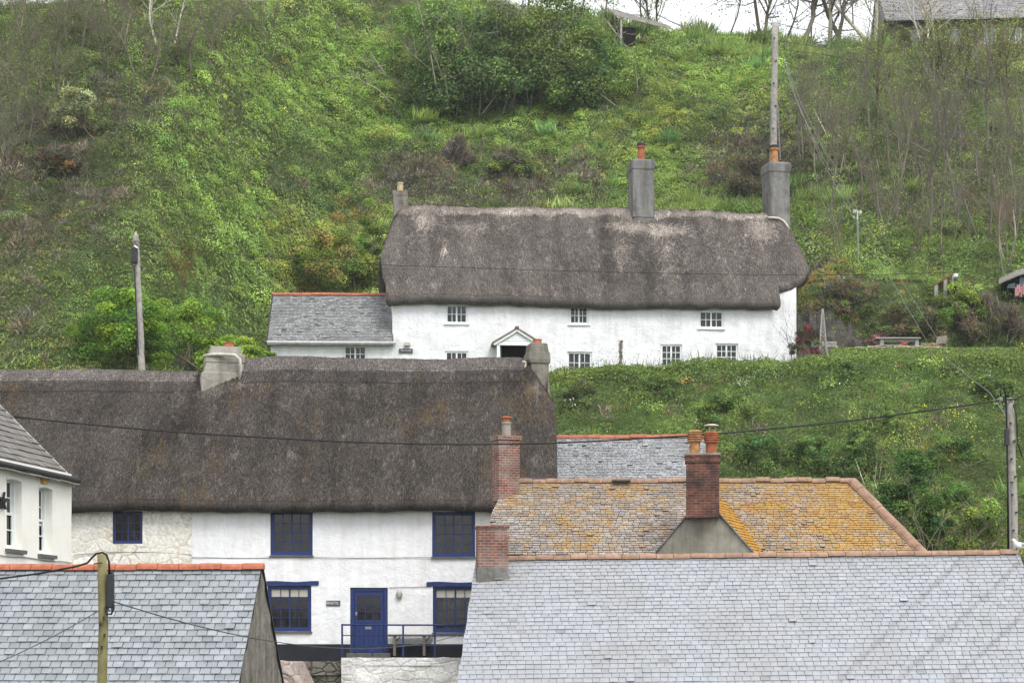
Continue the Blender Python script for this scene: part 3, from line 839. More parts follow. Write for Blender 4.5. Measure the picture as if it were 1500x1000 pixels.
# bench, railing, terrace wall in front
bn = thing('bench', 'low grey timber bench against the white wall by the blue door', 'bench', (sx(602), 64.7, -.05))
mb = MB(); fbox(mb, lc, sx(569), sx(636), -.5, -.08, zz(931.5), zz(928.5)); mb.build('seat', MAT['oldwood'], bn, bevel=.01)
for px in (579, 622):
    mb = MB(); fbox(mb, lc, sx(px) - .04, sx(px) + .04, -.46, -.12, -.1, zz(931.6)); mb.bar(lc.P(sx(px), -.3, zz(940)), lc.P(sx(px) + .18, -.3, zz(932)), .04); mb.build('leg', MAT['oldwood'], bn)
RY = 63.15
rl = thing('railing', 'blue metal railing along the edge of the white terrace wall', 'railing', (wx(600, RY), RY, -.1))
for px, top in ((501.5, 913), (545.5, 914), (590.5, 914), (637, 914), (690, 914)):
    mb = MB(); x = wx(px, RY); zb = -3.2 if px < 505 else -.12
    mb.box(x, RY - (.09 if px < 505 else 0), (wz(top, RY) + zb) / 2, .028, .028, (wz(top, RY) - zb) / 2); mb.build('post', MAT['navy'], rl, bevel=.004)
for py, r in ((914.5, .03), (930, .018), (944.5, .018)):
    mb = MB(); mb.tube([(wx(501, RY), RY - .03, wz(py, RY)), (wx(600, RY), RY - .03, wz(py + .3, RY)), (wx(720, RY), RY - .03, wz(py + .5, RY))], r, 6); mb.build('rail', MAT['navy'], rl, smooth=True)
tf = Fr(750, 62.75, 0.0)
tw = wall_panel(tf, tf.s_of(500), 1.0, -6.0, -.16, [], .3, jit=.09, step=.1)
tw.quad(tf.P(tf.s_of(500), 0, -6), tf.P(tf.s_of(500), 1.2, -6), tf.P(tf.s_of(500), 1.2, -.17), tf.P(tf.s_of(500), 0, -.17))
for i in range(12):
    a0 = tf.s_of(500) + (1 - tf.s_of(500)) * i / 12; a1 = tf.s_of(500) + (1 - tf.s_of(500)) * (i + 1) / 12
    h0, h1 = -.17 + .03 * math.sin(i * 2.3), -.17 + .03 * math.sin((i + 1) * 2.3)
    tw.hexa([tf.P(a0, -.04, -.4), tf.P(a1, -.04, -.4), tf.P(a1, .45, -.4), tf.P(a0, .45, -.4), tf.P(a0, -.03, h0), tf.P(a1, -.03, h1), tf.P(a1, .45, h1), tf.P(a0, .45, h0)])
tag(tw.build('terrace_wall', MAT['rubble_white']), 'rough white painted stone retaining wall under the blue railing', 'retaining wall')
gf = Fr(750, 63.7, 0.0)
gw = wall_panel(gf, -12.0, gf.s_of(500) - .02, -6.0, -.32, [], .3, jit=.12, step=.16)
for i in range(30):
    a0 = -12 + (gf.s_of(500) + 12) * i / 30; a1 = a0 + (gf.s_of(500) + 12) / 30
    gw.hexa([gf.P(a0, -.08, -.7), gf.P(a1, -.08, -.7), gf.P(a1, .5, -.7), gf.P(a0, .5, -.7), gf.P(a0, -.06, -.30 + .05 * math.sin(i * 3)), gf.P(a1, -.06, -.30 + .05 * math.sin(i * 3 + 3)), gf.P(a1, .5, -.28), gf.P(a0, .5, -.28)])
tag(gw.build('garden_wall', MAT['stone_dark']), 'dark rubble retaining wall below the weedy ledge of the cottage', 'retaining wall')
# sloping pink granite block beside it
mb = MB(); q = [W(392, 966, 60.5), W(404, 968, 60.5), W(428, 968, 60.8), W(446, 1006, 60.5), W(400, 1030, 60.4), W(385, 1030, 60.4)]
mb.add(q + [p + Vector((.2, 1.6, .0)) for p in q], [(0, 5, 4, 3, 2, 1), (6, 7, 8, 9, 10, 11)] + [(i, (i + 1) % 6, (i + 1) % 6 + 6, i + 6) for i in range(6)])
tag(mb.build('stone_buttress', MAT['stone_pink'], bevel=.05), 'pale pinkish stone buttress sloping beside the dark rubble wall', 'buttress')

# =================================================================== inn on the left edge
ang = R(-100)   # the wall runs from its far corner towards the viewer
pc = Vector((wx(104.5, 50), 50.0))
pub = thing('inn', 'cream rendered inn with tall white sash windows at the left edge', 'building', (pc.x - 2, 48, -6))
class FrPub(Fr):
    def __init__(s): s.o = pc; s.u = Vector((math.cos(ang), math.sin(ang))); s.n = Vector((math.sin(ang), -math.cos(ang))); s.a = ang
pf = FrPub()   # n points into the building (to the left)
def pz(py, a): return pf.z_of(py, a)
w2 = (1.18, 1.98, pz(812, 1.5), pz(711, 1.5)); w1 = (2.95, 3.8, pz(804.5, 3.3), pz(699, 3.3))
ezp = 4.30
mb = wall_panel(pf, 0, 7.5, -6, ezp + .05, [w2, w1], .26, jit=.006)
mb.quad(pf.P(0, 0, -6), pf.P(0, 7, -6), pf.P(0, 7, ezp), pf.P(0, 0, ezp))
pitch = math.tan(R(44))
mb.add([pf.P(0, 0, ezp), pf.P(0, 7, ezp), pf.P(0, 3.5, ezp + 3.5 * pitch)], [(0, 1, 2)])
mb.build('wall', MAT['pub'], pub)
def sash(parent, fr, s0, s1, z0, z1, opened):
    d = .17; zm = (z0 + z1) / 2
    mb = MB()
    fbox(mb, fr, s0, s0 + .05, d, d + .12, z0, z1); fbox(mb, fr, s1 - .05, s1, d, d + .12, z0, z1); fbox(mb, fr, s0 + .05, s1 - .05, d + .002, d + .118, z1 - .05, z1); fbox(mb, fr, s0 + .05, s1 - .05, d + .002, d + .118, z0, z0 + .05)
    w_ = mb.build('window', MAT['wood_white'], parent)
    for nm, a, b, dd in (('sash', zm - .03 - opened * .3, z1 - .05, d + .065), ('sash', z0 + .05, zm + .03, d + .015)):
        mb = MB(); x0, x1 = s0 + .055, s1 - .055
        fbox(mb, fr, x0, x0 + .055, dd, dd + .04, a, b); fbox(mb, fr, x1 - .055, x1, dd, dd + .04, a, b); fbox(mb, fr, x0 + .055, x1 - .055, dd + .002, dd + .038, a, a + .06); fbox(mb, fr, x0 + .055, x1 - .055, dd + .002, dd + .038, b - .06, b)
        fbox(mb, fr, (x0 + x1) / 2 - .014, (x0 + x1) / 2 + .014, dd + .006, dd + .034, a, b); fbox(mb, fr, x0, x1, dd + .007, dd + .033, (a + b) / 2 - .014, (a + b) / 2 + .014)
        mb.build(nm, MAT['wood_white'], w_)
    mb = MB(); mb.quad(fr.P(s0, d + .075, z0), fr.P(s1, d + .075, z0), fr.P(s1, d + .076, z1), fr.P(s0, d + .076, z1)); mb.build('pane', MAT['pane'], w_)
    mb = MB(); fbox(mb, fr, s0 - .08, s1 + .08, -.1, d, z0 - .09, z0 - .004); mb.build('sill', MAT['sillslate'], w_)
    # shallow arch head
    mb = MB(); n = 8
    for i in range(n):
        t0, t1 = i / n, (i + 1) / n; f = lambda t: .045 * (1 - (2 * t - 1) ** 2)
        a0, a1 = s0 + (s1 - s0) * t0, s0 + (s1 - s0) * t1
        mb.hexa([fr.P(a0, -.012, z1 - .09 + f(t0)), fr.P(a1, -.012, z1 - .09 + f(t1)), fr.P(a1, d, z1 - .09 + f(t1)), fr.P(a0, d, z1 - .09 + f(t0)), fr.P(a0, -.012, z1 + .0), fr.P(a1, -.012, z1 + .0), fr.P(a1, d, z1 + .0), fr.P(a0, d, z1 + .0)])
    mb.build('arch', MAT['pub'], w_)
    return w_
sash(pub, pf, *w2, 0.3); sash(pub, pf, *w1, 0)
# roof
sl = math.hypot(1, pitch)
base_r = MB()
e0 = lambda a, r, off=0: pf.P(a, -.12 + r, ezp - .16 + r * pitch + off)
for (a0, a1) in ((-.06, 7.7),):
    base_r.quad(e0(a0, 0, -.02), e0(a0, 3.75, -.02), e0(a1, 3.75, -.02), e0(a1, 0, -.02))
    base_r.quad(e0(a0, 3.75, -.02), pf.P(a0, 7.2, ezp - .1), pf.P(a1, 7.2, ezp - .1), e0(a1, 3.75, -.02))
Vd = (pf.P(0, -1, 0) - pf.P(0, 0, 0)); Vd = Vector((Vd.x, Vd.y, -pitch)).normalized()
P0 = e0(-.06, 3.72)
slate_field(base_r, P0, Vector((pf.u.x, pf.u.y, 0)), Vd, lambda v: 0, lambda v: 7.8, 3.72 * sl, .36, .24, tint=(.8, 1.15), thick=.016)
pr = base_r.build('roof', MAT['slate_p'], pub)
ridge_tiles(MB(), e0(-.1, 3.75), e0(7.7, 3.75), .13, .1, .45).build('ridge_tiles', MAT['lead'], pr)
mb = MB(); mb.tube([pf.P(-.08, -.15, ezp - .1), pf.P(7.7, -.15, ezp - .1)], .07, 8); fbox(mb, pf, -.05, 7.7, -.10, -.02, ezp - .15, ezp - .02); mb.bar(pf.P(-.06, -.12, ezp - .17), pf.P(-.06, 3.6, ezp - .17 + 3.72 * pitch), .05, .1)
mb.build('gutter', MAT['lead'], pub)
mb = MB(); q = (pf.s_of(62.5), 0); fbox(mb, pf, q[0] - .13, q[0] + .13, -.09, -.005, pz(708.5, 1.7), pz(695.5, 1.7)); al = mb.build('alarm_box', MAT['yellow'], pub, bevel=.01)
mb = MB(); mb.box(*pf.P(q[0] - .135, -.05, pz(701, 1.7)), .03, .03, .06, pf.a); mb.build('lamp_lens', MAT['lead'], al)
a_t = 4.22; tp = pf.P(a_t, -.05, pz(733.5, a_t)); text_part('lettering', 'nk', .55, tp, ang + math.pi, MAT['letter_black'], pub, .35, .02)
mb = MB(); mb.tube([pf.P(a, -.02, pz(814, 2) - .08 + .015 * math.sin(a * 3)) for a in np.linspace(.05, 5, 16)], .012, 5); mb.build('wall_cable', MAT['wire'], pub)

# =================================================================== slate roof, bottom left
lf = Fr(383, 42.0, R(-3.0))
ls = thing('slate_house', 'low house with blue grey slates and bright orange ridge tiles behind the mossy pole', 'house', (-8, 42, -6))
zr = lf.z_of(833, 0); pt = math.tan(R(43)); sl = math.hypot(1, pt)
mb = MB()
RU = -lf.u; A0 = lf.P(0, 0, zr)
Vd = Vector((-lf.n.x, -lf.n.y, -pt)).normalized()
slate_field(mb, A0, Vector((RU.x, RU.y, 0)), Vd, lambda v: .0, lambda v: 7.2, 4.6, .205, .185, tint=(.82, 1.1), hue=.015, wild=.14, N=Vector((0, -1, 1)), wjit=.03, rag=.002, bad=.004)
mb.quad(lf.P(.0, 0, zr - .01), lf.P(-7.4, 0, zr - .01), lf.P(-7.4, -3.4, zr - 3.4 * pt - .01), lf.P(.0, -3.4, zr - 3.4 * pt - .01), (.3, .3, .3))
mb.quad(lf.P(.0, 0, zr - .01), lf.P(.0, 3.4, zr - 3.4 * pt - .01), lf.P(-7.4, 3.4, zr - 3.4 * pt - .01), lf.P(-7.4, 0, zr - .01), (.7, .7, .7))
r_ = mb.build('roof', MAT['slate_l'], ls)
ridge_tiles(MB(), lf.P(.06, 0, zr - .01), lf.P(-7.4, 0, zr - .01), .12, .125, .45, ((1, 1, 1), (1.05, .97, .95))).build('ridge_tiles', MAT['terra'], r_)
mb = MB(); n = 14
for side in (-1, 1):
    for i in range(n):
        t0, t1 = 3.4 * i / n, 3.4 * (i + 1) / n; j0, j1 = .02 * math.sin(i * 2.1), .02 * math.sin((i + 1) * 2.1)
        mb.quad(lf.P(.0 + j0, side * t0, zr - t0 * pt - .03), lf.P(.0 + j1, side * t1, zr - t1 * pt - .03), lf.P(.02, side * t1, -6), lf.P(.02, side * t0, -6))
mb.build('wall', MAT['stone_gable'], ls)
mb = MB(); mb.bar(lf.P(.012, .02, zr + .01), lf.P(.012, 3.5, zr + .01 - 3.48 * pt), .06, .05); mb.build('verge', MAT['lead'], r_)

# =================================================================== slate roof, bottom right
rf = Fr(735, 55.0, R(0.0))
rs = thing('slate_house', 'long house with pale lilac grey slates, a brick chimney and weathered ridge tiles', 'house', (6, 55, -6))
zr2 = rf.z_of(819, 0); pt2 = .84; sl2 = math.hypot(1, pt2)
s00 = rf.s_of(697); send = rf.s_of(1493)
def rise(s): return .16 * np.clip(s / send, 0, 1)
mb = MB()
Ur = Vector((1, 0, .0117)); Vd = Vector((0, -1, -pt2)).normalized()
left_f = lambda v: s00 - .10 * v / sl2 + .012 * math.sin(v * 5)
right_f = lambda v: send + .02 * v
slate_field(mb, rf.P(0, 0, zr2), Ur, Vd, left_f, right_f, 6.2, .215, .17, graded=.12, tint=(.93, 1.06), hue=.012, wild=.025, N=Vector((0, -1, 1)), wjit=.16, rag=.003, bad=.004, thick=.009)
for (a, b) in ((-1, 5.0), (1, 4.2)):
    mb.quad(rf.P(s00, 0, zr2 - .012), rf.P(send, 0, zr2 + .15), rf.P(send, a * b, zr2 + .15 - b * pt2), rf.P(s00 - (.1 * b if a < 0 else 0), a * b, zr2 - .012 - b * pt2), (.35, .35, .35))
r2 = mb.build('roof', MAT['slate_r'], rs)
ridge_tiles(MB(), rf.P(.0, 0, zr2 - .02), rf.P(rf.s_of(1489), 0, zr2 + .14), .13, .13, .46, ((1, 1, 1), (1.1, 1.0, .95), (.9, .95, 1.0), (1.12, .9, .82))).build('ridge_tiles', MAT['terra_old'], r2)
mb = MB()
mb.quad(rf.P(s00 + .05, 0, zr2 - .05), rf.P(s00 + .05, -5, zr2 - .05 - 5 * pt2), rf.P(s00 + .05, -5, -6), rf.P(s00 + .05, 0, -6))
mb.quad(rf.P(s00 + .05, 0, zr2 - .05), rf.P(s00 + .05, 4, zr2 - .05 - 4 * pt2), rf.P(s00 + .05, 4, -6), rf.P(s00 + .05, 0, -6))
mb.quad(rf.P(send - .1, 0, zr2 + .1), rf.P(send - .1, 4, zr2 - 4 * pt2), rf.P(send - .1, 4, -6), rf.P(send - .1, 0, -6))
mb.quad(rf.P(send - .1, 0, zr2 + .1), rf.P(send - .1, -5, zr2 - 5 * pt2), rf.P(send - .1, -5, -6), rf.P(send - .1, 0, -6))
mb.quad(rf.P(s00, -4.7, -6), rf.P(send, -4.7, -6), rf.P(send, -4.7, zr2 - 4.75 * pt2), rf.P(s00, -4.7, zr2 - 4.75 * pt2))
mb.quad(rf.P(s00, 4.0, -6), rf.P(send, 4.0, -6), rf.P(send, 4.0, zr2 - 4.05 * pt2), rf.P(s00, 4.0, zr2 - 4.05 * pt2))
mb.build('wall', MAT['wallwash'], rs)
def brick_stack(parent, mat, px0, px1, py_top, py_bot, Y, depth, rot, cap=None, zdown=.5):
    x0, x1 = wx(px0, Y), wx(px1, Y); zt, zb = wz(py_top, Y), wz(py_bot, Y) - zdown
    cx = (x0 + x1) / 2; hx = (x1 - x0) / 2
    mb = MB(); cy = Y + depth / 2
    mb.box(cx, cy, (zt + zb) / 2, hx, depth / 2, (zt - zb) / 2, rot)
    if cap:
        for (t, h, o) in cap: mb.box(cx, cy, zt - t - h / 2, hx + o, depth / 2 + o, h / 2, rot)
    return mb.build('chimney', mat, parent, bevel=.012), cx, cy, zt
ch, cx_, cy_, zt = brick_stack(r2, MAT['brick_pale'], 698, 743, 770, 850, 54.3, .75, R(6), cap=[(-.02, .06, .03)], zdown=.0)
ch['label'] = 'short brick chimney with much pale mortar and no pot'
mb = MB(); mb.box(cx_ - .01, cy_ - .01, wz(839, 54.3) - .1, .45, .42, .26, R(6), (.93, .93)); mb.build('flaunching', MAT['cement'], ch, bevel=.02)

# =================================================================== lichen covered house
hf = Fr(750, 61.5, 0.0)
lh = thing('lichen_house', 'hipped house whose old slates are crusted with orange lichen', 'house', (0, 61.5, -4))
zr3 = hf.z_of(705.5, 0); pt3 = .9; sl3 = math.hypot(1, pt3)
sL, sR = hf.s_of(739), hf.s_of(1250)
mb = MB(); Vd = Vector((0, -1, -pt3)).normalized()
l3 = lambda v: sL - .30 * v / sl3 + .02 * math.sin(v * 7)
r3 = lambda v: sR + .63 * v / sl3
# dormer wing geometry (needed to leave its footprint free)
aw = R(20); Aw = W(1031, 727, 58.2); bw = Vector((math.sin(aw), math.cos(aw), 0)); rw = Vector((math.cos(aw), -math.sin(aw), 0)); qw = 1.12
def in_wing(u, v):
    p = Vector((u, 61.5 - v / sl3, zr3 - v / sl3 * pt3)); q = p - Aw; s_ = q.dot(bw); t_ = q.dot(rw)
    return s_ > .06 and p.z < Aw.z - abs(t_) * qw - .03
slate_field(mb, hf.P(0, 0, zr3), Vector((1, 0, 0)), Vd, l3, r3, 2.5 * sl3, .18, .105, tint=(.74, 1.18), hue=.05, wild=.10, N=Vector((0, -1, 1)), wjit=.3, rag=.006, bad=.02, thick=.013, clip=lambda u, v: not in_wing(u, v))
bq = 2.45
mb.quad(hf.P(sL, 0, zr3 - .02), hf.P(sR, 0, zr3 - .02), hf.P(sR + .63 * bq, -bq, zr3 - .02 - bq * pt3), hf.P(sL - .30 * bq, -bq, zr3 - .02 - bq * pt3), (.4, .4, .4))
mb.quad(hf.P(sL, 0, zr3 - .02), hf.P(sL, bq, zr3 - .02 - bq * pt3), hf.P(sR + .63 * bq, bq, zr3 - .02 - bq * pt3), hf.P(sR, 0, zr3 - .02), (.8, .8, .8))
mb.add([hf.P(sR, 0, zr3 - .02), hf.P(sR + .63 * bq, bq, zr3 - .02 - bq * pt3), hf.P(sR + .63 * bq, -bq, zr3 - .02 - bq * pt3)], [(0, 2, 1)], (.8, .8, .8))
ro3 = mb.build('roof', MAT['slate_y'], lh)
tones = ((1, 1, 1), (1.15, 1.05, .95), (.9, .95, .95), (1.2, 1.3, 1.3), (1.1, .8, .7))
ridge_tiles(MB(), hf.P(sL, 0, zr3 - .03), hf.P(sR, 0, zr3 - .0), .12, .13, .42, tones, wob=.025).build('ridge_tiles', MAT['terra_old'], ro3)
ridge_tiles(MB(), hf.P(sR - .05, -.02, zr3 - .02), hf.P(sR + .63 * 3, -3, zr3 - .04 - 3 * pt3), .17, .17, .5, ((.95, .55, .42), (1.0, .6, .46), (1.05, .75, .55))).build('hip_tiles', MAT['terra_old'], ro3)
mb = MB(); mb.bar(hf.P(3.0, -.15, zr3 + .03), hf.P(3.55, -.15, zr3 + .035), .26, .05); mb.build('slipped_slate', MAT['sillslate'], ro3)
mb = MB()
for (x0, y0, x1, y1) in ((sL - .72, -2.9, sR + 1.8, -2.9), (sR + 1.8, -2.9, sR + 1.8, 2.9), (sR + 1.8, 2.9, sL, 2.9)):
    mb.quad(hf.P(x0, y0, -5), hf.P(x1, y1, -5), hf.P(x1, y1, zr3 - 2.95 * pt3), hf.P(x0, y0, zr3 - 2.95 * pt3))
mb.add([hf.P(sL - .72, -2.9, -5), hf.P(sL, 0, -5), hf.P(sL, 2.9, -5), hf.P(sL, 2.9, zr3 - 2.95 * pt3), hf.P(sL + .02, 0, zr3 - .06), hf.P(sL - .72, -2.9, zr3 - 2.95 * pt3)], [(0, 1, 4, 5), (1, 2, 3, 4)])
mb.build('wall', MAT['cement_gable'], lh)
# wing: rendered gable, chimney and lichen slope
mb = MB(); dn = 4.4
Lp, Rp = Aw - rw * dn - Vector((0, 0, qw * dn)), Aw + rw * dn - Vector((0, 0, qw * dn))
mb.add([Aw, Lp, Rp] + [p + bw * .25 for p in (Aw, Lp, Rp)], [(0, 1, 2), (5, 4, 3), (0, 3, 4, 1), (0, 2, 5, 3)])
mb.build('gable', MAT['cement_gable'], lh)
mb = MB()
Ub = bw; Vr = (rw - Vector((0, 0, qw))).normalized(); slw = math.hypot(1, qw)
val = lambda v: (zr3 - pt3 * 61.5 + pt3 * Aw.y - Aw.z + qw * (v / slw) - pt3 * math.sin(aw) * (v / slw)) / (-pt3 * math.cos(aw))
endf = lambda v: max(.05, 2.8 - .936 * v / slw)
slate_field(mb, Aw, Ub, Vr, lambda v: -.05, endf, 2.9 * slw, .2, .13, tint=(.7, 1.3), hue=.05, wild=.1, N=Vector((rw.x, rw.y, 1 / qw)), wjit=.25, rag=.01, thick=.014)
Vl = (-rw - Vector((0, 0, qw))).normalized()
endl = lambda v: max(.05, 2.8 - (qw + pt3 * math.sin(aw)) / (pt3 * math.cos(aw)) * v / slw)
slate_field(mb, Aw, Ub, Vl, lambda v: -.05, endl, 2.2 * slw, .2, .13, tint=(.7, 1.3), hue=.05, wild=.1, N=Vector((-rw.x, -rw.y, 1 / qw)), wjit=.25, rag=.01, thick=.014)
wro = mb.build('wing_roof', MAT['slate_w'], lh); wro['label'] = 'narrow slope thick with yellow orange lichen'
mb = MB()
vl = [Aw + Ub * (endf(v) + .05) + Vr * v + Vector((0, 0, .05)) for v in np.linspace(.3, 2.9 * slw, 12)]
mb.tube(vl, .05, 6); mb.tube([Aw - Ub * .04 + Vr * v + Vector((0, 0, .02)) for v in np.linspace(.5, 3 * slw, 8)], .03, 5); mb.tube([Aw - Ub * .04 + Vl * v + Vector((0, 0, .02)) for v in np.linspace(.5, 3 * slw, 8)], .025, 5)
mb.build('valley_mortar', MAT['cement'], wro, smooth=True)
ch, cx_, cy_, zt = brick_stack(lh, MAT['brick_dark'], 1006.5, 1055, 666, 757, 57.85, .62, R(-5), cap=[(-.01, .06, .05), (.05, .16, .035)], zdown=.02)
ch['label'] = 'sooty red brick chimney with two clay pots'
mb = MB(); mb.box(cx_, cy_, zt + .03, .52, .34, .03, R(-5), (.94, .9)); mb.build('flaunching', MAT['cement'], ch)
p1 = pot(ch, cx_ - .22, cy_, zt + .05, .155, .68, MAT['pot_orange'], 'louvre'); p1['label'] = 'buff clay pot with louvred head'
p2 = pot(ch, cx_ + .245, cy_, zt + .05, .155, .64, MAT['terra_pot'], 'louvre'); p2['label'] = 'dark red louvred pot under a metal cowl'
mb = MB(); c_ = (cx_ + .245, cy_)
for k in range(3): an = k * 2.09; mb.tube([(c_[0] + .11 * math.cos(an), c_[1] + .11 * math.sin(an), zt + .68), (c_[0] + .12 * math.cos(an), c_[1] + .12 * math.sin(an), zt + .86)], .008, 4)
mb.lathe(*c_, [(.21, zt + .85), (.2, zt + .87), (.1, zt + .9), (.02, zt + .905)], 14); mb.build('cowl', MAT['mortar_light'], p2)
mb = MB(); mb.add([(cx_ + .02, cy_ + .1, zt + .06), (cx_ + .12, cy_ + .1, zt + .06), (cx_ + .02, cy_ + .1, zt + .2), (cx_ + .02, cy_ + .2, zt + .06)], [(0, 1, 2), (0, 2, 3), (1, 3, 2), (0, 3, 1)]); mb.build('mortar_fillet', MAT['feather'], ch)
ch, cx_, cy_, zt = brick_stack(lh, MAT['brick_pale'], 724.5, 757, 637, 727, 60.9, .62, R(20), cap=[(.02, .12, .045)], zdown=.12)
ch['label'] = 'slim brick chimney with pale capped pot on the ridge end'
p = pot(ch, cx_ + .02, cy_, zt, .135, .42, MAT['pot_buff'] if False else MAT['cement_pale'], 'stub')
mb = MB(); mb.lathe(cx_ + .02, cy_, [(.12, zt + .40), (.125, zt + .53), (.17, zt + .535), (.16, zt + .58), (.05, zt + .6)], 14); mb.build('cowl', MAT['terra_pot'], p)

# =================================================================== small slate roof behind it
qf = Fr(750, 70.0, 0.0)
sh = thing('slate_outbuilding', 'small grey slate roof with orange ridge tiles tucked beside the dark thatch', 'outbuilding', (4, 70, 0))
zr4 = qf.z_of(641, 0); pt4 = .72; sl4 = math.hypot(1, pt4)
mb = MB(); qr = qf.s_of(1035)
slate_field(mb, qf.P(1.3, 0, zr4), Vector((1, 0, 0)), Vector((0, -1, -pt4)).normalized(), lambda v: 0, lambda v: qr - 1.3, 4 * sl4, .16, .105, tint=(.8, 1.2), hue=.01, wild=.12, N=Vector((0, -1, 1)), wjit=.3, rag=.006, bad=.015)
mb.quad(qf.P(1.3, 0, zr4 - .02), qf.P(qr, 0, zr4 - .02), qf.P(qr, -4, zr4 - 4 * pt4 - .02), qf.P(1.3, -4, zr4 - 4 * pt4 - .02), (.4, .4, .4))
mb.quad(qf.P(1.3, 0, zr4 - .02), qf.P(1.3, 4, zr4 - 4 * pt4 - .02), qf.P(qr, 4, zr4 - 4 * pt4 - .02), qf.P(qr, 0, zr4 - .02), (.8, .8, .8))
r4 = mb.build('roof', MAT['slate_s'], sh)
ridge_tiles(MB(), qf.P(1.4, 0, zr4 - .02), qf.P(qr, 0, zr4 - .0), .11, .12, .55, ((1, 1, 1), (.95, .9, .9), (.75, .7, .75), (1.05, 1.1, 1.1))).build('ridge_tiles', MAT['terra_old'] if False else MAT['terra'], r4)
mb = MB(); mb.box((1.3 + qr) / 2, 70, zr4 - 5, (qr - 1.3) / 2 - .1, 3.6, 2.25)
mb.add([qf.P(qr - .08, -3.6, zr4 - 2.75), qf.P(qr - .08, 3.6, zr4 - 2.75), qf.P(qr - .08, 0, zr4 - .1)], [(0, 1, 2)]); mb.build('wall', MAT['white'], sh)
# =================================================================== upper thatched cottage
uf = Fr(575, 95.0, R(5))
uc = thing('thatched_cottage', 'white cottage under pale grey thatch on the hillside with three tall chimneys', 'cottage', tuple(uf.P(9, 4, 11.4)), R(5))
us = lambda px, d=0: uf.s_of(px, d)
def uop(px0, px1, py0, py1):
    a, b = us(px0), us(px1); m = (a + b) / 2
    return (a, b, uf.z_of(py1, m), uf.z_of(py0, m))
uw = [uop(653, 685, 446, 474), uop(834, 862, 449, 475), uop(1024, 1060, 455, 481), uop(652, 686, 514, 545), uop(831, 867, 515, 547), uop(968, 999, 504, 537), uop(1048, 1081, 503, 534)]
send_u = us(1131)
pd = uop(734, 778, 505, 566)
mb = wall_panel(uf, 0, send_u, 11.2, 16.7, uw + [(pd[0], pd[1], 11.3, pd[3])], .3, step=.3, jit=.03)
mb.quad(uf.P(0, 0, 11.2), uf.P(0, 7, 11.2), uf.P(0, 7, 16.6), uf.P(0, 0, 16.6))
mb.add([uf.P(0, 0, 16.5), uf.P(0, 7, 16.5), uf.P(0, 3.5, 19.6)], [(0, 1, 2)])
mb.quad(uf.P(0, 7, 11.2), uf.P(send_u, 7, 11.2), uf.P(send_u, 7, 16.5), uf.P(0, 7, 16.5))
mb.build('wall', MAT['white2'], uc)
mb = wall_panel(uf, send_u + .0, us(1168), 11.2, 17.25, [], .3, step=.3, jit=.03, d=.22)
e_ = us(1168)
mb.quad(uf.P(e_, .22, 11.2), uf.P(e_, 7, 11.2), uf.P(e_, 7, 17), uf.P(e_, .22, 17.2)); mb.quad(uf.P(send_u, 0, 11.2), uf.P(send_u, .25, 11.2), uf.P(send_u, .25, 16.7), uf.P(send_u, 0, 16.7)); mb.add([uf.P(e_, .22, 16.9), uf.P(e_, 7, 16.9), uf.P(e_, 3.5, 19.6)], [(0, 1, 2)])
o = mb.build('end_wall', MAT['white2'], uc); o['label'] = 'rounded white end bay'
kw = dict(fmat=MAT['wood_white'], pmat=MAT['pane'], fw=.085, mid=.075, bar=.028, smat=MAT['wood_white'])
grid = [(4, 2), (4, 2), (4, 2), (4, 2), (4, 2), (4, 3), (4, 3)]
for o_, (nx, ny) in zip(uw, grid): window(uc, uf, *o_, .05, nx, ny, sill=.08, **kw)
# porch
pm = us(757, -1); pzb = uf.z_of(503, pm, -1.1); pza = uf.z_of(484, pm, -1.1)
mb = MB(); hw = 1.08
for sd in (-1, 1):
    mb.hexa([uf.P(pm, -1.25, pza + .05), uf.P(pm + sd * hw, -1.25, pzb - .02), uf.P(pm + sd * hw, .02, pzb - .02), uf.P(pm, .02, pza + .05),
             uf.P(pm, -1.25, pza + .13), uf.P(pm + sd * (hw + .06), -1.25, pzb + .05), uf.P(pm + sd * (hw + .06), .02, pzb + .05), uf.P(pm, .02, pza + .13)])
mb.bar(uf.P(pm, -1.28, pza + .14), uf.P(pm, .02, pza + .14), .16, .08)
po = mb.build('porch', MAT['oldwood'], uc)
mb = MB(); n = 5; H = pza - pzb
for i in range(n):
    z0, z1 = pzb + H * i / n, pzb + H * (i + 1) / n - .008; w0, w1 = (hw - .08) * (1 - i / n), (hw - .08) * (1 - (i + 1) / n)
    mb.hexa([uf.P(pm - w0, -1.13, z0), uf.P(pm + w0, -1.13, z0), uf.P(pm + w0, -1.08, z0), uf.P(pm - w0, -1.08, z0), uf.P(pm - w1, -1.115, z1), uf.P(pm + w1, -1.115, z1), uf.P(pm + w1, -1.08, z1), uf.P(pm - w1, -1.08, z1)])
fbox(mb, uf, pm - hw + .05, pm + hw - .05, -1.16, -1.05, pzb - .09, pzb - .002)
for sd in (-1, 1): mb.bar(uf.P(pm, -1.2, pza + .0), uf.P(pm + sd * hw, -1.2, pzb - .07), .05, .1)
mb.build('gable_board', MAT['wood_white'], po)
for sd in (-1, 1):
    mb = MB(); fbox(mb, uf, pm + sd * .86 - .07, pm + sd * .86 + .07, -1.14, -1.0, 11.3, pzb - .09); mb.build('post', MAT['wood_white'], po)
mb = MB(); fbox(mb, uf, pd[0] + .05, pd[1] - .05, .1, .16, 11.3, pd[3] - .02); dr_ = mb.build('door', MAT['shade_in'], uc)  # near-black door panel paints the shade inside the porch
mb = MB(); mb.lathe(*uf.P(pd[1] - .2, .07, 0).xy, [(.02, 12.3), (.035, 12.33), (.02, 12.36)], 8); mb.build('handle', MAT['wire'], dr_)
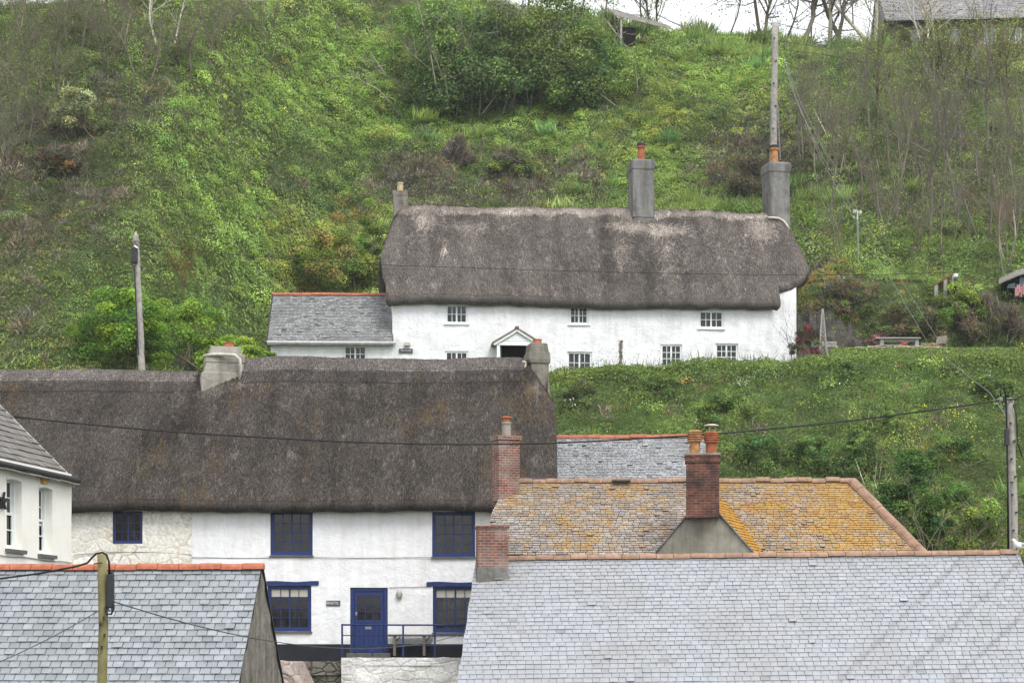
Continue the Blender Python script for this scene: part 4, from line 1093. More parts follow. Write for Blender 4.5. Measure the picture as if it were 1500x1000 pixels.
# sign, floodlight, flood of small things on the wall
a0, a1 = us(584.5), us(604.5); mb = MB(); fbox(mb, uf, a0, a1, -.05, -.005, uf.z_of(517, a0), uf.z_of(510.5, a0)); sg = mb.build('name_sign', MAT['sign'], uc)
text_part('lettering', 'PRIMROSE', .105, uf.P((a0 + a1) / 2, -.052, uf.z_of(513.4, a0)), R(5), MAT['letter'], sg)
a0, a1 = us(591.5), us(601.5); mb = MB(); fbox(mb, uf, a0, a1, -.22, -.03, uf.z_of(507, a0), uf.z_of(501.5, a0), taper=(.8, .8)); mb.build('flood_lamp', MAT['lampglass'], uc, bevel=.02)
# thatch
s0u, s1u = us(557.5, 2.5), us(1171, 3.3)
nm = us(1143, -.45)
def ur_ridge(a): return 21.55 - .03 * np.sin(np.asarray(a, float) * .5) + .1 * np.exp(-((np.asarray(a, float) - 15) / 3) ** 2)
def ur_eave(a): return 16.43 + .05 * np.sin(np.asarray(a, float) * .45)
nL = us(566, -.45)
ut = Thatch(uf, s0u, s1u, -.45, 3.5, 7.45, ur_eave, ur_ridge, hipl=(18.7, 3.0, 1.5), hipr=(18.0, 3.7, 1.5), belly=.3, k=.2, wav=.09, round_=(nL - s0u, s1u - nm))
cl = [(us(940), 2.45, .45, .10, 520, (2.4, 4.8), .9, .4), (us(985), 2.2, .55, .10, 520, (2.4, 4.8), 1.2, .4), (us(1130), 2.45, .35, .25, 520, (2.2, 4.2), .7, .35),
      (us(915), 1.2, .25, .3, 90, (2.4, 4), 1.4, .35), (us(652), 1.25, .05, .1, 60, (3, 5), .3, .3), (us(630), 2.75, .28, .35, 620, (2.2, 4.2), .4, .3), (us(690), 2.3, .9, .2, 140, (2, 3.6), 1.3, .4),
      (us(990), 1.4, .4, .5, 140, (2.2, 4), 1.3, .35), (us(1075), 1.8, 1.1, .6, 260, (1.8, 3.4), 1.1, .3), (us(940), 3.0, .3, .12, 700, (1.8, 3.6), .3, .25)]
ur = ut.build('roof', MAT['thatch_up'], uc, thick=.42, step=.12, strands=48000, ridge_straw=34000, clusters=cl)
Yr = lambda a: uf.P(a, 3.5, 0).y
# chimneys
def ustack(px0, px1, levels, d, depth, mat, rot, bevel=.025):
    Y = uf.P(us((px0 + px1) / 2, d), d, 0).y
    return stack(ur, 'chimney', mat, [(l, r, py) for (l, r, py) in levels], Y, depth, rot, bevel), Y
c2, Y2 = ustack(922, 958, [(925, 955, 233), (924, 957, 235), (923, 957, 247), (924, 956, 249), (924, 957, 318), (926, 957, 319), (926, 957, 345)], 2.75, 1.0, MAT['cement'], R(9))
c2['label'] = 'tall grey chimney rising from the middle of the ridge'
x = wx(940, Y2); pot(c2, x, Y2 + .5, wz(234, Y2), .165, .82, MAT['terra_pot'])
mb = MB(); mb.lathe(x, Y2 + .5, [(.2, wz(210, Y2)), (.2, wz(208, Y2) + .05), (.1, wz(208, Y2) + .08)], 12); mb.build('pot_cap', MAT['lead'], c2)
c3, Y3 = ustack(1120, 1156, [(1124, 1153, 237), (1122, 1156, 240), (1121, 1155, 251), (1122, 1154, 253), (1125, 1155, 330), (1126, 1156, 345)], 3.0, 1.05, MAT['cement'], R(13))
c3['label'] = 'tall grey chimney at the gable end beside the pole'
x = wx(1136, Y3); pot(c3, x, Y3 + .5, wz(238, Y3), .19, .86, MAT['pot_orange'])
mb = MB(); mb.lathe(x, Y3 + .5, [(.22, wz(213, Y3)), (.23, wz(210, Y3)), (.12, wz(208.5, Y3))], 12); mb.build('pot_cap', MAT['lead'], c3)
mb = MB(); mb.tube([W(px, py, Y3 - .12 - k * .02) for k, (px, py) in enumerate(((1125, 319), (1132, 319), (1141, 320), (1148, 324), (1153, 331), (1156, 338)))], .065, 6); mb.build('flaunching', MAT['mortar_light'], c3, smooth=True)
c1, Y1 = ustack(573, 597, [(574, 596, 279), (574, 596, 285), (575, 596, 287), (576, 597, 330)], 3.9, .8, MAT['stone_gable'], R(6))
c1['label'] = 'short dark chimney with a buff pot'
pot(c1, wx(585.5, Y1), Y1 + .4, wz(280, Y1), .15, .5, MAT['pot_buff'], 'stub')

# annex
an = thing('slate_annex', 'single storey white annex with grey slates and an orange ridge against the upper cottage', 'annex', (-9, 97, 11.4))
af = Fr(391.5, 94.6, R(1))
asR = af.s_of(577); zr5 = 16.98; ze5 = af.z_of(499, 2); run = 2.75; pt5 = (zr5 - ze5) / run; sl5 = math.hypot(1, pt5)
mb = MB(); P0 = af.P(0, run, zr5); U5 = Vector((af.u.x, af.u.y, 0)); V5 = Vector((-af.n.x, -af.n.y, -pt5)).normalized()
slate_field(mb, P0, U5, V5, lambda v: 0, lambda v: asR - .05 + .0 * v, (run + .15) * sl5, .19, .125, tint=(.72, 1.25), hue=.008, wild=.15, N=Vector((0, -1, 1)), wjit=.25, rag=.012, bad=.03)
mb.quad(af.P(.02, run, zr5 - .03), af.P(asR, run, zr5 - .03), af.P(asR, -.12, ze5 - .12), af.P(.02, -.12, ze5 - .12), (.35, .35, .35))
mb.quad(af.P(.02, run, zr5 - .03), af.P(.02, run * 2, ze5), af.P(asR, run * 2, ze5), af.P(asR, run, zr5 - .03), (.8, .8, .8))
r5 = mb.build('roof', MAT['slate_g'], an)
ridge_tiles(MB(), af.P(-.03, run, zr5 - .02), af.P(asR - .35, run, zr5 - .03), .13, .13, .45, ((1, 1, 1), (.95, .9, .92))).build('ridge_tiles', MAT['terra'], r5)
mb = MB(); mb.bar(af.P(-.02, run, zr5 - .05), af.P(-.02, -.1, ze5 - .12), .07, .14); mb.build('verge', MAT['lead'], r5)
wo = (af.s_of(503), af.s_of(537), af.z_of(530, 3.5), af.z_of(505.5, 3.5))
mb = wall_panel(af, .15, asR, 11.2, ze5 + .02, [wo], .25, d=.1, step=.3, jit=.02)
mb.quad(af.P(.15, .1, 11.2), af.P(.15, 5.4, 11.2), af.P(.15, 5.4, ze5), af.P(.15, .1, ze5)); mb.add([af.P(.15, .1, ze5), af.P(.15, 5.4, ze5), af.P(.15, run, zr5 - .1)], [(0, 1, 2)])
mb.build('wall', MAT['white2'], an)
window(an, af, *wo, .15, 4, 2, sill=None, **kw)
mb = MB(); mb.tube([af.P(.0, -.2, ze5 - .1), af.P(asR + .1, -.2, ze5 - .12)], .06, 8); fbox(mb, af, .1, asR, -.05, .09, ze5 - .2, ze5 - .06); mb.build('gutter', MAT['gutter'], an)
mb = MB(); mb.box(*(af.P(asR + .03, .6, 15.2)), .06, 1.9, .9, R(1)); 
mb = MB(); mb.hexa([af.P(asR - .02, -.05, ze5 - .1), af.P(asR + .12, -.05, ze5 - .1), af.P(asR + .12, run, zr5 - .05), af.P(asR - .02, run, zr5 - .05), af.P(asR - .02, -.05, ze5 + .14), af.P(asR + .12, -.05, ze5 + .14), af.P(asR + .12, run, zr5 + .1), af.P(asR - .02, run, zr5 + .1)]); mb.build('verge_flashing', MAT['wallwash'], r5)

# =================================================================== house and shed on the skyline
tfm = Fr(1296, 150.0, R(-4))
hh = thing('hilltop_house', 'long slate roofed house half hidden by trees on top of the hill', 'house', (36, 152, 42))
ze6 = tfm.z_of(31, 3); mb = MB(); pt6 = .72; sl6 = math.hypot(1, pt6)
U6 = Vector((tfm.u.x, tfm.u.y, 0)); run6 = 6.4
slate_field(mb, tfm.P(0, run6 - .4, ze6 + run6 * pt6), U6, Vector((-tfm.n.x, -tfm.n.y, -pt6)).normalized(), lambda v: 0, lambda v: 16, run6 * sl6, .45, .28, tint=(.88, 1.12), hue=.02, N=Vector((0, -1, 1)), thick=.02)
mb.quad(tfm.P(0, run6 - .4, ze6 + run6 * pt6 - .03), tfm.P(0, run6 * 2 - .4, ze6), tfm.P(16, run6 * 2 - .4, ze6), tfm.P(16, run6 - .4, ze6 + run6 * pt6 - .03))
r6 = mb.build('roof', MAT['shingle'], hh)
mb = MB(); fbox(mb, tfm, 0, 16, -.45, -.3, ze6 - .22, ze6 + .02); mb.bar(tfm.P(-.06, -.4, ze6 - .1), tfm.P(-.06, run6 - .4, ze6 + run6 * pt6 - .1), .12, .3); mb.build('fascia', MAT['lead'], r6)
for px in (1457,):
    a = tfm.s_of(px, 4); mb = MB(); dd = 2.7; z_ = ze6 + (dd + .4) * pt6
    mb.hexa([tfm.P(a - .9, dd, z_ + .0), tfm.P(a + .9, dd, z_ + .0), tfm.P(a + .9, dd + 1.2, z_ + 1.2 * pt6), tfm.P(a - .9, dd + 1.2, z_ + 1.2 * pt6), tfm.P(a - .9, dd, z_ + .12), tfm.P(a + .9, dd, z_ + .12), tfm.P(a + .9, dd + 1.2, z_ + 1.2 * pt6 + .12), tfm.P(a - .9, dd + 1.2, z_ + 1.2 * pt6 + .12)]); mb.build('rooflight', MAT['feather'], r6)
wins6 = [(a, a + .9, ze6 - 1.75, ze6 - .6) for a in (1.9, 4.6, 7.2, 9.0, 10.6, 12.6)]
mb = wall_panel(tfm, .1, 15.8, 40.2, ze6 - .1, wins6, .2, step=.8, jit=.01, d=.1)
mb.quad(tfm.P(.1, .1, 40.2), tfm.P(.1, run6 * 2 - .8, 40.2), tfm.P(.1, run6 * 2 - .8, ze6 - .1), tfm.P(.1, .1, ze6 - .1)); mb.add([tfm.P(.1, .1, ze6 - .1), tfm.P(.1, run6 * 2 - .8, ze6 - .1), tfm.P(.1, run6 - .4, ze6 + run6 * pt6 - .2)], [(0, 1, 2)])
mb.build('wall', MAT['house_wall'], hh)
for w6 in wins6: window(hh, tfm, *w6, .15, 2, 1, MAT['wood_white'], MAT['blueglass'], fw=.08)
shd = thing('field_shed', 'low weathered shed with a sloping board roof sunk behind the skyline grass', 'shed', (9.5, 141, 42))
sf = Fr(907, 139.5, R(14)); mb = MB()
for i in range(5):
    d0_, d1_ = i * .4, (i + 1) * .4 + .05
    a_, b_ = 43.3 + i * .22, 42.6 + i * .2
    mb.hexa([sf.P(-.3, d0_, a_), sf.P(4.0, d0_, b_), sf.P(4.0, d1_, b_ + .18), sf.P(-.3, d1_, a_ + .22), sf.P(-.3, d0_, a_ + .07), sf.P(4.0, d0_, b_ + .07), sf.P(4.0, d1_, b_ + .25), sf.P(-.3, d1_, a_ + .29)])
mb.build('roof', MAT['felt'], shd, bevel=.02)
mb = MB(); fbox(mb, sf, .15, 1.3, .4, 1.4, 40.5, 42.7); mb.build('wall', MAT['shade_in'], shd)  # black box painted as the shaded gap under the shed roof
for a in (.1,): mb = MB(); fbox(mb, sf, a, a + .12, .03, .15, 40.5, 43.1 - .15 * a); mb.build('post', MAT['greywood'], shd)
# =================================================================== terrain
TOPX = [-200, -60, -34, -24, -17, -13, -9, -4, 0, 5, 8, 11.5, 18, 24, 30, 37, 60, 200]
TOPZ = [38, 38.2, 38.0, 38.7, 41.0, 46.5, 51, 49.6, 47.0, 46.0, 44.5, 44.0, 43.6, 43.0, 42.4, 42.3, 42, 40]
def terrain(X, Y, rough=True):
    X = np.asarray(X, float); Y = np.asarray(Y, float)
    hill_c = .75 * Y - 64.2
    cen = np.where(Y > 105, hill_c, np.interp(Y, [-40, 64.3, 64.8, 73.5, 88, 92, 104, 105], [-6, -6, -.3, 0, 11.2, 11.3, 11.3, 14.5]))
    low = np.where(Y > 105, hill_c, np.interp(Y, [-40, 59, 66, 90.3, 92.5, 94, 104, 105], [-6, -6, 2, 12.0, 11.9, 11.4, 11.4, 14.5]))
    hill_r = 18.3 + .600 * (Y - 103.2)
    gar = np.where(Y > 103.2, hill_r, np.interp(Y, [-40, 59, 66, 91.4, 93.6, 101.6, 103.2], [-6, -6, 2, 12.5, 13.8, 13.9, 18.3]))
    lef = np.where(Y > 73.6, 3 + .75 * (Y - 73), np.interp(Y, [-40, 64.3, 64.8, 73, 73.6], [-6, -6, -.3, 0, 3]))
    z = cen + (low - cen) * sstep(1.0, 2.4, X)
    wr = np.where(Y < 104, sstep(13.7, 14.8, X), sstep(13.7, 14.8 + 6 * sstep(103, 112, Y), X))
    z = z + (gar - z) * wr
    g = np.clip(Y - 92, 0, 60)
    wl = 1 - sstep(-17.5 - .10 * g, -12.4 + .10 * g, X)
    z = z + (lef - z) * wl
    top = np.interp(X, TOPX, TOPZ)
    st = np.stack([z, top]); m = st.min(0); k = .9
    z2 = m - k * np.log(np.exp(-(st - m) / k).sum(0))
    z = np.where(Y > 105, z2, np.minimum(z, top))
    if rough:
        P = np.stack([X.ravel(), Y.ravel(), 0 * X.ravel()], -1)
        nz = ((fbm(P, .16, 3) - .5) * 2.2 + (fbm(P + 40, .5, 3) - .5) * 1.7).reshape(X.shape)
        w = sstep(104, 109, Y) + sstep(15, 18, X) * sstep(103, 105, Y) + wl * sstep(73.5, 78, Y) + sstep(2, 4, X) * sstep(67, 72, Y) * (1 - sstep(88, 91, Y))
        z = z + nz * np.clip(w, 0, 1) * (1 - .75 * sstep(-2.5, 0, z - top))
    return z
def gz(x, y): return float(terrain(np.array([x]), np.array([y]))[0])
_Ys = np.arange(64, 175, .1)
def ground_at(px, py, ymin=72.0):
    Y = _Ys[_Ys >= ymin]; X = (px - CX) / F * Y
    z = terrain(X, Y); s = (HY - py) / F * Y
    k = np.nonzero(z >= s)[0]
    i = k[0] if len(k) else len(Y) - 1
    return X[i], Y[i], z[i]
gx = np.concatenate([np.linspace(-200, -45, 24), np.arange(-44, 48, .45), np.linspace(48.5, 200, 24)])
gy = np.concatenate([np.linspace(-60, 56, 14), np.arange(57, 160, .45), np.linspace(161, 420, 24)])
GX, GY = np.meshgrid(gx, gy, indexing='ij'); GZ = terrain(GX, GY)
idx = np.arange(GX.size).reshape(GX.shape)
hs = np_mesh('hillside', np.stack([GX, GY, GZ], -1).reshape(-1, 3), np.stack([idx[:-1, :-1], idx[1:, :-1], idx[1:, 1:], idx[:-1, 1:]], -1).reshape(-1, 4), MAT['soil'], smooth=True)
tag(hs, kind='structure')
mb = MB(); mb.box((wx(500, 62.75) + 1.2) / 2, 64.0, -.6, (1.2 - wx(500, 62.75)) / 2, 1.0, .415); tag(mb.build('terrace', MAT['earth']), kind='structure')
mb = MB(); mb.box((-21 + wx(500, 63.7)) / 2 - .02, 64.5, -.75, (21 + wx(500, 63.7)) / 2 - .04, .6, .4); tag(mb.build('ledge', MAT['soil']), kind='structure')
mb = MB(); mb.quad((-700, -500, -6.4), (700, -500, -6.4), (700, 900, -6.4), (-700, 900, -6.4)); tag(mb.build('ground', MAT['earth']), kind='structure')

# =================================================================== leaves and twigs (numpy)
def leaf_quads(P, N, size, asp, T=None, fold=0.0):
    n = len(P)
    r = rng.normal(size=(n, 3)) if T is None else T + rng.normal(size=(n, 3)) * .25
    t = r - (r * N).sum(1, keepdims=True) * N; t /= np.linalg.norm(t, axis=1, keepdims=True) + 1e-9
    b = np.cross(N, t)
    L = size[:, None]; Wd = L * asp
    tip = P + t * L * .6; base = P - t * L * .4
    l = P + b * Wd * .5 + N * Wd * fold; r2 = P - b * Wd * .5 + N * Wd * fold
    return np.stack([base, r2, tip, l], 1).reshape(-1, 3)
def unit(v): return v / (np.linalg.norm(v, axis=-1, keepdims=True) + 1e-9)
class Leaves:
    def __init__(s): s.V = []; s.c = []
    def add(s, V, col):  # V (4n,3) col (n,3)
        s.V.append(V); s.c.append(np.repeat(col, 4, 0))
    def build(s, name, mat, parent=None):
        V = np.concatenate(s.V); c = np.clip(np.concatenate(s.c), .004, .9)
        return np_mesh(name, V, np.arange(len(V)).reshape(-1, 4), mat, parent, c)
FOL = 1.95
def tone(cols, n, var=.22, hue=.12):
    c = np.array(cols)[rng.integers(0, len(cols), n)] * FOL
    k = np.exp(rng.normal(0, var, (n, 1))); h = rng.normal(0, hue, (n, 1))
    return c * k * np.concatenate([1 + h, 1 + 0 * h, 1 - h], 1)
G_ = [(.138, .205, .045), (.118, .188, .042), (.160, .218, .052)]
B_ = [(.074, .112, .036), (.092, .130, .040), (.062, .092, .034)]
D_ = [(.056, .068, .029), (.070, .076, .036), (.046, .056, .025)]
H_ = [(.085, .070, .058), (.065, .056, .046), (.110, .090, .068)]
Y_ = [(.185, .215, .045), (.160, .205, .040), (.21, .215, .06)]
O_ = [(.20, .115, .035), (.15, .10, .04), (.17, .15, .04)]
T_ = [(.150, .130, .095), (.115, .098, .072), (.185, .165, .125)]
R_ = [(.145, .195, .055), (.18, .215, .07), (.12, .18, .05)]
CL = dict(G=G_, B=B_, D=D_, H=H_, Y=Y_, O=O_, T=T_, R=R_)
KEYS = list('GBDHYOTR')
ZONES = [('D', 110, 190, 210, 200, 4.0), ('T', 90, 75, 240, 80, 1.5), ('D', 150, 60, 260, 70, 1.2), ('H', 215, 160, 90, 55, 5.0), ('H', 50, 265, 90, 80, 3.5), ('H', 130, 335, 90, 50, 2.2), ('H', 30, 420, 60, 60, 1.5), ('H', 330, 275, 40, 22, 1.6), ('D', 60, 420, 170, 120, 1.8), ('B', 230, 400, 170, 70, 1.5),
         ('G', 430, 190, 180, 180, 2.4), ('G', 330, 330, 140, 80, 1.6), ('Y', 470, 380, 90, 50, 1.6), ('O', 500, 318, 60, 22, 1.4), ('B', 470, 255, 120, 50, 1.4), ('H', 500, 275, 60, 25, 1.0), ('H', 320, 60, 50, 45, 1.2),
         ('G', 640, 175, 230, 40, 2.2), ('R', 660, 190, 230, 22, 1.8), ('H', 680, 270, 130, 30, 14.0), ('H', 770, 240, 50, 28, 5.0), ('H', 610, 250, 50, 25, 4.0), ('B', 720, 245, 70, 25, 1.5), ('B', 740, 120, 180, 60, 1.0),
         ('Y', 1000, 175, 150, 60, 2.4), ('G', 960, 95, 260, 45, 2.2), ('R', 1050, 62, 260, 25, 2.6), ('G', 960, 250, 140, 45, 1.6), ('R', 950, 292, 180, 18, 3.0), ('H', 1110, 240, 80, 42, 6.0), ('B', 1090, 230, 90, 50, 1.5), ('R', 1205, 320, 45, 65, 3.4), ('G', 1200, 330, 60, 60, 1.6),
         ('T', 1350, 220, 190, 160, 1.1), ('B', 1340, 280, 190, 150, 2.0), ('H', 1330, 240, 170, 110, 1.0), ('D', 1330, 200, 180, 120, 1.4), ('G', 1330, 360, 100, 40, 1.2), ('D', 1420, 250, 120, 100, 1.0), ('O', 1225, 420, 60, 35, 1.2), ('G', 1420, 420, 90, 25, 1.5),
         ('B', 900, 600, 240, 110, 7.0), ('B', 1230, 590, 330, 100, 7.0), ('G', 1150, 600, 260, 90, 3.0), ('H', 1230, 435, 70, 40, 3.0), ('O', 1215, 415, 60, 25, 1.5), ('D', 850, 560, 60, 50, .9), ('Y', 1390, 620, 90, 45, .35), ('D', 1430, 480, 90, 60, 1.4)]
def classify(px, py):
    n = len(px); Wt = np.zeros((n, len(KEYS))) + .06
    Wt[:, KEYS.index('G')] += .3; Wt[:, KEYS.index('B')] += .25
    P = np.stack([px, py, 0 * px], -1)
    for (k, cx, cy, rx, ry, w) in ZONES:
        e = np.exp(-(((px - cx) / rx) ** 2 + ((py - cy) / ry) ** 2) * 1.1)
        Wt[:, KEYS.index(k)] += w * e
    for i in range(len(KEYS)): Wt[:, i] *= .02 + 9 * np.clip(.55 * fbm(P + 31 * i, .03, 3) + .45 * vnoise(P + 77 * i, .011) - .28, 0, 1) ** 2.2
    Wt /= Wt.sum(1, keepdims=True); cs = Wt.cumsum(1)
    return (rng.random((n, 1)) > cs).sum(1).clip(0, len(KEYS) - 1)
def blocked(X, Y):
    b = (X > -21) & (X < 1.7) & (Y < 73.9)
    b |= (Y < 65.3) & (X < 12.6)
    b |= (X > 1) & (X < 6.9) & (Y < 73.2)
    c, s = math.cos(uf.a), math.sin(uf.a); dx, dy = X - uf.o.x, Y - uf.o.y
    a, d = dx * c + dy * s, -dx * s + dy * c
    b |= (a > -7.0) & (a < 19.7) & (d > -2.0) & (d < 7.6)
    b |= (a > -6.5) & (a < 0) & (d > -2) & (d < 6.5)
    b |= (X > 13.4) & (X < 26.5) & (Y > 94.6) & (Y < 102.0)
    return b
def scatter(y0, y1, dens, xpad=8):
    A = (y1 - y0); xm = .255 * y1 + xpad; n = int(dens * A * 2 * xm)
    Y = rng.uniform(y0, y1, n); X = rng.uniform(-xm, xm, n)
    k = (np.abs(X) < .255 * Y + xpad) & ~blocked(X, Y)
    return X[k], Y[k]
packs = {'undergrowth': Leaves(), 'grass': Leaves(), 'scrub_twigs': Leaves()}
def plant(X, Y, scale=1.0, force=None, zoff=0.0, emb=False):
    Z = terrain(X, Y) + zoff
    e = .3; nx = -(terrain(X + e, Y) - terrain(X - e, Y)) / (2 * e); ny = -(terrain(X, Y + e) - terrain(X, Y - e)) / (2 * e)
    GN = unit(np.stack([nx, ny, np.ones_like(nx)], -1)); GN = unit(GN * np.array([1, 1, 1.0]) + np.array([0, 0, .5]))
    px = CX + F * X / Y; py = HY - F * Z / Y
    cls = classify(px, py) if force is None else np.full(len(X), KEYS.index(force))
    for ki, key in enumerate(KEYS):
        m = np.nonzero(cls == ki)[0]
        if not len(m): continue
        C0 = np.stack([X[m], Y[m], Z[m]], -1); N0 = GN[m]; nb = len(m)
        if key in 'GBDYO':
            nl = int(dict(G=40, B=44, D=46, Y=40, O=40)[key] * 2.1 * max(1, scale ** 1.5) * (.62 if emb else 1)); rad = rng.uniform(.28, .62, nb) * scale * dict(G=1, B=1.1, D=1.25, Y=.9, O=.9)[key]
            big = rng.random(nb) < .08; rad = np.where(big, rad * 1.7, rad)
            dirs = rng.normal(size=(nb, nl, 3)); dirs = dirs * np.where((dirs * N0[:, None]).sum(-1, keepdims=True) < -.25, -1, 1); dirs = unit(dirs + N0[:, None] * .35)
            rr = (1 - .45 * rng.random((nb, nl, 1)) ** 2) * rad[:, None, None]
            P = C0[:, None] + dirs * rr * np.array([1, 1, .85]) + N0[:, None] * (.05 * rad[:, None, None])
            N = unit(dirs * .8 + np.array([0, -.12, .55]) + rng.normal(size=dirs.shape) * .26)
            sz = rng.uniform(.055, .115, (nb, nl)) * min(scale, 1.1) * (np.clip(Y[m], 62, 140) / 112)[:, None] * dict(G=1.05, B=1, D=.85, Y=1, O=.9)[key]
            bc = tone(CL[key], nb, .42 if emb else .32, .06)
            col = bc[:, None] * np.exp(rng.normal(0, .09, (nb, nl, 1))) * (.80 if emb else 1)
            if key in 'GY':     # some bracken-like fresh tips
                pass
            packs['undergrowth'].add(leaf_quads(P.reshape(-1, 3), N.reshape(-1, 3), sz.ravel(), .62), col.reshape(-1, 3))
        elif key in 'H':
            nl = int(64 * max(1, scale ** 1.3)); rad = rng.uniform(.3, .7, nb) * scale
            dirs = unit(rng.normal(size=(nb, nl, 3)) + N0[:, None] * .8)
            rr = (1 - .5 * rng.random((nb, nl, 1))) * rad[:, None, None]
            P = C0[:, None] + dirs * rr
            T = unit(dirs + np.array([0, 0, .5]) + rng.normal(size=dirs.shape) * .5)
            N = unit(np.cross(T, rng.normal(size=T.shape)))
            sz = rng.uniform(.18, .42, (nb, nl)) * min(scale, 1.2)
            col = tone(H_, nb, .25, .08)[:, None] * np.exp(rng.normal(0, .3, (nb, nl, 1)))
            packs['scrub_twigs'].add(leaf_quads(P.reshape(-1, 3), N.reshape(-1, 3), sz.ravel(), .09, T.reshape(-1, 3)), col.reshape(-1, 3))
            # a few leaves among them
            j = rng.integers(0, nb, nb * 10); P2 = C0[j] + unit(rng.normal(size=(len(j), 3)) + N0[j]) * (rad[j] * .95)[:, None]
            packs['undergrowth'].add(leaf_quads(P2, unit(rng.normal(size=P2.shape) * .6 + N0[j]), rng.uniform(.06, .12, len(j)) * scale, .6), tone(B_ + D_, len(j)))
        elif key == 'T':
            nl = 6; spread = rng.uniform(.2, .55, nb)
            base = C0[:, None] + rng.normal(size=(nb, nl, 3)) * np.array([1, 1, .1]) * spread[:, None, None]
            T = unit(np.array([0, -.05, 1.0]) + rng.normal(size=(nb, nl, 3)) * np.array([.30, .30, .18]))
            Ln = rng.uniform(.3, .95, (nb, nl)) * scale * rng.uniform(.7, 1.4, (nb, 1))
            P = base + T * (Ln * .4)[..., None]
            N = unit(np.cross(T, rng.normal(size=T.shape)))
            col = tone(T_, nb, .22, .06)[:, None] * np.exp(rng.normal(0, .25, (nb, nl, 1)))
            packs['scrub_twigs'].add(leaf_quads(P.reshape(-1, 3), N.reshape(-1, 3), Ln.ravel(), .022, T.reshape(-1, 3)), col.reshape(-1, 3))
            nl = 36; j = np.repeat(np.arange(nb), nl)
            P2 = C0[j] + rng.normal(size=(len(j), 3)) * np.array([.45, .45, .1]) + np.array([0, 0, 1]) * (rng.random(len(j)) ** 1.6 * 1.1)[:, None]
            packs['undergrowth'].add(leaf_quads(P2, unit(rng.normal(size=P2.shape) * .7 + N0[j]), rng.uniform(.06, .13, len(j)) * scale, .6), tone(D_ + B_, len(j)) * np.repeat(np.exp(rng.normal(0, .25, nb)), nl)[:, None])
        elif key == 'R':
            nl = int(64 * max(1, scale))
            base = C0[:, None] + rng.normal(size=(nb, nl, 3)) * np.array([.38, .38, .03])
            lean = rng.normal(size=(nb, 1, 3)) * .25
            T = unit(np.array([0, -.25, 1.0]) + lean + rng.normal(size=(nb, nl, 3)) * .35)
            Ln = rng.uniform(.2, .52, (nb, nl)) * scale
            P = base + T * (Ln * .38)[..., None]
            N = unit(np.cross(T, rng.normal(size=T.shape) + np.array([1.2, 0, 0])))
            col = tone(R_, nb, .2, .08)[:, None] * np.exp(rng.normal(0, .22, (nb, nl, 1)))
            packs['grass'].add(leaf_quads(P.reshape(-1, 3), N.reshape(-1, 3), Ln.ravel(), .085, T.reshape(-1, 3)), col.reshape(-1, 3))
X, Y = scatter(104.2, 148, 4.6); plant(X, Y)
X, Y = scatter(104.2, 147, .22); plant(X, Y, 2.1, zoff=.25)          # bigger clumps stand up out of the rest
X, Y = scatter(148, 160, .8); plant(X, Y)
X, Y = scatter(73.9, 104.2, 6.0); k = (X < -10) | ((X > 26) & (Y > 93)); plant(X[k], Y[k], .9)
X, Y = scatter(73.9, 104.2, .3); k = (X < -12) | ((X > 26) & (Y > 93)); plant(X[k], Y[k], 1.9, zoff=.2)
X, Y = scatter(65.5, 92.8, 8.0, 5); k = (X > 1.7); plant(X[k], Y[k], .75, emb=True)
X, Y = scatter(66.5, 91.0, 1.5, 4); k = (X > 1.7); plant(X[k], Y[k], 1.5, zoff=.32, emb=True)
def carpet(X, Y, size, bright=.95):
    Z = terrain(X, Y); e = .3
    N0 = unit(np.stack([-(terrain(X + e, Y) - terrain(X - e, Y)) / (2 * e), -(terrain(X, Y + e) - terrain(X, Y - e)) / (2 * e), np.ones_like(X)], -1))
    cls = classify(CX + F * X / Y + rng.normal(size=len(X)) * 3, HY - F * Z / Y + rng.normal(size=len(X)) * 3)
    P = np.stack([X, Y, Z], -1); blot = np.exp((fbm(P, .9, 3) - .5) * 1.6)[:, None] * bright
    T = unit(np.array([0, -.15, .9]) + rng.normal(size=P.shape) * .45); N = unit(N0 * .8 + np.array([0, -.5, .3]) + rng.normal(size=P.shape) * .35)
    c = np.zeros_like(P)
    for ki, key in enumerate(KEYS):
        m = cls == ki
        if m.any(): c[m] = tone({'H': H_ + H_ + D_, 'T': D_ + T_, 'O': B_ + O_, 'R': R_}.get(key, CL[key]), int(m.sum()), .10, .05)
    sz = rng.uniform(.6, 1.4, len(P)) * size
    packs['undergrowth'].add(leaf_quads(P + N0 * (sz * .3 + .10 * rng.random(len(P)))[:, None], N, sz, .3, T), c * blot)
X, Y = scatter(104, 147, 130); carpet(X, Y, .20)
X, Y = scatter(73.9, 104, 130); k = (X < -10) | ((X > 26) & (Y > 93)); carpet(X[k], Y[k], .17)
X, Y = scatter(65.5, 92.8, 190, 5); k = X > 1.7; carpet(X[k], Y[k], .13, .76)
X, Y = scatter(74, 92.5, .8); k = (X > -10) & (X < 1.7); plant(X[k], Y[k], .8)
X, Y = scatter(101.4, 104.5, 3.0); k = (X > 13.6); plant(X[k], Y[k], .8)
X = rng.uniform(14, 28, 420); Y = rng.uniform(101.7, 103.3, 420); plant(X, Y, .8)
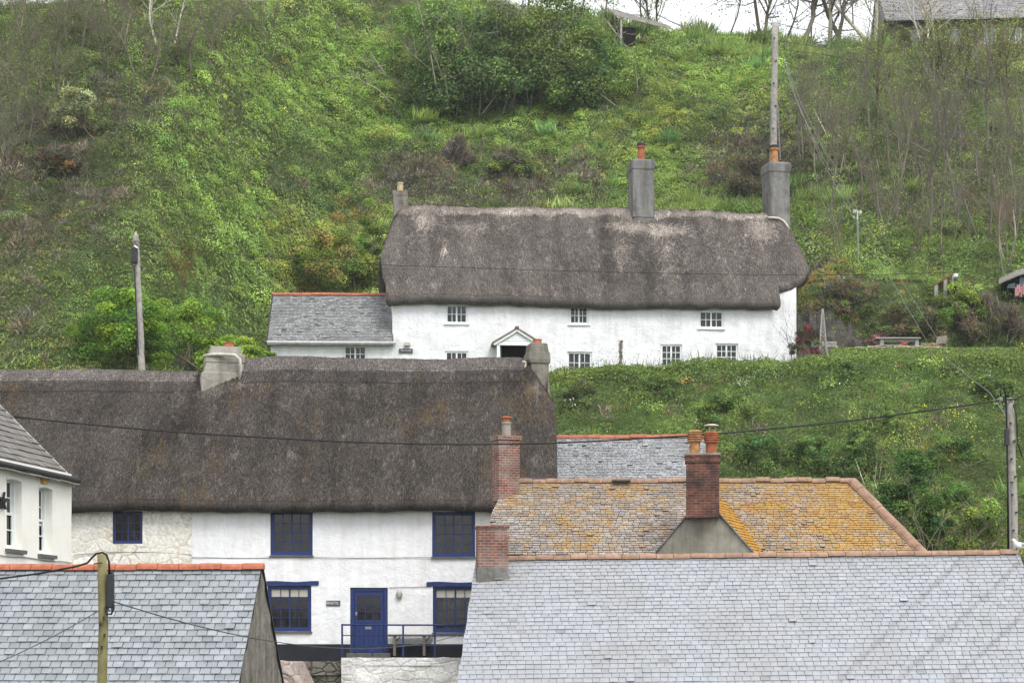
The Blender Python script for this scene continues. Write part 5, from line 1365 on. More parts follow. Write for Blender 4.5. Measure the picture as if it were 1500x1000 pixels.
# ledge in front of the cottage plinth: moss, a small fern and weeds
n = 130; X = rng.uniform(-9.5, wx(498, 64.3), n); Y = rng.uniform(63.75, 64.75, n); plant(X, Y, .26, 'Y'); plant(X[:60], Y[:60], .3, 'R'); plant(X[60:], Y[60:], .22, 'O')
plant(np.array([wx(403, 64.2), wx(410, 64.3), wx(399, 64.2), wx(416, 64.5)]), np.array([64.1, 64.3, 64.3, 64.5]), .75, 'G')
X = rng.uniform(-5.2, .6, 60); plant(X, rng.uniform(63.3, 64.7, 60), .2, 'R'); plant(X[:5] * 0 + np.array([wx(p, 64.4) for p in (572, 580, 583, 577, 560)]), np.array([64.4] * 5), .42, 'G')
tag(packs['undergrowth'].build('undergrowth', MAT['leaf']), 'green bramble and bracken undergrowth covering the hillside', 'undergrowth', kind='stuff')
tag(packs['grass'].build('grass', MAT['leaf_thin']), 'long pale green grass on the hillside and skyline', 'grass', kind='stuff')
tag(packs['scrub_twigs'].build('scrub', MAT['twigs']), 'grey brown bare scrub and heath among the green undergrowth', 'scrub', kind='stuff')

# flowers on the bank: many tiny heads
fl = Leaves()
def flowers(cx, cy, rx, ry, n, col, size):
    for _ in range(n):
        x, y, z = ground_at(cx + rng.normal() * rx, cy + rng.normal() * ry, 67)
        m = 7; P = np.array([x, y - .3, z + .55]) + rng.normal(size=(m, 3)) * .13
        fl.add(leaf_quads(P, unit(rng.normal(size=(m, 3)) + np.array([0, -.8, .5])), rng.uniform(.05, .09, m), .8), tone([col], m, .15, .03))
flowers(1395, 615, 42, 30, 20, (.52, .49, .05), 1); flowers(1330, 640, 90, 50, 9, (.45, .43, .05), 1); flowers(1430, 540, 60, 20, 6, (.45, .43, .1), 1)
flowers(1320, 572, 8, 10, 4, (.28, .08, .12), 1); flowers(1200, 580, 180, 50, 9, (.5, .5, .45), 1); flowers(1010, 605, 160, 50, 14, (.34, .2, .22), 1)
tag(fl.build('wildflowers', MAT['leaf']), 'scattered yellow and white wildflowers on the green bank', 'wildflowers', kind='stuff')

# =================================================================== bushes and trees
def tubes_np(segs, n=4):
    """segs: list of (p0,p1,r0,r1) -> V, F"""
    A = np.array([s[0] for s in segs]); B = np.array([s[1] for s in segs]); ra = np.array([s[2] for s in segs]); rb = np.array([s[3] for s in segs])
    t = unit(B - A); ref = np.where(np.abs(t[:, 2:3]) < .9, np.array([[0, 0, 1.]]), np.array([[1., 0, 0]]))
    a = unit(np.cross(t, ref)); b = np.cross(a, t)
    an = 2 * np.pi * np.arange(n) / n
    ring = a[:, None] * np.cos(an)[None, :, None] + b[:, None] * np.sin(an)[None, :, None]
    V = np.concatenate([A[:, None] + ring * ra[:, None, None], B[:, None] + ring * rb[:, None, None]], 1).reshape(-1, 3)
    m = len(segs); k = np.arange(n); k2 = (k + 1) % n
    f = np.stack([k, k2, n + k2, n + k], -1)[None] + (np.arange(m) * 2 * n)[:, None, None]
    return V, f.reshape(-1, 4)
def grow(base, d0, length, r0, levels, nchild, rs, wander=.18, up=.15, spread=.75, taper=.55, ratio=.62):
    """recursive limbs -> list per level of segments, and tips"""
    out = [[] for _ in range(levels)]; tips = []
    st = [(np.array(base, float), unit(np.array(d0, float)), length, r0, 0)]
    while st:
        p, d, L, r, lv = st.pop()
        k = 4 if lv == 0 else 3
        pts = [p]; dd = d
        for i in range(k):
            dd = unit(dd + rs.normal(size=3) * wander + np.array([0, 0, up]))
            pts.append(pts[-1] + dd * L / k)
        for i in range(k):
            f0, f1 = 1 - (1 - taper) * i / k, 1 - (1 - taper) * (i + 1) / k
            out[lv].append((pts[i], pts[i + 1], r * f0, r * f1))
        if lv + 1 < levels:
            nc = nchild[lv]
            for c in range(nc):
                f = rs.uniform(.35 if lv == 0 else .2, 1.0); i = min(k - 1, int(f * k)); q = pts[i] + (pts[i + 1] - pts[i]) * (f * k - i)
                nd = unit(dd + rs.normal(size=3) * spread)
                st.append((q, nd, L * ratio * rs.uniform(.6, 1.15), r * taper * rs.uniform(.55, .9), lv + 1))
        else: tips.append(pts[-1]); tips.append(pts[-2])
    return out, np.array(tips)
def bare_tree(name, label, group, loc, h, r, seed, tintc, cols=None, stems=1, nchild=(6, 5, 4), leaf=None, nleaf=0, lsize=.12, lean=(0, 0), spread=.6, up=.16, wander=.14, trunkmat='twigs', cat='tree', levels=4, tip_r=None):
    rs = np.random.default_rng(seed)
    t = thing(name, label, cat, loc, 0, group)
    allseg = [[] for _ in range(levels)]; tips = []; stemsegs = []
    for s_ in range(stems):
        b = np.array(loc) + (rs.normal(size=3) * np.array([.35, .35, 0]) if stems > 1 else 0) - np.array([0, 0, .3])
        d = np.array([lean[0], lean[1], 1.0]) + (rs.normal(size=3) * .22 if stems > 1 else 0)
        o_, tp = grow(b, d, h * rs.uniform(.55, .75), r * rs.uniform(.7, 1.0), levels, nchild, rs, wander, up, spread)
        for i in range(levels): allseg[i] += o_[i]
        stemsegs.append(o_[0])
        tips.append(tp)
    tips = np.concatenate(tips)
    def bld(nm, segs, n, fade):
        V, f = tubes_np(segs, n)
        c = np.array(tintc)[None] * np.exp(rs.normal(0, .16, (len(segs), 1)))
        if fade is not None: c = c * .5 + np.array(fade)[None] * .5
        return np_mesh(nm, V, f, MAT['twigs'], t, np.repeat(c, 2 * n, 0))
    for sg_ in stemsegs: bld('trunk', sg_, 6, None)
    cr = bld('crown', [s for l in allseg[1:] for s in l], 3, cols)
    if leaf is not None and nleaf:
        P = tips[rs.integers(0, len(tips), nleaf)] + rs.normal(size=(nleaf, 3)) * .16
        L = Leaves(); L.add(leaf_quads(P, unit(rs.normal(size=(nleaf, 3)) + np.array([0, -.2, .6])), rs.uniform(.6, 1.3, nleaf) * lsize, .6), tone(leaf, nleaf))
        L.build('leaves', MAT['leaf'], t)
    return t
def bush(name, label, cat, loc, w, h, dp, pal, nl, lsize, lumps=26, seed=1, stem=None, nstem=0, asp=.6, var=.25, droop=0.0, group=None, stemcol=(.14, .12, .09), lum=.38, flat=1.0, base=.08, twiggy=0, spray=False, rag=0):
    rs = np.random.default_rng(seed); t = thing(name, label, cat, loc, 0, group)
    u = unit(rs.normal(size=(lumps, 3)) + np.array([0, 0, .35])); u[:, 2] = np.abs(u[:, 2])
    rad = rs.uniform(.45, .92, (lumps, 1)) ** .6
    if rag: rad = rs.uniform(.25, 1.0, (lumps, 1)) ** .6 * rs.uniform(.8, 1.22, (lumps, 1))
    cen = u * rad * np.array([w / 2, dp / 2, h]) * (1 - lum * .55) + np.array([0, 0, h * base])
    lr = rs.uniform(.6, 1.15, lumps) * lum * min(w / 2, h) * .8
    li = rs.integers(0, lumps, nl)
    d = unit(rs.normal(size=(nl, 3)) + u[li] * .55 + np.array([0, -.1, .25]))
    rr = (1 - .55 * rs.random(nl) ** 1.6) * lr[li]
    P = np.array(loc) + cen[li] + d * rr[:, None] * np.array([1.15, 1.15, .8 * flat])
    P[:, 2] = np.maximum(P[:, 2], loc[2] - .25)
    N = unit(d * .5 + np.array([0, -.1, .6 - droop]) + rs.normal(size=(nl, 3)) * .45)
    c = tone(pal, lumps, .2, .09)[li] * np.exp(rs.normal(0, var, (nl, 1)))
    L = Leaves()
    if spray:
        T = unit(d * .9 + np.array([0, -.2, .25])); L.add(leaf_quads(P, N, rs.uniform(.6, 1.5, nl) * lsize, asp, T), c)
    else: L.add(leaf_quads(P, N, rs.uniform(.6, 1.35, nl) * lsize, asp), c)
    if twiggy:
        j = rs.integers(0, lumps, twiggy); T = unit(u[j] + rs.normal(size=(twiggy, 3)) * .6 + np.array([0, 0, .4]))
        Q = np.array(loc) + cen[j] + unit(rs.normal(size=(twiggy, 3))) * (lr[j] * rs.random(twiggy))[:, None]
        L.add(leaf_quads(Q, unit(np.cross(T, rs.normal(size=T.shape))), rs.uniform(.3, .9, twiggy), .04, T), tone(T_ + H_, twiggy))
    L.build('crown', MAT['leaf'], t)
    if nstem:
        for k in range(nstem):
            segs = []
            o_, _ = grow(np.array(loc) + rs.normal(size=3) * np.array([w * .22, dp * .15, 0]) - np.array([0, 0, .2]), unit(np.array([rs.normal() * .5, -.25 + rs.normal() * .3, 1])), h * rs.uniform(.5, .95), stem, 3, (4, 3), rs, .22, .05, .7)
            for l in o_: segs += l
            V, f = tubes_np(segs, 4); c = np.array(stemcol)[None] * np.exp(rs.normal(0, .25, (len(segs), 1)))
            np_mesh('branch', V, f, MAT['twigs'], t, np.repeat(c, 8, 0))
    return t
def ppm(Y): return F / Y
def at(px, py, ymin=72.0, dz=0.0): x, y, z = ground_at(px, py, ymin); return (x, y, z + dz)
# the big leafy thicket below the skyline
l = at(745, 165); bush('leafy_shrub', 'broad leafy shrub with pale tangled branches just below the skyline', 'shrub', l, 17.0, 8.0, 6.0, [(.095, .142, .040), (.080, .122, .037), (.122, .165, .046), (.062, .094, .032)], 74000, .19, 190, 11, .05, 22, stemcol=(.26, .235, .19), lum=.19, droop=.1, var=.3, rag=1)
l = at(850, 115); bush('leafy_shrub', 'lower leafy shrub spreading right of the broad one on the slope', 'shrub', l, 7.5, 4.2, 3.6, [(.11, .165, .032), (.09, .14, .03)], 16000, .16, 54, 12, .03, 9, stemcol=(.26, .23, .18), lum=.3)
l = at(630, 110); bush('leafy_shrub', 'fresh green leafy shrub at the left side of the broad thicket', 'shrub', l, 7.5, 5.6, 4.0, [(.10, .17, .03), (.075, .125, .028)], 20000, .16, 56, 13, .03, 5, lum=.3)
l = at(108, 205); bush('silver_bush', 'round silvery green bush standing out on the dark left hillside', 'bush', l, 3.1, 2.6, 2.4, [(.17, .195, .095), (.125, .15, .07), (.195, .22, .115)], 7500, .13, 34, 14, .05, 6, asp=.4, lum=.3, base=.2, spray=True)
l = at(80, 262); bush('rusty_bush', 'low dark bush with rusty orange tips below the silvery one', 'bush', l, 3.0, 1.7, 2.2, [(.05, .05, .032), (.09, .05, .022), (.045, .05, .03), (.04, .038, .032), (.045, .045, .03)], 6000, .10, 26, 15, .03, 5, lum=.3, twiggy=1200)
l = at(668, 246); bush('heath_bush', 'humped purple brown bush on the slope above the upper thatch', 'bush', l, 2.6, 2.1, 2.2, [(.095, .08, .072), (.075, .065, .055), (.12, .10, .085)], 3500, .09, 22, 16, .03, 8, asp=.3, lum=.32, twiggy=3800, stemcol=(.12, .10, .09))
l = at(745, 258); bush('bramble_bush', 'mixed green bramble mound between brown heath above the thatch', 'bush', l, 4.0, 1.7, 2.4, [(.12, .165, .03), (.09, .12, .03), (.08, .07, .06)], 6500, .12, 30, 17, .03, 6, lum=.28, twiggy=1400)
l = at(1120, 290); bush('heath_bush', 'dark brown heath bush behind the tall pole and chimney', 'bush', l, 5.4, 3.2, 2.4, [(.07, .07, .04), (.085, .09, .035), (.10, .08, .065)], 6500, .11, 34, 18, .03, 14, lum=.25, twiggy=5200, stemcol=(.12, .10, .085))
l = at(1320, 80); bush('pine_bush', 'small dark green pine bush beside the hilltop house wall', 'bush', l, 1.9, 2.3, 1.6, [(.05, .075, .025), (.075, .085, .03), (.10, .09, .04)], 2600, .22, 20, 19, .06, 3, asp=.12, lum=.36, spray=True)
l = at(488, 428); bush('hillside_shrub', 'rounded yellow green shrub behind the orange ridge of the annex', 'shrub', l, 5.8, 3.9, 3.2, [(.125, .155, .030), (.16, .165, .04), (.09, .13, .028), (.17, .14, .05)], 17000, .12, 50, 20, .04, 5, lum=.25)
l = at(545, 425); bush('hillside_shrub', 'dark green shrub squeezed between the annex ridge and thatch end', 'shrub', l, 2.6, 5.5, 2.0, [(.10, .15, .03), (.07, .11, .026)], 7500, .11, 26, 21, .03, 4, lum=.3)
l = at(178, 545); bush('garden_shrub', 'large bright green shrub with dark hollows left of the leaning pole', 'shrub', l, 5.4, 3.9, 3.2, [(.085, .15, .022), (.11, .18, .026), (.06, .11, .02)], 24000, .105, 60, 22, .03, 6, lum=.27)
l = at(268, 540); bush('garden_shrub', 'bright green shrub right of the leaning pole behind the thatch', 'shrub', l, 5.0, 3.4, 3.2, [(.10, .17, .024), (.125, .19, .03), (.07, .12, .022)], 19000, .105, 52, 23, .03, 5, lum=.28)
l = (wx(352, 79), 79.0, wz(548, 79)); bush('conifer_bush', 'layered fresh green conifer bush behind the stepped block chimney', 'bush', l, 3.4, 1.7, 2.6, [(.12, .185, .028), (.145, .20, .035), (.09, .15, .025)], 9000, .13, 34, 24, .04, 5, lum=.26, flat=.55, asp=.3, spray=True)
l = (wx(1322, 66.5), 66.3, gz(wx(1322, 66.5), 66.3)); bush('evergreen_shrub', 'dark glossy evergreen shrub right of the lichen roof', 'shrub', l, 3.2, 5.0, 2.6, [(.045, .085, .022), (.06, .11, .026), (.035, .065, .02)], 24000, .09, 60, 25, .03, 6, lum=.3)
l = (wx(1385, 68), 68.0, gz(wx(1385, 68), 68.0)); bush('evergreen_shrub', 'deep green shrub between the dark evergreen and the willow bush', 'shrub', l, 2.6, 3.4, 2.2, [(.05, .095, .024), (.075, .13, .03)], 12000, .085, 38, 26, .03, 5, lum=.3)
l = (wx(1432, 64.5), 64.5, .2); bush('willow_bush', 'pale green bush with thin tangled twigs beside the right hand pole', 'bush', l, 2.9, 5.6, 2.4, [(.105, .165, .03), (.13, .19, .04), (.09, .13, .03)], 17000, .085, 60, 27, .02, 12, lum=.28, twiggy=2200, stemcol=(.24, .2, .15))
l = (wx(1478, 66), 66.5, 1.6); bush('willow_bush', 'leafy green bush at the right edge behind the pole', 'bush', l, 2.0, 2.6, 2.0, [(.10, .15, .03), (.12, .18, .04)], 6000, .085, 24, 28, .02, 5, lum=.3, twiggy=500)
l = at(1455, 505, 100); bush('bramble_mound', 'brown tangled bramble mound below the blue hut', 'bush', l, 4.6, 2.4, 2.6, [(.085, .075, .055), (.11, .09, .06), (.08, .10, .03)], 4500, .10, 30, 29, .025, 10, lum=.28, twiggy=5200, stemcol=(.17, .14, .11))
l = at(1400, 490, 100); bush('garden_hedge', 'rounded green hedge under the rust coloured timber frame', 'hedge', l, 4.2, 2.4, 2.0, [(.11, .165, .03), (.14, .185, .035), (.08, .12, .026)], 12000, .10, 36, 30, .02, 5, lum=.26)
for i, (px, py, w_, h_, lab, pal) in enumerate((
    (1110, 694, 2.6, 1.6, 'low dark green shrub at the foot of the bank just right of the clay pots', [(.05, .085, .026), (.065, .105, .03)]),
    (1190, 690, 2.4, 1.7, 'mid green shrub at the foot of the bank behind the lichen ridge', [(.06, .10, .03), (.08, .125, .034)]),
    (1262, 700, 2.2, 2.2, 'dark leafy shrub behind the top of the red hip tiles', [(.042, .075, .024), (.06, .098, .028)]),
    (1290, 640, 2.6, 1.5, 'rounded green shrub halfway up the bank above the hip tiles', [(.07, .11, .032), (.09, .135, .036)]),
    (1230, 560, 3.0, 1.1, 'bushy green mound high on the bank below the garden hedge', [(.075, .115, .034), (.06, .09, .03)]),
    (850, 600, 2.6, 1.2, 'grey green shrub on the bank beside the dark thatch end', [(.07, .09, .035), (.085, .105, .04)]),
    (960, 585, 3.2, 1.1, 'wide green shrub in the middle of the bank under the cottage windows', [(.07, .11, .033), (.09, .13, .036)]),
    (1060, 620, 2.8, 1.2, 'leafy shrub on the bank above the two clay pots', [(.065, .10, .03), (.085, .125, .035)]),
    (1400, 690, 2.8, 1.6, 'dense green shrub on the bank left of the right hand pole', [(.06, .095, .03), (.085, .13, .034)]),
    (1455, 590, 2.6, 1.1, 'low green shrub near the top of the right hand pole', [(.08, .12, .034), (.06, .09, .03)]))):
    l = at(px, py, 67); bush('bank_shrub', lab, 'shrub', l, w_, h_, w_ * .7, pal, 7000, .085, 30, 70 + i, .015, 3, lum=.28, group='shrubs on the bank below the upper cottage')
# the hedge in front of the upper cottage
def hedge(name, label, px0, px1, Y, topf, pal, n, seed, dep=.9):
    rs = np.random.default_rng(seed); t = thing(name, label, 'hedge', (wx((px0 + px1) / 2, Y), Y, gz(wx((px0 + px1) / 2, Y), Y)))
    px = rs.uniform(px0, px1, n); d = rs.normal(size=n) * dep; Yy = Y + d
    X_ = wx(px, Y); top = np.array([wz(topf(p), Y) for p in px]) + (fbm(np.stack([X_, d, 0 * d], -1), .9, 4) - .5) * .85
    g = terrain(X_, Yy); hgt = np.maximum(top - g, .15)
    r_ = rs.random(n) ** .45; Z = g + hgt * r_ * np.sqrt(np.clip(1 - (d / (dep * 2.4)) ** 2, .1, 1))
    P = np.stack([X_, Yy, Z], -1); lump = tone(pal, 400, .2, .1)[(fbm(P, .8, 2) * 2400).astype(int) % 400] * .5 + tone(pal, n, .1, .05) * .5
    L = Leaves(); L.add(leaf_quads(P, unit(rs.normal(size=P.shape) * .6 + np.array([0, -.5, .6])), rs.uniform(.07, .14, n), .6), lump * np.exp(rs.normal(0, .25, (n, 1))))
    m = n // 90; k = rs.integers(0, n, m); L.add(leaf_quads(np.stack([X_[k], Yy[k], top[k] + .08], -1), unit(rs.normal(size=(m, 3)) * np.array([1, 1, .1])), rs.uniform(.25, .6, m), .06, np.tile(np.array([[0, 0, 1.]]), (m, 1))), tone(B_ + H_, m))
    L.build('foliage', MAT['leaf'], t); return t
hedge('hedge', 'shaggy green hedge hiding the foot of the upper white cottage', 802, 1172, 91.3, lambda p: np.interp(p, [800, 880, 960, 1080, 1180], [549, 541, 535, 529, 523]), [(.085, .125, .032), (.068, .102, .03), (.105, .142, .036)], 26000, 41)
hedge('hedge', 'green hedge along the front of the garden with the picnic table', 1165, 1500, 92.6, lambda p: np.interp(p, [1165, 1240, 1380, 1420, 1500], [526, 522, 525, 519, 517]), [(.09, .13, .033), (.075, .11, .03), (.11, .145, .04)], 24000, 42)
# bare thicket on the right
protos = []
spots = [(1215, 330), (1235, 250), (1250, 395), (1262, 300), (1275, 210), (1290, 365), (1300, 270), (1312, 330), (1326, 235), (1340, 390), (1350, 300), (1362, 350), (1378, 260), (1390, 380), (1400, 310), (1412, 240), (1425, 370), (1437, 290), (1450, 345), (1462, 255), (1475, 395), (1488, 315), (1498, 230), (1232, 200), (1318, 225), (1445, 230), (1188, 235), (1205, 265)]
rs0 = np.random.default_rng(5)
for i, (px, py) in enumerate(spots):
    l = at(px, py)
    if i < 7:
        t = bare_tree('bare_tree', 'spindly bare grey brown tree in the thicket on the right hillside', 'bare trees in the right hand thicket', l, [7.0, 6.0, 5.2, 6.6, 7.6, 5.6, 6.4][i], [.085, .065, .05, .075, .095, .05, .06][i], 100 + i, (.185, .162, .132), (.185, .16, .135), stems=[1, 2, 2, 1, 1, 3, 2][i], nchild=(8, 5, 3), leaf=[(.13, .16, .045), (.10, .13, .04)], nleaf=[350, 450, 250, 600, 700, 250, 400][i], lsize=.10, spread=.42, up=.2, wander=.10)
        protos.append(t)
    else:
        t = copy_tree(protos[i % 7]); t.location = l; t.rotation_euler = (0, 0, rs0.uniform(0, 6.28)); s_ = rs0.uniform(.75, 1.2); t.scale = (s_, s_, s_ * rs0.uniform(.9, 1.15))
l = at(1478, 385); bare_tree('bare_tree', 'pale forked sapling with reddish twig ends at the right edge', None, l, 5.2, .075, 130, (.30, .26, .21), (.22, .13, .10), stems=3, nchild=(7, 6, 4), spread=.5)
l = at(1285, 190); bare_tree('bare_tree', 'tall straight dark tree with tiny leaves in front of the hilltop house', None, l, 6.2, .12, 131, (.095, .085, .055), (.15, .15, .07), nchild=(12, 7, 5), leaf=[(.13, .16, .04)], nleaf=1600, lsize=.11, spread=.5)
l = at(1400, 170); bare_tree('budding_tree', 'broad budding olive green tree covering the hilltop house front', None, l, 6.6, .15, 132, (.11, .095, .065), (.15, .145, .07), stems=3, nchild=(11, 7, 5), leaf=[(.15, .175, .045), (.125, .14, .05)], nleaf=4200, lsize=.13, spread=.6)
l = at(1482, 150); bare_tree('budding_tree', 'yellow green budding tree at the right edge below the roof', None, l, 5.6, .11, 133, (.12, .10, .07), (.17, .16, .07), stems=2, nchild=(10, 7, 4), leaf=[(.19, .21, .05), (.15, .165, .05)], nleaf=3600, lsize=.12, spread=.6)
# scrub trees upper left
sp2 = [(20, 120), (62, 95), (85, 150), (120, 75), (150, 110), (185, 70), (205, 120), (40, 200), (8, 260), (28, 60), (140, 45), (270, 105), (320, 100), (12, 170), (100, 60), (330, 60), (385, 70)]
pl = []
for i, (px, py) in enumerate(sp2):
    l = at(px, py)
    if i < 4:
        t = bare_tree('scrub_tree', 'grey twiggy scrub tree on the upper left hillside', 'scrub trees on the upper left', l, [4.2, 3.4, 3.8, 3.0][i], .05, 160 + i, (.17, .15, .115), (.20, .175, .135), stems=3, nchild=(8, 6, 4), leaf=[(.09, .115, .035)], nleaf=700, lsize=.10, spread=.5)
        pl.append(t)
    else:
        t = copy_tree(pl[i % 4]); t.location = l; t.rotation_euler = (0, 0, rs0.uniform(0, 6.28)); s_ = rs0.uniform(.8, 1.25); t.scale = (s_, s_, s_)
l = at(240, 66); bare_tree('dead_tree', 'bleached white dead tree on the upper left skyline', None, l, 4.4, .085, 185, (.62, .59, .53), (.55, .52, .46), stems=2, nchild=(4, 3, 2), spread=.75, up=.08, wander=.2)
l = at(250, 80); bare_tree('dead_branch', 'small bleached fallen branch below the white dead tree', None, l, 1.4, .05, 182, (.45, .42, .37), None, nchild=(2, 2), levels=3, lean=(.8, 0), cat='branch')
l = at(268, 458); bare_tree('sapling', 'thin sapling with rusty new twigs above the green shrubs', None, l, 2.9, .035, 183, (.10, .075, .05), (.2, .11, .06), nchild=(10, 5, 3), leaf=[(.19, .10, .04)], nleaf=420, lsize=.07, spread=.55)
# trees standing on the skyline
sk = [(1066, 46, 6, .10, (.45, 0), 'slim dark tree leaning far left on the skyline', (.10, .085, .06)), (1118, 47, 9, .20, (0, 0), 'straight dark tree behind the top of the tall pole', (.095, .085, .055)),
      (1124, 46, 9, .22, (.06, 0), 'dark thick trunked tree close beside the tall pole top', (.105, .095, .06)), (1152, 48, 8, .13, (-.05, 0), 'slender dark tree just right of the tall pole top', (.09, .08, .055)),
      (1167, 50, 9, .25, (.28, 0), 'grey trunk leaning right in the middle of the skyline trees', (.16, .145, .11)), (1187, 50, 7, .12, (-.2, 0), 'thin dark tree leaning left on the skyline', (.09, .08, .055)),
      (1214, 56, 9, .26, (-.12, 0), 'mottled pale trunk leaning left on the skyline', (.28, .26, .2)), (1224, 58, 8, .24, (.12, 0), 'stout dark trunk forking low on the skyline', (.10, .09, .065)), (1236, 58, 8, .25, (-.1, 0), 'stout dark trunk next to the forked one', (.10, .09, .07)),
      (1276, 66, 9, .22, (-.3, 0), 'pale smooth trunk leaning left beside the hilltop house', (.36, .33, .28)), (1283, 66, 9, .2, (-.06, 0), 'pale upright trunk at the corner of the hilltop house', (.36, .33, .27)),
      (1345, 75, 8, .16, (.3, 0), 'white trunk leaning right in front of the hilltop roof', (.5, .47, .41)), (1352, 76, 8, .17, (.08, 0), 'white upright trunk in front of the hilltop roof', (.5, .47, .41)), (1366, 80, 8, .15, (.2, 0), 'greyish slanting trunk in front of the hilltop roof', (.3, .27, .22))]
for i, (px, py, h, r, ln, lab, tc) in enumerate(sk):
    Yk = 143.5 if px < 1300 else 147.0
    x = wx(px, Yk); l = (x, Yk, gz(x, Yk))
    tc = tuple(v * 1.35 for v in tc)
    bare_tree('skyline_tree', lab, 'trees on the skyline', l, h, r * .85, 200 + i, tc, tuple(v * .8 for v in tc), nchild=(6, 4, 4), leaf=[(.055, .07, .025), (.085, .095, .03)], nleaf=700 if px < 1260 else 160, lsize=.15, lean=ln, spread=.75, up=.1)
for i, (px, lab) in enumerate([(945, 'thin bare tree behind the shed roof'), (952, 'dark bare tree behind the middle of the shed roof'), (966, 'small bare forked tree right of the shed roof'), (830, 'upright tree behind the leafy shrub nearest the shed'), (800, 'dark stemmed tree behind the right half of the leafy shrub'), (772, 'dark stemmed tree behind the middle of the leafy shrub'), (735, 'grey stemmed tree behind the left half of the leafy shrub')]):
    Yk = 149; x = wx(px, Yk); bare_tree('skyline_tree', lab, 'trees on the skyline', (x, Yk, gz(x, Yk)), 7, .12, 230 + i, (.09, .08, .06), None, nchild=(7, 5, 4), leaf=[(.13, .17, .035)], nleaf=300 if px > 900 else 900, lsize=.15, spread=.6)
l = at(878, 48); bare_tree('budding_tree', 'yellow green leafy tree at the left end of the shed', None, (l[0], l[1], l[2]), 5.0, .12, 240, (.16, .14, .10), None, nchild=(7, 6, 5), leaf=[(.19, .23, .04), (.16, .19, .04)], nleaf=2400, lsize=.14, lean=(.15, 0), spread=.7)
l = at(822, 58); bare_tree('forked_tree', 'dark forked tree spreading over the leafy shrub', None, l, 4.2, .13, 241, (.11, .10, .08), None, stems=3, nchild=(5, 5, 4), leaf=[(.13, .17, .035)], nleaf=700, lsize=.14, spread=.8, up=.03)
# =================================================================== poles and wires
def pole(label, px_t, py_t, px_b, Y, zb, r, mat, extra=None, pointed=False):
    top = W(px_t, py_t, Y); bot = Vector((wx(px_b, Y), Y, zb))
    t = thing('utility_pole', label, 'pole', tuple(bot))
    mb = MB(); n = 14; pts = [bot + (top - bot) * i / n + Vector((.012 * math.sin(i * 1.7), 0, 0)) for i in range(n + 1)]
    rr = [r * (1.12 - .2 * i / n) for i in range(n + 1)]
    if pointed: pts.append(top + Vector((0, 0, .22))); rr.append(.02)
    mb.tube(pts, rr, 12); mb.build('shaft', mat, t, smooth=True)
    return t, top, bot
def sag(a, b, s, n=24):
    a, b = Vector(a), Vector(b)
    return [a + (b - a) * (i / n) - Vector((0, 0, s * 4 * (i / n) * (1 - i / n))) for i in range(n + 1)]
def cable(label, pts, r, mat, cat='cable'):
    mb = MB(); mb.tube(pts, r, 6); o = mb.build('cable', mat, smooth=True)
    return tag(o, label, cat)
# near mossy pole
p1, t1, b1 = pole('mossy timber pole with a black junction box in front of the blue grey slates', 150.5, 811, 150, 31, -6, .077, MAT['pole_green'])
Y1_ = 30.9; q = lambda px, py, dy=0: W(px, py, Y1_ - dy)
mb = MB(); b_ = q(162, 865, -.02); mb.box(b_.x, b_.y, b_.z, .052, .06, .26); mb.box(b_.x, b_.y, b_.z + .275, .042, .046, .025); j = mb.build('junction_box', MAT['plastic'], p1, bevel=.02)
mb = MB(); mb.tube([q(157, 880), q(154.5, 891), q(157, 899, .04), q(163, 899, .05), q(167, 890, .05), q(166, 882, .02)], .015, 6); mb.tube([q(158, 884), q(159, 893, .05), q(164, 895, .05), q(164, 882, .02)], .010, 6); mb.build('cable_loop', MAT['cable'], j, smooth=True)
for px, py in ((152, 905), (147, 914), (153, 930), (149, 948)): mb = MB(); c_ = q(px, py, .02); mb.box(c_.x, c_.y, c_.z, .012, .02, .03); mb.build('staple', MAT['lead'], p1)
mb = MB(); mb.bar(q(150, 824), q(137, 825), .015); mb.build('bracket', MAT['lead'], p1)
cable('thick black cable curling over the top of the mossy pole', [q(-30, 851), q(0, 847), q(60, 839), q(112, 829), q(128, 824), q(135, 816), q(141, 810.5, .06), q(150, 808.5, .1), q(156, 812, .1), q(159.5, 822, .08), q(160.5, 840, .03)], .016, MAT['cable'])
mb = MB(); 
cable('thin wire slanting down left from the mossy pole over the slates', sag(q(146, 893), W(-40, 985, 28), .05), .007, MAT['wire_dark'])
cable('thin wire sagging from the mossy pole past the blue door to the lilac slates', sag(q(168, 881), W(684, 926, 53.5), .55, 40), .010, MAT['wire_dark'])
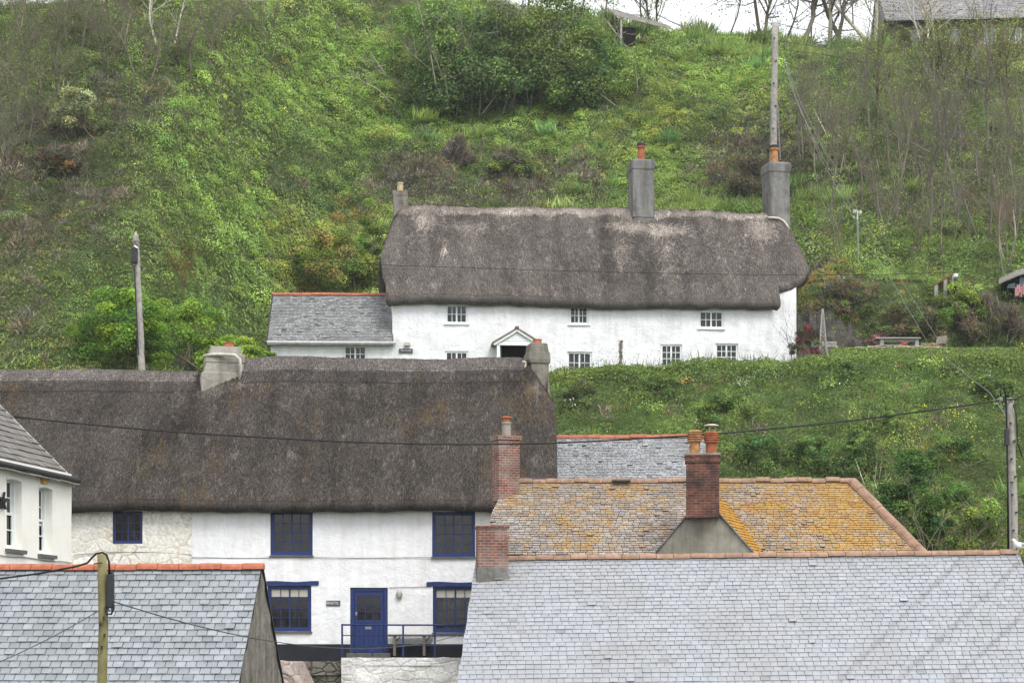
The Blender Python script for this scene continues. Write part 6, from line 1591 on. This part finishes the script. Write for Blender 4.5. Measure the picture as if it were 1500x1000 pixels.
# right hand pole
p4, t4, b4 = pole('tall grey timber pole with climbing irons at the right edge', 1480, 583, 1490.5, 60, 0, .118, MAT['pole'])
Y4 = 59.85; q4 = lambda px, py, dy=0: W(px, py, Y4 - dy)
for i in range(13):
    f = .1 + .07 * i; c_ = t4 + (b4 - t4) * f; sd = 1 if i % 2 else -1
    mb = MB(); mb.box(c_.x + sd * .05, c_.y - .14, c_.z, .03, .03, .02); mb.build('step_iron', MAT['lead'], p4)
mb = MB(); c_ = q4(1474.5, 640); mb.box(c_.x, c_.y, c_.z, .06, .08, .24); mb.build('junction_box', MAT['plastic'], p4, bevel=.015)
mb = MB(); mb.tube([q4(1477, 806), q4(1476, 700), q4(1475, 640), q4(1474, 590), q4(1472, 572, .05), q4(1468, 567, .08), q4(1465, 574, .1), q4(1468, 586, .1)], .028, 6); mb.build('down_lead', MAT['cable'], p4, smooth=True); mb = MB(); mb.tube([q4(1484, 592), q4(1489, 610), q4(1491, 650), q4(1497, 668)], .02, 6); mb.build('cable_loop', MAT['cable'], p4, smooth=True); mb = MB(); mb.tube([q4(1480, 806), q4(1478.5, 705)], .03, 6); mb.build('conduit', MAT['wire'], p4); mb = MB(); mb.bar(q4(1470, 707), q4(1484, 706), .04); mb.build('clamp', MAT['lead'], p4); mb = MB(); mb.bar(q4(1462, 586), q4(1492, 584), .05); mb.build('bracket', MAT['lead'], p4, smooth=False)
mb = MB(); mb.lathe(*q4(1466, 586, .1).xy, [(.03, q4(0, 589).z), (.06, q4(0, 587).z), (.06, q4(0, 584).z), (.03, q4(0, 582).z)], 8); mb.build('insulator', MAT['wire'], p4)
a_, b_ = W(1463, 587, 59.7), W(20, 607, 55)
pts = []
for i in range(61):
    f = i / 60; p = a_ + (b_ - a_) * f
    px = CX + F * p.x / p.y
    tgt = np.interp(px, [0, 30, 250, 500, 650, 812, 1060, 1250, 1463], [606, 612, 632.5, 647, 651, 649.5, 635, 616, 587])
    pts.append(Vector((p.x, p.y, (HY - tgt) / F * p.y)))
for _ in range(6): pts = [pts[0]] + [(pts[i - 1] + pts[i] * 2 + pts[i + 1]) / 4 for i in range(1, 60)] + [pts[-1]]
cable('long black cable sagging across the dark thatch from the right pole', pts, .024, MAT['cable'])
# leaning pole behind the lower thatch
p2, t2, b2 = pole('leaning grey timber pole with a pointed cap above the lower thatch', 199, 347, 209, 81.5, 10.6, .128, MAT['pole'], pointed=True)
q2 = lambda px, py, dy=0: W(px, py, 81.3 - dy)
mb = MB(); c_ = q2(197, 374); mb.box(c_.x, c_.y, c_.z, .12, .1, .3); mb.build('junction_box', MAT['plastic'], p2, bevel=.02)
mb = MB(); mb.bar(q2(192, 353), q2(205, 353), .06); mb.build('cross_arm', MAT['oldwood'], p2); mb = MB(); mb.box(*q2(199, 361), .07, .05, .05); mb.build('bracket', MAT['lead'], p2); mb = MB(); mb.tube([q2(197, 388), q2(199, 440), q2(203, 520)], .03, 5); mb.build('down_lead', MAT['lead'], p2)
mb = MB(); mb.bar(q2(197, 360, .1), q2(202, 363, .1), .07); mb.build('insulator', MAT['feather'], p2)
cable('thin dark line running from the leaning pole across the upper thatch', sag(q2(202, 356), W(1425, 400, 94.0), .0, 2)[:1] + [W(px, py, Y) for px, py, Y in ((330, 372, 83), (560, 388, 86.0), (800, 396, 88.5), (1000, 401, 90.5), (1180, 403, 92.0), (1300, 402, 93), (1425, 398, 94))], .013, MAT['cable'])
# tall pole behind the upper cottage
x3, y3 = wx(1132, 113), 113.0
p3, t3, b3 = pole('tall pale weathered pole rising behind the end chimney', 1135.5, 34, 1130, 113, gz(x3, y3) - .3, .19, MAT['pole'])
for i in range(10): mb = MB(); c_ = t3 + (b3 - t3) * (.06 + .085 * i); mb.box(c_.x + (.06 if i % 2 else -.06), c_.y - .2, c_.z, .04, .04, .03); mb.build('step_iron', MAT['lead'], p3)
mb = MB(); mb.tube([W(1139, 150, 112.8), W(1141, 190, 112.8), W(1143, 235, 112.8)], .03, 5); mb.build('down_lead', MAT['wire'], p3)
for lab, a_, pts in (
    ('pale guy wire slanting from the tall pole to the picnic table garden', (1146, 78), [(1165, 140, 111), (1200, 228, 108), (1250, 318, 105), (1300, 400, 101), (1358, 500, 96.5)]),
    ('pale wire beside the guy wire ending by the garden chair', (1147, 80), [(1172, 148, 111), (1208, 222, 108), (1258, 310, 105), (1320, 410, 101), (1372, 494, 97)]),
    ('third pale wire passing close to the slim metal post', (1146, 90), [(1168, 152, 111), (1203, 226, 108), (1254, 314, 105)])):
    cable(lab, [W(*a_, 112.8)] + [W(*p) for p in pts], .0105, MAT['wire'], 'wire')
cable('dark line from the tall pole to the right edge over the thicket', [W(1140, 72, 112.8), W(1220, 82, 113), W(1330, 103, 113), W(1420, 116, 113), W(1530, 128, 113)], .017, MAT['wire_dark'])
cable('faint upper line from the tall pole toward the hilltop house', [W(1140, 60, 112.8), W(1220, 72, 116), W(1290, 86, 120)], .014, MAT['wire_dark'])
cable('thin wire crossing the green bank toward the right pole', [W(1380, 520, 92), W(1420, 552, 84), W(1450, 575, 72), W(1476, 612, 60)], .011, MAT['wire'])
cable('thin wire sloping from the right pole into the bushes', [W(1474, 660, 59.8), W(1440, 674, 62), W(1400, 690, 65)], .01, MAT['wire'])
# slim post with instrument
g_ = at(1257, 384); pt_ = thing('instrument_post', 'slim grey metal post with a small white instrument head on the slope', 'post', g_)
Yp = g_[1]; mb = MB(); mb.tube([g_, W(1256, 322, Yp)], .055, 8); mb.build('shaft', MAT['wire'], pt_)
mb = MB(); mb.tube([W(1256, 326, Yp), W(1256, 308, Yp)], .045, 8); mb.bar(W(1250, 309, Yp), W(1262, 311, Yp), .07); mb.box(*W(1251.5, 310, Yp), .08, .08, .10); mb.box(*W(1260.5, 311, Yp), .06, .06, .09); mb.build('instrument_head', MAT['gutter'], pt_, bevel=.02)
g_ = at(979, 213); mb = MB(); mb.box(g_[0], g_[1], g_[2] + .2, .05, .05, .45, top=(.9, .9)); mb.box(g_[0], g_[1], g_[2] + .66, .06, .06, .02); tag(mb.build('marker_post', MAT['feather']), 'short white marker post on the grassy slope', 'post')

# =================================================================== the side garden
GYd = 96.5; gZ = 13.84
def gp(px, Y=GYd): return wx(px, Y)
rk = MB(); nx_, nz_ = 46, 30; V = []; Fc = []
for j in range(nz_ + 1):
    for i in range(nx_ + 1):
        px = 1166 + (1312 - 1166) * i / nx_; f = j / nz_
        Yr = 101.2 + 1.6 * f ** 1.5
        x = wx(px, Yr); hgt = np.interp(px, [1166, 1190, 1225, 1260, 1290, 1312], [3.0, 3.5, 3.3, 2.6, 1.6, .6])
        z = gZ - .2 + (hgt + .2) * f
        dpt = 1.5 * (fbm(np.array([[x, z * 1.2, 3.3]]), .6, 4)[0] - .5) + .9 * (vnoise(np.array([[x * 1.3, z * .8, 9]]), 1.7)[0] - .5)
        cave = math.exp(-(((px - 1246) / 8) ** 2 + ((z - gZ - .3) / .75) ** 2) * 1.2)
        V.append((x, Yr - dpt * (1 - .5 * f) + cave * 1.6, z + .15 * math.sin(i * 1.3) * f))
for j in range(nz_):
    for i in range(nx_): a = j * (nx_ + 1) + i; Fc.append((a, a + 1, a + nx_ + 2, a + nx_ + 1))
rk.add(V, Fc); tag(rk.build('rock_outcrop', MAT['rock'], smooth=False), 'dark grey rock outcrop with a small cave behind the picnic garden', 'rock')
tb = thing('picnic_table', 'long weathered timber table in the garden beside the rock outcrop', 'table', (gp(1316), GYd, gZ))
tz = wz(497, GYd); mb = MB()
for k in range(4): mb.box(gp(1313), GYd - .36 + .24 * k, tz, (gp(1346) - gp(1280)) / 2, .11, .03)
mb.build('tabletop', MAT['greywood'], tb, bevel=.008)
for px in (1290, 1341):
    mb = MB(); mb.box(gp(px), GYd - .3, (tz + gZ) / 2, .09, .07, (tz - gZ) / 2); mb.box(gp(px), GYd + .3, (tz + gZ) / 2, .09, .07, (tz - gZ) / 2); mb.box(gp(px), GYd, tz - .1, .05, .4, .05); mb.build('leg', MAT['greywood'], tb)
mb = MB(); mb.box(gp(1315), GYd - .28, tz - .1, .85, .025, .06); mb.build('rail', MAT['greywood'], tb)
def slat_bench(label, px0, px1, Y, ztop, nsl, mat, rot=0):
    x0, x1 = gp(px0, Y), gp(px1, Y); t = thing('bench', label, 'bench', ((x0 + x1) / 2, Y, gZ), rot)
    mb = MB()
    for k in range(nsl): mb.box((x0 + x1) / 2, Y + .02 * k, ztop - .05 - .115 * k, (x1 - x0) / 2, .02, .045)
    mb.build('backrest', mat, t)
    mb = MB(); 
    for k in range(3): mb.box((x0 + x1) / 2, Y - .12 - .13 * k, gZ + .42, (x1 - x0) / 2, .055, .02)
    mb.build('seat', mat, t)
    for x in (x0 + .06, x1 - .06):
        mb = MB(); mb.box(x, Y + .06, (gZ + ztop) / 2, .035, .035, (ztop - gZ) / 2); mb.build('leg', mat, t)
        mb = MB(); mb.box(x, Y - .42, gZ + .2, .035, .035, .2); mb.build('leg', mat, t)
    return t
slat_bench('pale slatted bench beside the lattice obelisk by the cottage end', 1189, 1226, 96.0, wz(500, 96.0), 5, MAT['greywood'])
slat_bench('low pale slatted bench drawn up to the long timber table', 1284, 1322, 95.6, wz(505, 95.6), 3, MAT['greywood'])
cy = 96.2; ch_ = thing('garden_chair', 'weathered garden chair turned sideways at the end of the table', 'chair', (gp(1377, cy), cy, gZ), 0)
x = gp(1377, cy); mb = MB(); mb.hexa([(x - .2, cy - .02, wz(504, cy)), (x + .28, cy - .12, wz(503, cy)), (x + .28, cy - .06, wz(503, cy)), (x - .2, cy + .04, wz(504, cy)), (x - .12, cy + .1, wz(493, cy)), (x + .32, cy + .0, wz(490.5, cy)), (x + .32, cy + .06, wz(490.5, cy)), (x - .12, cy + .16, wz(493, cy))]); mb.build('backrest', MAT['oldwood'], ch_)
mb = MB(); mb.box(x + .02, cy - .25, gZ + .42, .25, .24, .025, R(-10)); mb.build('seat', MAT['oldwood'], ch_)
for dx, dy, h in ((-.2, -.44, .42), (.22, -.5, .42), (-.17, 0, .6), (.3, -.06, .62)):
    mb = MB(); mb.box(x + dx, cy + dy, gZ + h / 2, .03, .03, h / 2); mb.build('leg', MAT['oldwood'], ch_)
ob = thing('lattice_obelisk', 'tall narrow timber lattice obelisk by the white cottage end', 'obelisk', (gp(1205, 95.5), 95.5, gZ))
x, yb = gp(1205, 95.5), 95.5; zt = wz(452, 95.5); mb = MB(); hw = .2
for a, b in ((-1, -1), (1, -1), (1, 1), (-1, 1)): mb.bar((x + a * hw, yb + b * hw, gZ - .1), (x + a * .02, yb + b * .02, zt), .045)
mb.build('corner_strut', MAT['greywood'], ob)
mb = MB()
for k in range(9):
    f = .05 + .095 * k; f2 = f + .095; w0, w1 = hw * (1 - f), hw * (1 - f2); z0, z1 = gZ + (zt - gZ) * f, gZ + (zt - gZ) * f2
    for sx_, sy_ in ((0, -1), (1, 0), (-1, 0)):
        if sy_: mb.bar((x - w0, yb - w0, z0), (x + w1, yb - w1, z1), .022); mb.bar((x + w0, yb - w0, z0), (x - w1, yb - w1, z1), .022); mb.bar((x - w0, yb - w0, z0), (x + w0, yb - w0, z0), .022)
        else: mb.bar((x + sx_ * w0, yb - w0, z0), (x + sx_ * w1, yb + w1, z1), .022); mb.bar((x + sx_ * w0, yb + w0, z0), (x + sx_ * w1, yb - w1, z1), .022)
mb.build('lattice', MAT['greywood'], ob)
def trough(name, label, px0, px1, Y, py0, hz, mat, plantcol, n):
    x0, x1 = gp(px0, Y), gp(px1, Y); z1 = wz(py0, Y); t = thing(name, label, 'planter', ((x0 + x1) / 2, Y, z1 - hz))
    mb = MB(); mb.box((x0 + x1) / 2, Y, z1 - hz / 2, (x1 - x0) / 2 * .92, .16, hz / 2, 0, (1.08, 1.08)); mb.box((x0 + x1) / 2, Y, z1 + .012, (x1 - x0) / 2 * 1.03, .19, .016); mb.build('trough', mat, t, bevel=.012)
    P = np.stack([rng.uniform(x0, x1, n), Y + rng.normal(size=n) * .1, z1 + rng.random(n) * .22], -1); L = Leaves(); L.add(leaf_quads(P, unit(rng.normal(size=P.shape) + np.array([0, -.3, .5])), rng.uniform(.05, .1, n), .6), tone(plantcol, n)); L.build('plant', MAT['leaf'], t)
trough('stone_trough', 'pale stone trough planter at the right end of the low garden wall', 1350, 1378, 94.8, 509, .32, MAT['mortar_light'], [(.2, .22, .1), (.3, .1, .12), (.1, .15, .04)], 160)
trough('flower_pot', 'squat pale pot with red flowers on the low garden wall', 1319, 1329, 94.7, 508, .42, MAT['mortar_light'], [(.45, .06, .08), (.1, .15, .04)], 120)
mb = MB(); rs_ = np.random.default_rng(9)
x = gp(1248, 94.5)
while x < gp(1372, 94.5):
    w_ = rs_.uniform(.3, .7); h_ = rs_.uniform(.24, .34); mb.box(x + w_ / 2, 94.55 + rs_.normal() * .05, gZ - .05 + h_ / 2 - .1, w_ / 2 - .01, .22, h_ / 2 + .1, rs_.normal() * .04, (.92, .85)); x += w_
tag(mb.build('low_wall', MAT['stone_pink'], bevel=.04), 'low rough stone wall edging the picnic garden', 'wall')
n = 2600; P = np.stack([rng.uniform(gp(1240, 95), gp(1350, 95), n), 95 + rng.normal(size=n) * .22, gZ + .02 + rng.random(n) * .26], -1); L = Leaves(); L.add(leaf_quads(P, unit(rng.normal(size=P.shape) + np.array([0, -.3, .6])), rng.uniform(.05, .11, n), .6), tone([(.13, .2, .03), (.1, .16, .03)], n)); tag(L.build('border_plants', MAT['leaf']), 'fresh green border plants behind the low garden wall', 'plants', kind='stuff')
l = (gp(1180, 95.2), 95.3, gZ - .3); bush('red_shrub', 'dark red leaved shrub against the corner of the white cottage', 'shrub', l, 1.7, 2.1, 1.2, [(.075, .035, .028), (.06, .042, .028), (.13, .032, .04), (.05, .065, .022)], 3200, .09, 24, 61, .02, 5, lum=.3)
l = (gp(1284, 100.8), 101.0, gZ + 1.3); bush('valerian', 'pink flowering valerian clump hanging on the rock', 'plant', l, 1.6, 1.0, 1.0, [(.17, .065, .09), (.07, .10, .035), (.08, .11, .04), (.06, .09, .03), (.12, .05, .07)], 1300, .085, 14, 62, .012, 5, lum=.32)
l = (gp(1250, 101), 103.0, gZ + 3.1); bush('rock_plants', 'mixed rusty plants trailing over the top of the rock outcrop', 'plant', l, 4.6, 1.9, 1.6, [(.10, .12, .035), (.16, .12, .05), (.12, .09, .06), (.09, .13, .03)], 6500, .10, 34, 63, .02, 16, lum=.26, twiggy=2200)
l = (gp(1335, 101.5), 101.6, gZ + .2); bush('hillside_shrub', 'dark green shrub filling the bank behind the picnic table', 'shrub', l, 4.6, 3.8, 1.8, [(.07, .10, .028), (.09, .125, .03), (.10, .085, .05)], 11000, .10, 40, 64, .02, 10, lum=.24, twiggy=1600)
sp_ = thing('pale_spire_plant', 'thin grey flower spire beside the window of the upper cottage', 'plant', (wx(909, 93.5), 93.5, 12.2))
mb = MB(); mb.tube([(wx(909, 93.5), 93.5, 12.2), (wx(909.3, 93.5), 93.5, wz(515, 93.5)), (wx(909.5, 93.5), 93.5, wz(497, 93.5))], [.05, .075, .015], 6); mb.build('spike', MAT['oldwood'], sp_)
mb = MB()
for k in range(60):
    z = rng.uniform(12.9, wz(499, 93.5)); an = rng.uniform(0, 6.28); r_ = .1; c0 = Vector((wx(909.3, 93.5), 93.5, z)); mb.bar(c0, c0 + Vector((math.cos(an) * r_, math.sin(an) * r_, .05)), .04)
mb.build('seed_heads', MAT['oldwood'], sp_)
# timber frame and hut on the right slope
g_ = at(1387, 432, 100); Yf = g_[1] - .4; fr_ = thing('timber_frame', 'rust coloured lean-to timber frame on pale posts above the hedge', 'frame', (g_[0], Yf, g_[2]))
mb = MB(); mb.hexa([W(1369, 419, Yf), W(1398, 401, Yf), W(1398, 401, Yf + 1.4), W(1369, 419, Yf + 1.4), W(1369, 416.5, Yf), W(1398, 398.5, Yf), W(1398, 398.5, Yf + 1.4), W(1369, 416.5, Yf + 1.4)]); mb.build('roof', MAT['redwood'], fr_)
for px, py in ((1371, 417.5), (1384.5, 409), (1396.5, 401)):
    mb = MB(); a_ = W(px, py, Yf + .1); b_ = gz(a_.x, a_.y) - .4; mb.box(a_.x, a_.y, (a_.z + b_) / 2, .09, .08, (a_.z - b_) / 2); mb.build('post', MAT['greywood'], fr_)
ck = thing('hanging_coat', 'black coat hanging from the end of the timber frame', 'coat', tuple(W(1400, 430, Yf - .2)))
vs, fs = [], []; Yc = Yf - .2
prof = [(1398, 1402, 407), (1397, 1403.5, 410), (1397, 1403, 415), (1396.5, 1402, 421), (1394.5, 1402, 426), (1394, 1401, 430)]
for (l_, r_, py) in prof:
    for k in range(8):
        an = 2 * math.pi * k / 8; c_ = W((l_ + r_) / 2, py, Yc); vs.append((c_.x + math.cos(an) * (r_ - l_) / 2 / F * Yc, Yc + math.sin(an) * .12, c_.z))
for i in range(len(prof) - 1):
    for k in range(8): k2 = (k + 1) % 8; fs.append((i * 8 + k, (i + 1) * 8 + k, (i + 1) * 8 + k2, i * 8 + k2))
fs.append(tuple(range(8))); mb = MB(); mb.add(vs, fs); mb.build('cloth', MAT['plastic'], ck, smooth=True)
mb = MB(); mb.lathe(*W(1400, 405, Yc).xy, [(.07, wz(406.5, Yc)), (.11, wz(405.5, Yc)), (.12, wz(401.5, Yc)), (.10, wz(401, Yc))], 8); tag(mb.build('lantern', MAT['feather']), 'small white bucket hung above the black coat', 'bucket')
g_ = at(1486, 430, 100); Yh = g_[1] - .6; ht = thing('garden_hut', 'small hut with a sagging roof edge and pale blue boards at the right edge', 'hut', (wx(1500, Yh), Yh, g_[2]))
mb = MB(); rp = [(1463, 415), (1474, 410), (1486, 405), (1496, 401), (1520, 397)]
for (a0, b0), (a1, b1) in zip(rp[:-1], rp[1:]):
    mb.hexa([W(a0, b0 + 1.4, Yh - .3), W(a1, b1 + 1.4, Yh - .3), W(a1, b1 - 6, Yh + 3), W(a0, b0 - 6, Yh + 3), W(a0, b0 - 1.2, Yh - .3), W(a1, b1 - 1.2, Yh - .3), W(a1, b1 - 8, Yh + 3), W(a0, b0 - 8, Yh + 3)])
mb.build('roof', MAT['felt'], ht)
mb = MB(); mb.hexa([W(1467, 440, Yh + .3), W(1522, 440, Yh + .3), W(1522, 440, Yh + 2.6), W(1467, 440, Yh + 2.6), W(1467, 414, Yh + .3), W(1522, 399, Yh + .3), W(1522, 395, Yh + 2.6), W(1467, 410, Yh + 2.6)]); mb.build('wall', MAT['shade_in'], ht)
mb = MB(); mb.hexa([W(1475, 422, Yh + .2), W(1487, 422, Yh + .2), W(1487, 422, Yh + .28), W(1475, 422, Yh + .28), W(1477, 416.5, Yh + .2), W(1487, 414, Yh + .2), W(1487, 414, Yh + .28), W(1477, 416.5, Yh + .28)]); mb.hexa([W(1493, 418, Yh + .15), W(1520, 418, Yh + .15), W(1520, 418, Yh + .28), W(1493, 418, Yh + .28), W(1494, 406, Yh + .15), W(1520, 404, Yh + .15), W(1520, 404, Yh + .28), W(1494, 406, Yh + .28)]); mb.build('board', MAT['hutblue'], ht)
mb = MB()
for k in range(7): c_ = W(1488 + k * 2.4, 427 - (k % 3) * 2, Yh - .1); mb.box(c_.x, c_.y, c_.z, .05, .05, .22 + .05 * (k % 2), .2 * k, (.7, .8))
tag(mb.build('washing', MAT['pink']), 'pink and white washing hung in front of the small hut', 'washing')

# =================================================================== gull on the ridge
gY = 54.9; gx_ = wx(1496, gY); gzr = wz(810.5, gY)
gu = thing('gull', 'white gull standing on the right end of the weathered ridge tiles', 'gull', (gx_, gY, gzr))
def skin(name, pts, edges, radii, mat, parent, sub=2):
    me = bpy.data.meshes.new(name); me.from_pydata([tuple(inv_of(parent) @ Vector(p)) for p in pts], edges, []); me.materials.append(mat)
    o = bpy.data.objects.new(name, me); C.objects.link(o); o.parent = parent; INV[o.name] = inv_of(parent)
    m = o.modifiers.new('skin', 'SKIN'); m.use_smooth_shade = True
    for v, r_ in zip(me.skin_vertices[0].data, radii): v.radius = (r_, r_)
    me.skin_vertices[0].data[0].use_root = True
    s_ = o.modifiers.new('sub', 'SUBSURF'); s_.levels = sub; s_.render_levels = sub
    return o
gpos = lambda dx, dz, dy=0: (gx_ + dx, gY + dy, gzr + dz)
skin('body', [gpos(.02, .20), gpos(-.08, .225), gpos(-.14, .265), gpos(-.185, .335), gpos(-.215, .375), gpos(-.25, .372), gpos(.14, .195), gpos(.24, .20), gpos(.32, .205)], [(0, 1), (1, 2), (2, 3), (3, 4), (4, 5), (0, 6), (6, 7), (7, 8)], [.095, .095, .075, .048, .052, .03, .075, .04, .012], MAT['feather'], gu)
skin('wing', [gpos(-.02, .25, -.07), gpos(.12, .24, -.075), gpos(.26, .225, -.05), gpos(.38, .22, -.02)], [(0, 1), (1, 2), (2, 3)], [.05, .055, .035, .01], MAT['feather_grey'], gu)
mb = MB(); mb.tube([gpos(-.25, .372), gpos(-.29, .368), gpos(-.315, .355)], [.016, .013, .004], 8); mb.build('beak', MAT['beak'], gu, smooth=True)
mb = MB(); mb.lathe(gx_ - .225, gY - .048, [(.002, gzr + .38), (.007, gzr + .385), (.002, gzr + .392)], 8); mb.build('eye', MAT['letter_black'], gu)
for dy in (-.04, .04):
    mb = MB(); mb.tube([gpos(.0, .14, dy), gpos(.015, .07, dy), gpos(.0, .0, dy)], .009, 6); mb.hexa([gpos(-.07, -.005, dy - .03), gpos(.01, -.005, dy - .008), gpos(.01, -.005, dy + .008), gpos(-.07, -.005, dy + .03), gpos(-.07, .004, dy - .03), gpos(.01, .008, dy - .008), gpos(.01, .008, dy + .008), gpos(-.07, .004, dy + .03)]); mb.build('leg', MAT['beak'], gu)

# =================================================================== camera, sky, sun
cam = bpy.data.cameras.new('camera'); co = bpy.data.objects.new('camera', cam); C.objects.link(co)
cam.lens = 72; cam.sensor_width = 36; cam.sensor_fit = 'HORIZONTAL'; cam.shift_y = (HY - 500) / 1500; cam.clip_start = .5; cam.clip_end = 8000
hz = MB(); hz.box(0, 200, 27.3, 720, 720, 34.7); hm = bpy.data.materials.new('damp_air'); hm.use_nodes = True; hn = hm.node_tree.nodes
hn.remove(hn['Principled BSDF']); pv = hn.new('ShaderNodeVolumePrincipled'); pv.inputs['Color'].default_value = (.93, .96, 1, 1); pv.inputs['Density'].default_value = .00024; pv.inputs['Anisotropy'].default_value = .2
hm.node_tree.links.new(pv.outputs[0], hn['Material Output'].inputs['Volume'])
tag(hz.build('haze', hm), kind='stuff')
co.location = (0, 0, 0); co.rotation_euler = (R(90), 0, 0)
sc = bpy.context.scene; sc.camera = co
EL, AZ = 52, -28        # sun behind the viewer's right shoulder, under cloud
w = bpy.data.worlds.new('World'); sc.world = w; w.use_nodes = True; t = w.node_tree; n = t.nodes
bg = n['Background']
sky = n.new('ShaderNodeTexSky'); sky.sky_type = 'NISHITA'; sky.sun_disc = False; sky.sun_elevation = R(EL); sky.air_density = 1.0; sky.dust_density = 4.0; sky.ozone_density = 1.0
sky.sun_rotation = R(180 + AZ)
hsv = n.new('ShaderNodeHueSaturation'); hsv.inputs['Saturation'].default_value = .12
t.links.new(sky.outputs[0], hsv.inputs['Color'])
# cloud layer: an even grey overcast mixed over the clear sky
tc = n.new('ShaderNodeTexCoord'); no = n.new('ShaderNodeTexNoise'); no.inputs['Scale'].default_value = 2.2; no.inputs['Detail'].default_value = 5
t.links.new(tc.outputs['Generated'], no.inputs['Vector'])
cr = n.new('ShaderNodeValToRGB'); cr.color_ramp.elements[0].position = .3; cr.color_ramp.elements[0].color = (7.4, 7.7, 8.2, 1); cr.color_ramp.elements[1].position = .7; cr.color_ramp.elements[1].color = (9.6, 9.8, 10.2, 1)
t.links.new(no.outputs['Fac'], cr.inputs[0])
mx = n.new('ShaderNodeMix'); mx.data_type = 'RGBA'; mx.inputs[0].default_value = .7
t.links.new(hsv.outputs[0], mx.inputs[6]); t.links.new(cr.outputs[0], mx.inputs[7]); t.links.new(mx.outputs[2], bg.inputs['Color'])
bg.inputs['Strength'].default_value = .12
sun = bpy.data.lights.new('sun', 'SUN'); so_ = bpy.data.objects.new('sun', sun); C.objects.link(so_)
sun.energy = 1.3; sun.angle = R(25); sun.color = (1, .97, .92)
d = Vector((-math.sin(R(AZ)) * math.cos(R(EL)), -math.cos(R(AZ)) * math.cos(R(EL)), math.sin(R(EL))))   # towards the sun
so_.rotation_euler = d.to_track_quat('Z', 'Y').to_euler(); so_.location = (20, -30, 60)
sc.view_settings.view_transform = 'Standard'; sc.view_settings.look = 'None'; sc.view_settings.gamma = 1; sc.view_settings.exposure = 0.75
sc.view_settings.use_curve_mapping = False
try: sc.cycles.max_bounces = 6; sc.cycles.diffuse_bounces = 3; sc.cycles.transmission_bounces = 3; sc.cycles.use_denoising = True; sc.cycles.denoising_prefilter = 'NONE'
except Exception: pass
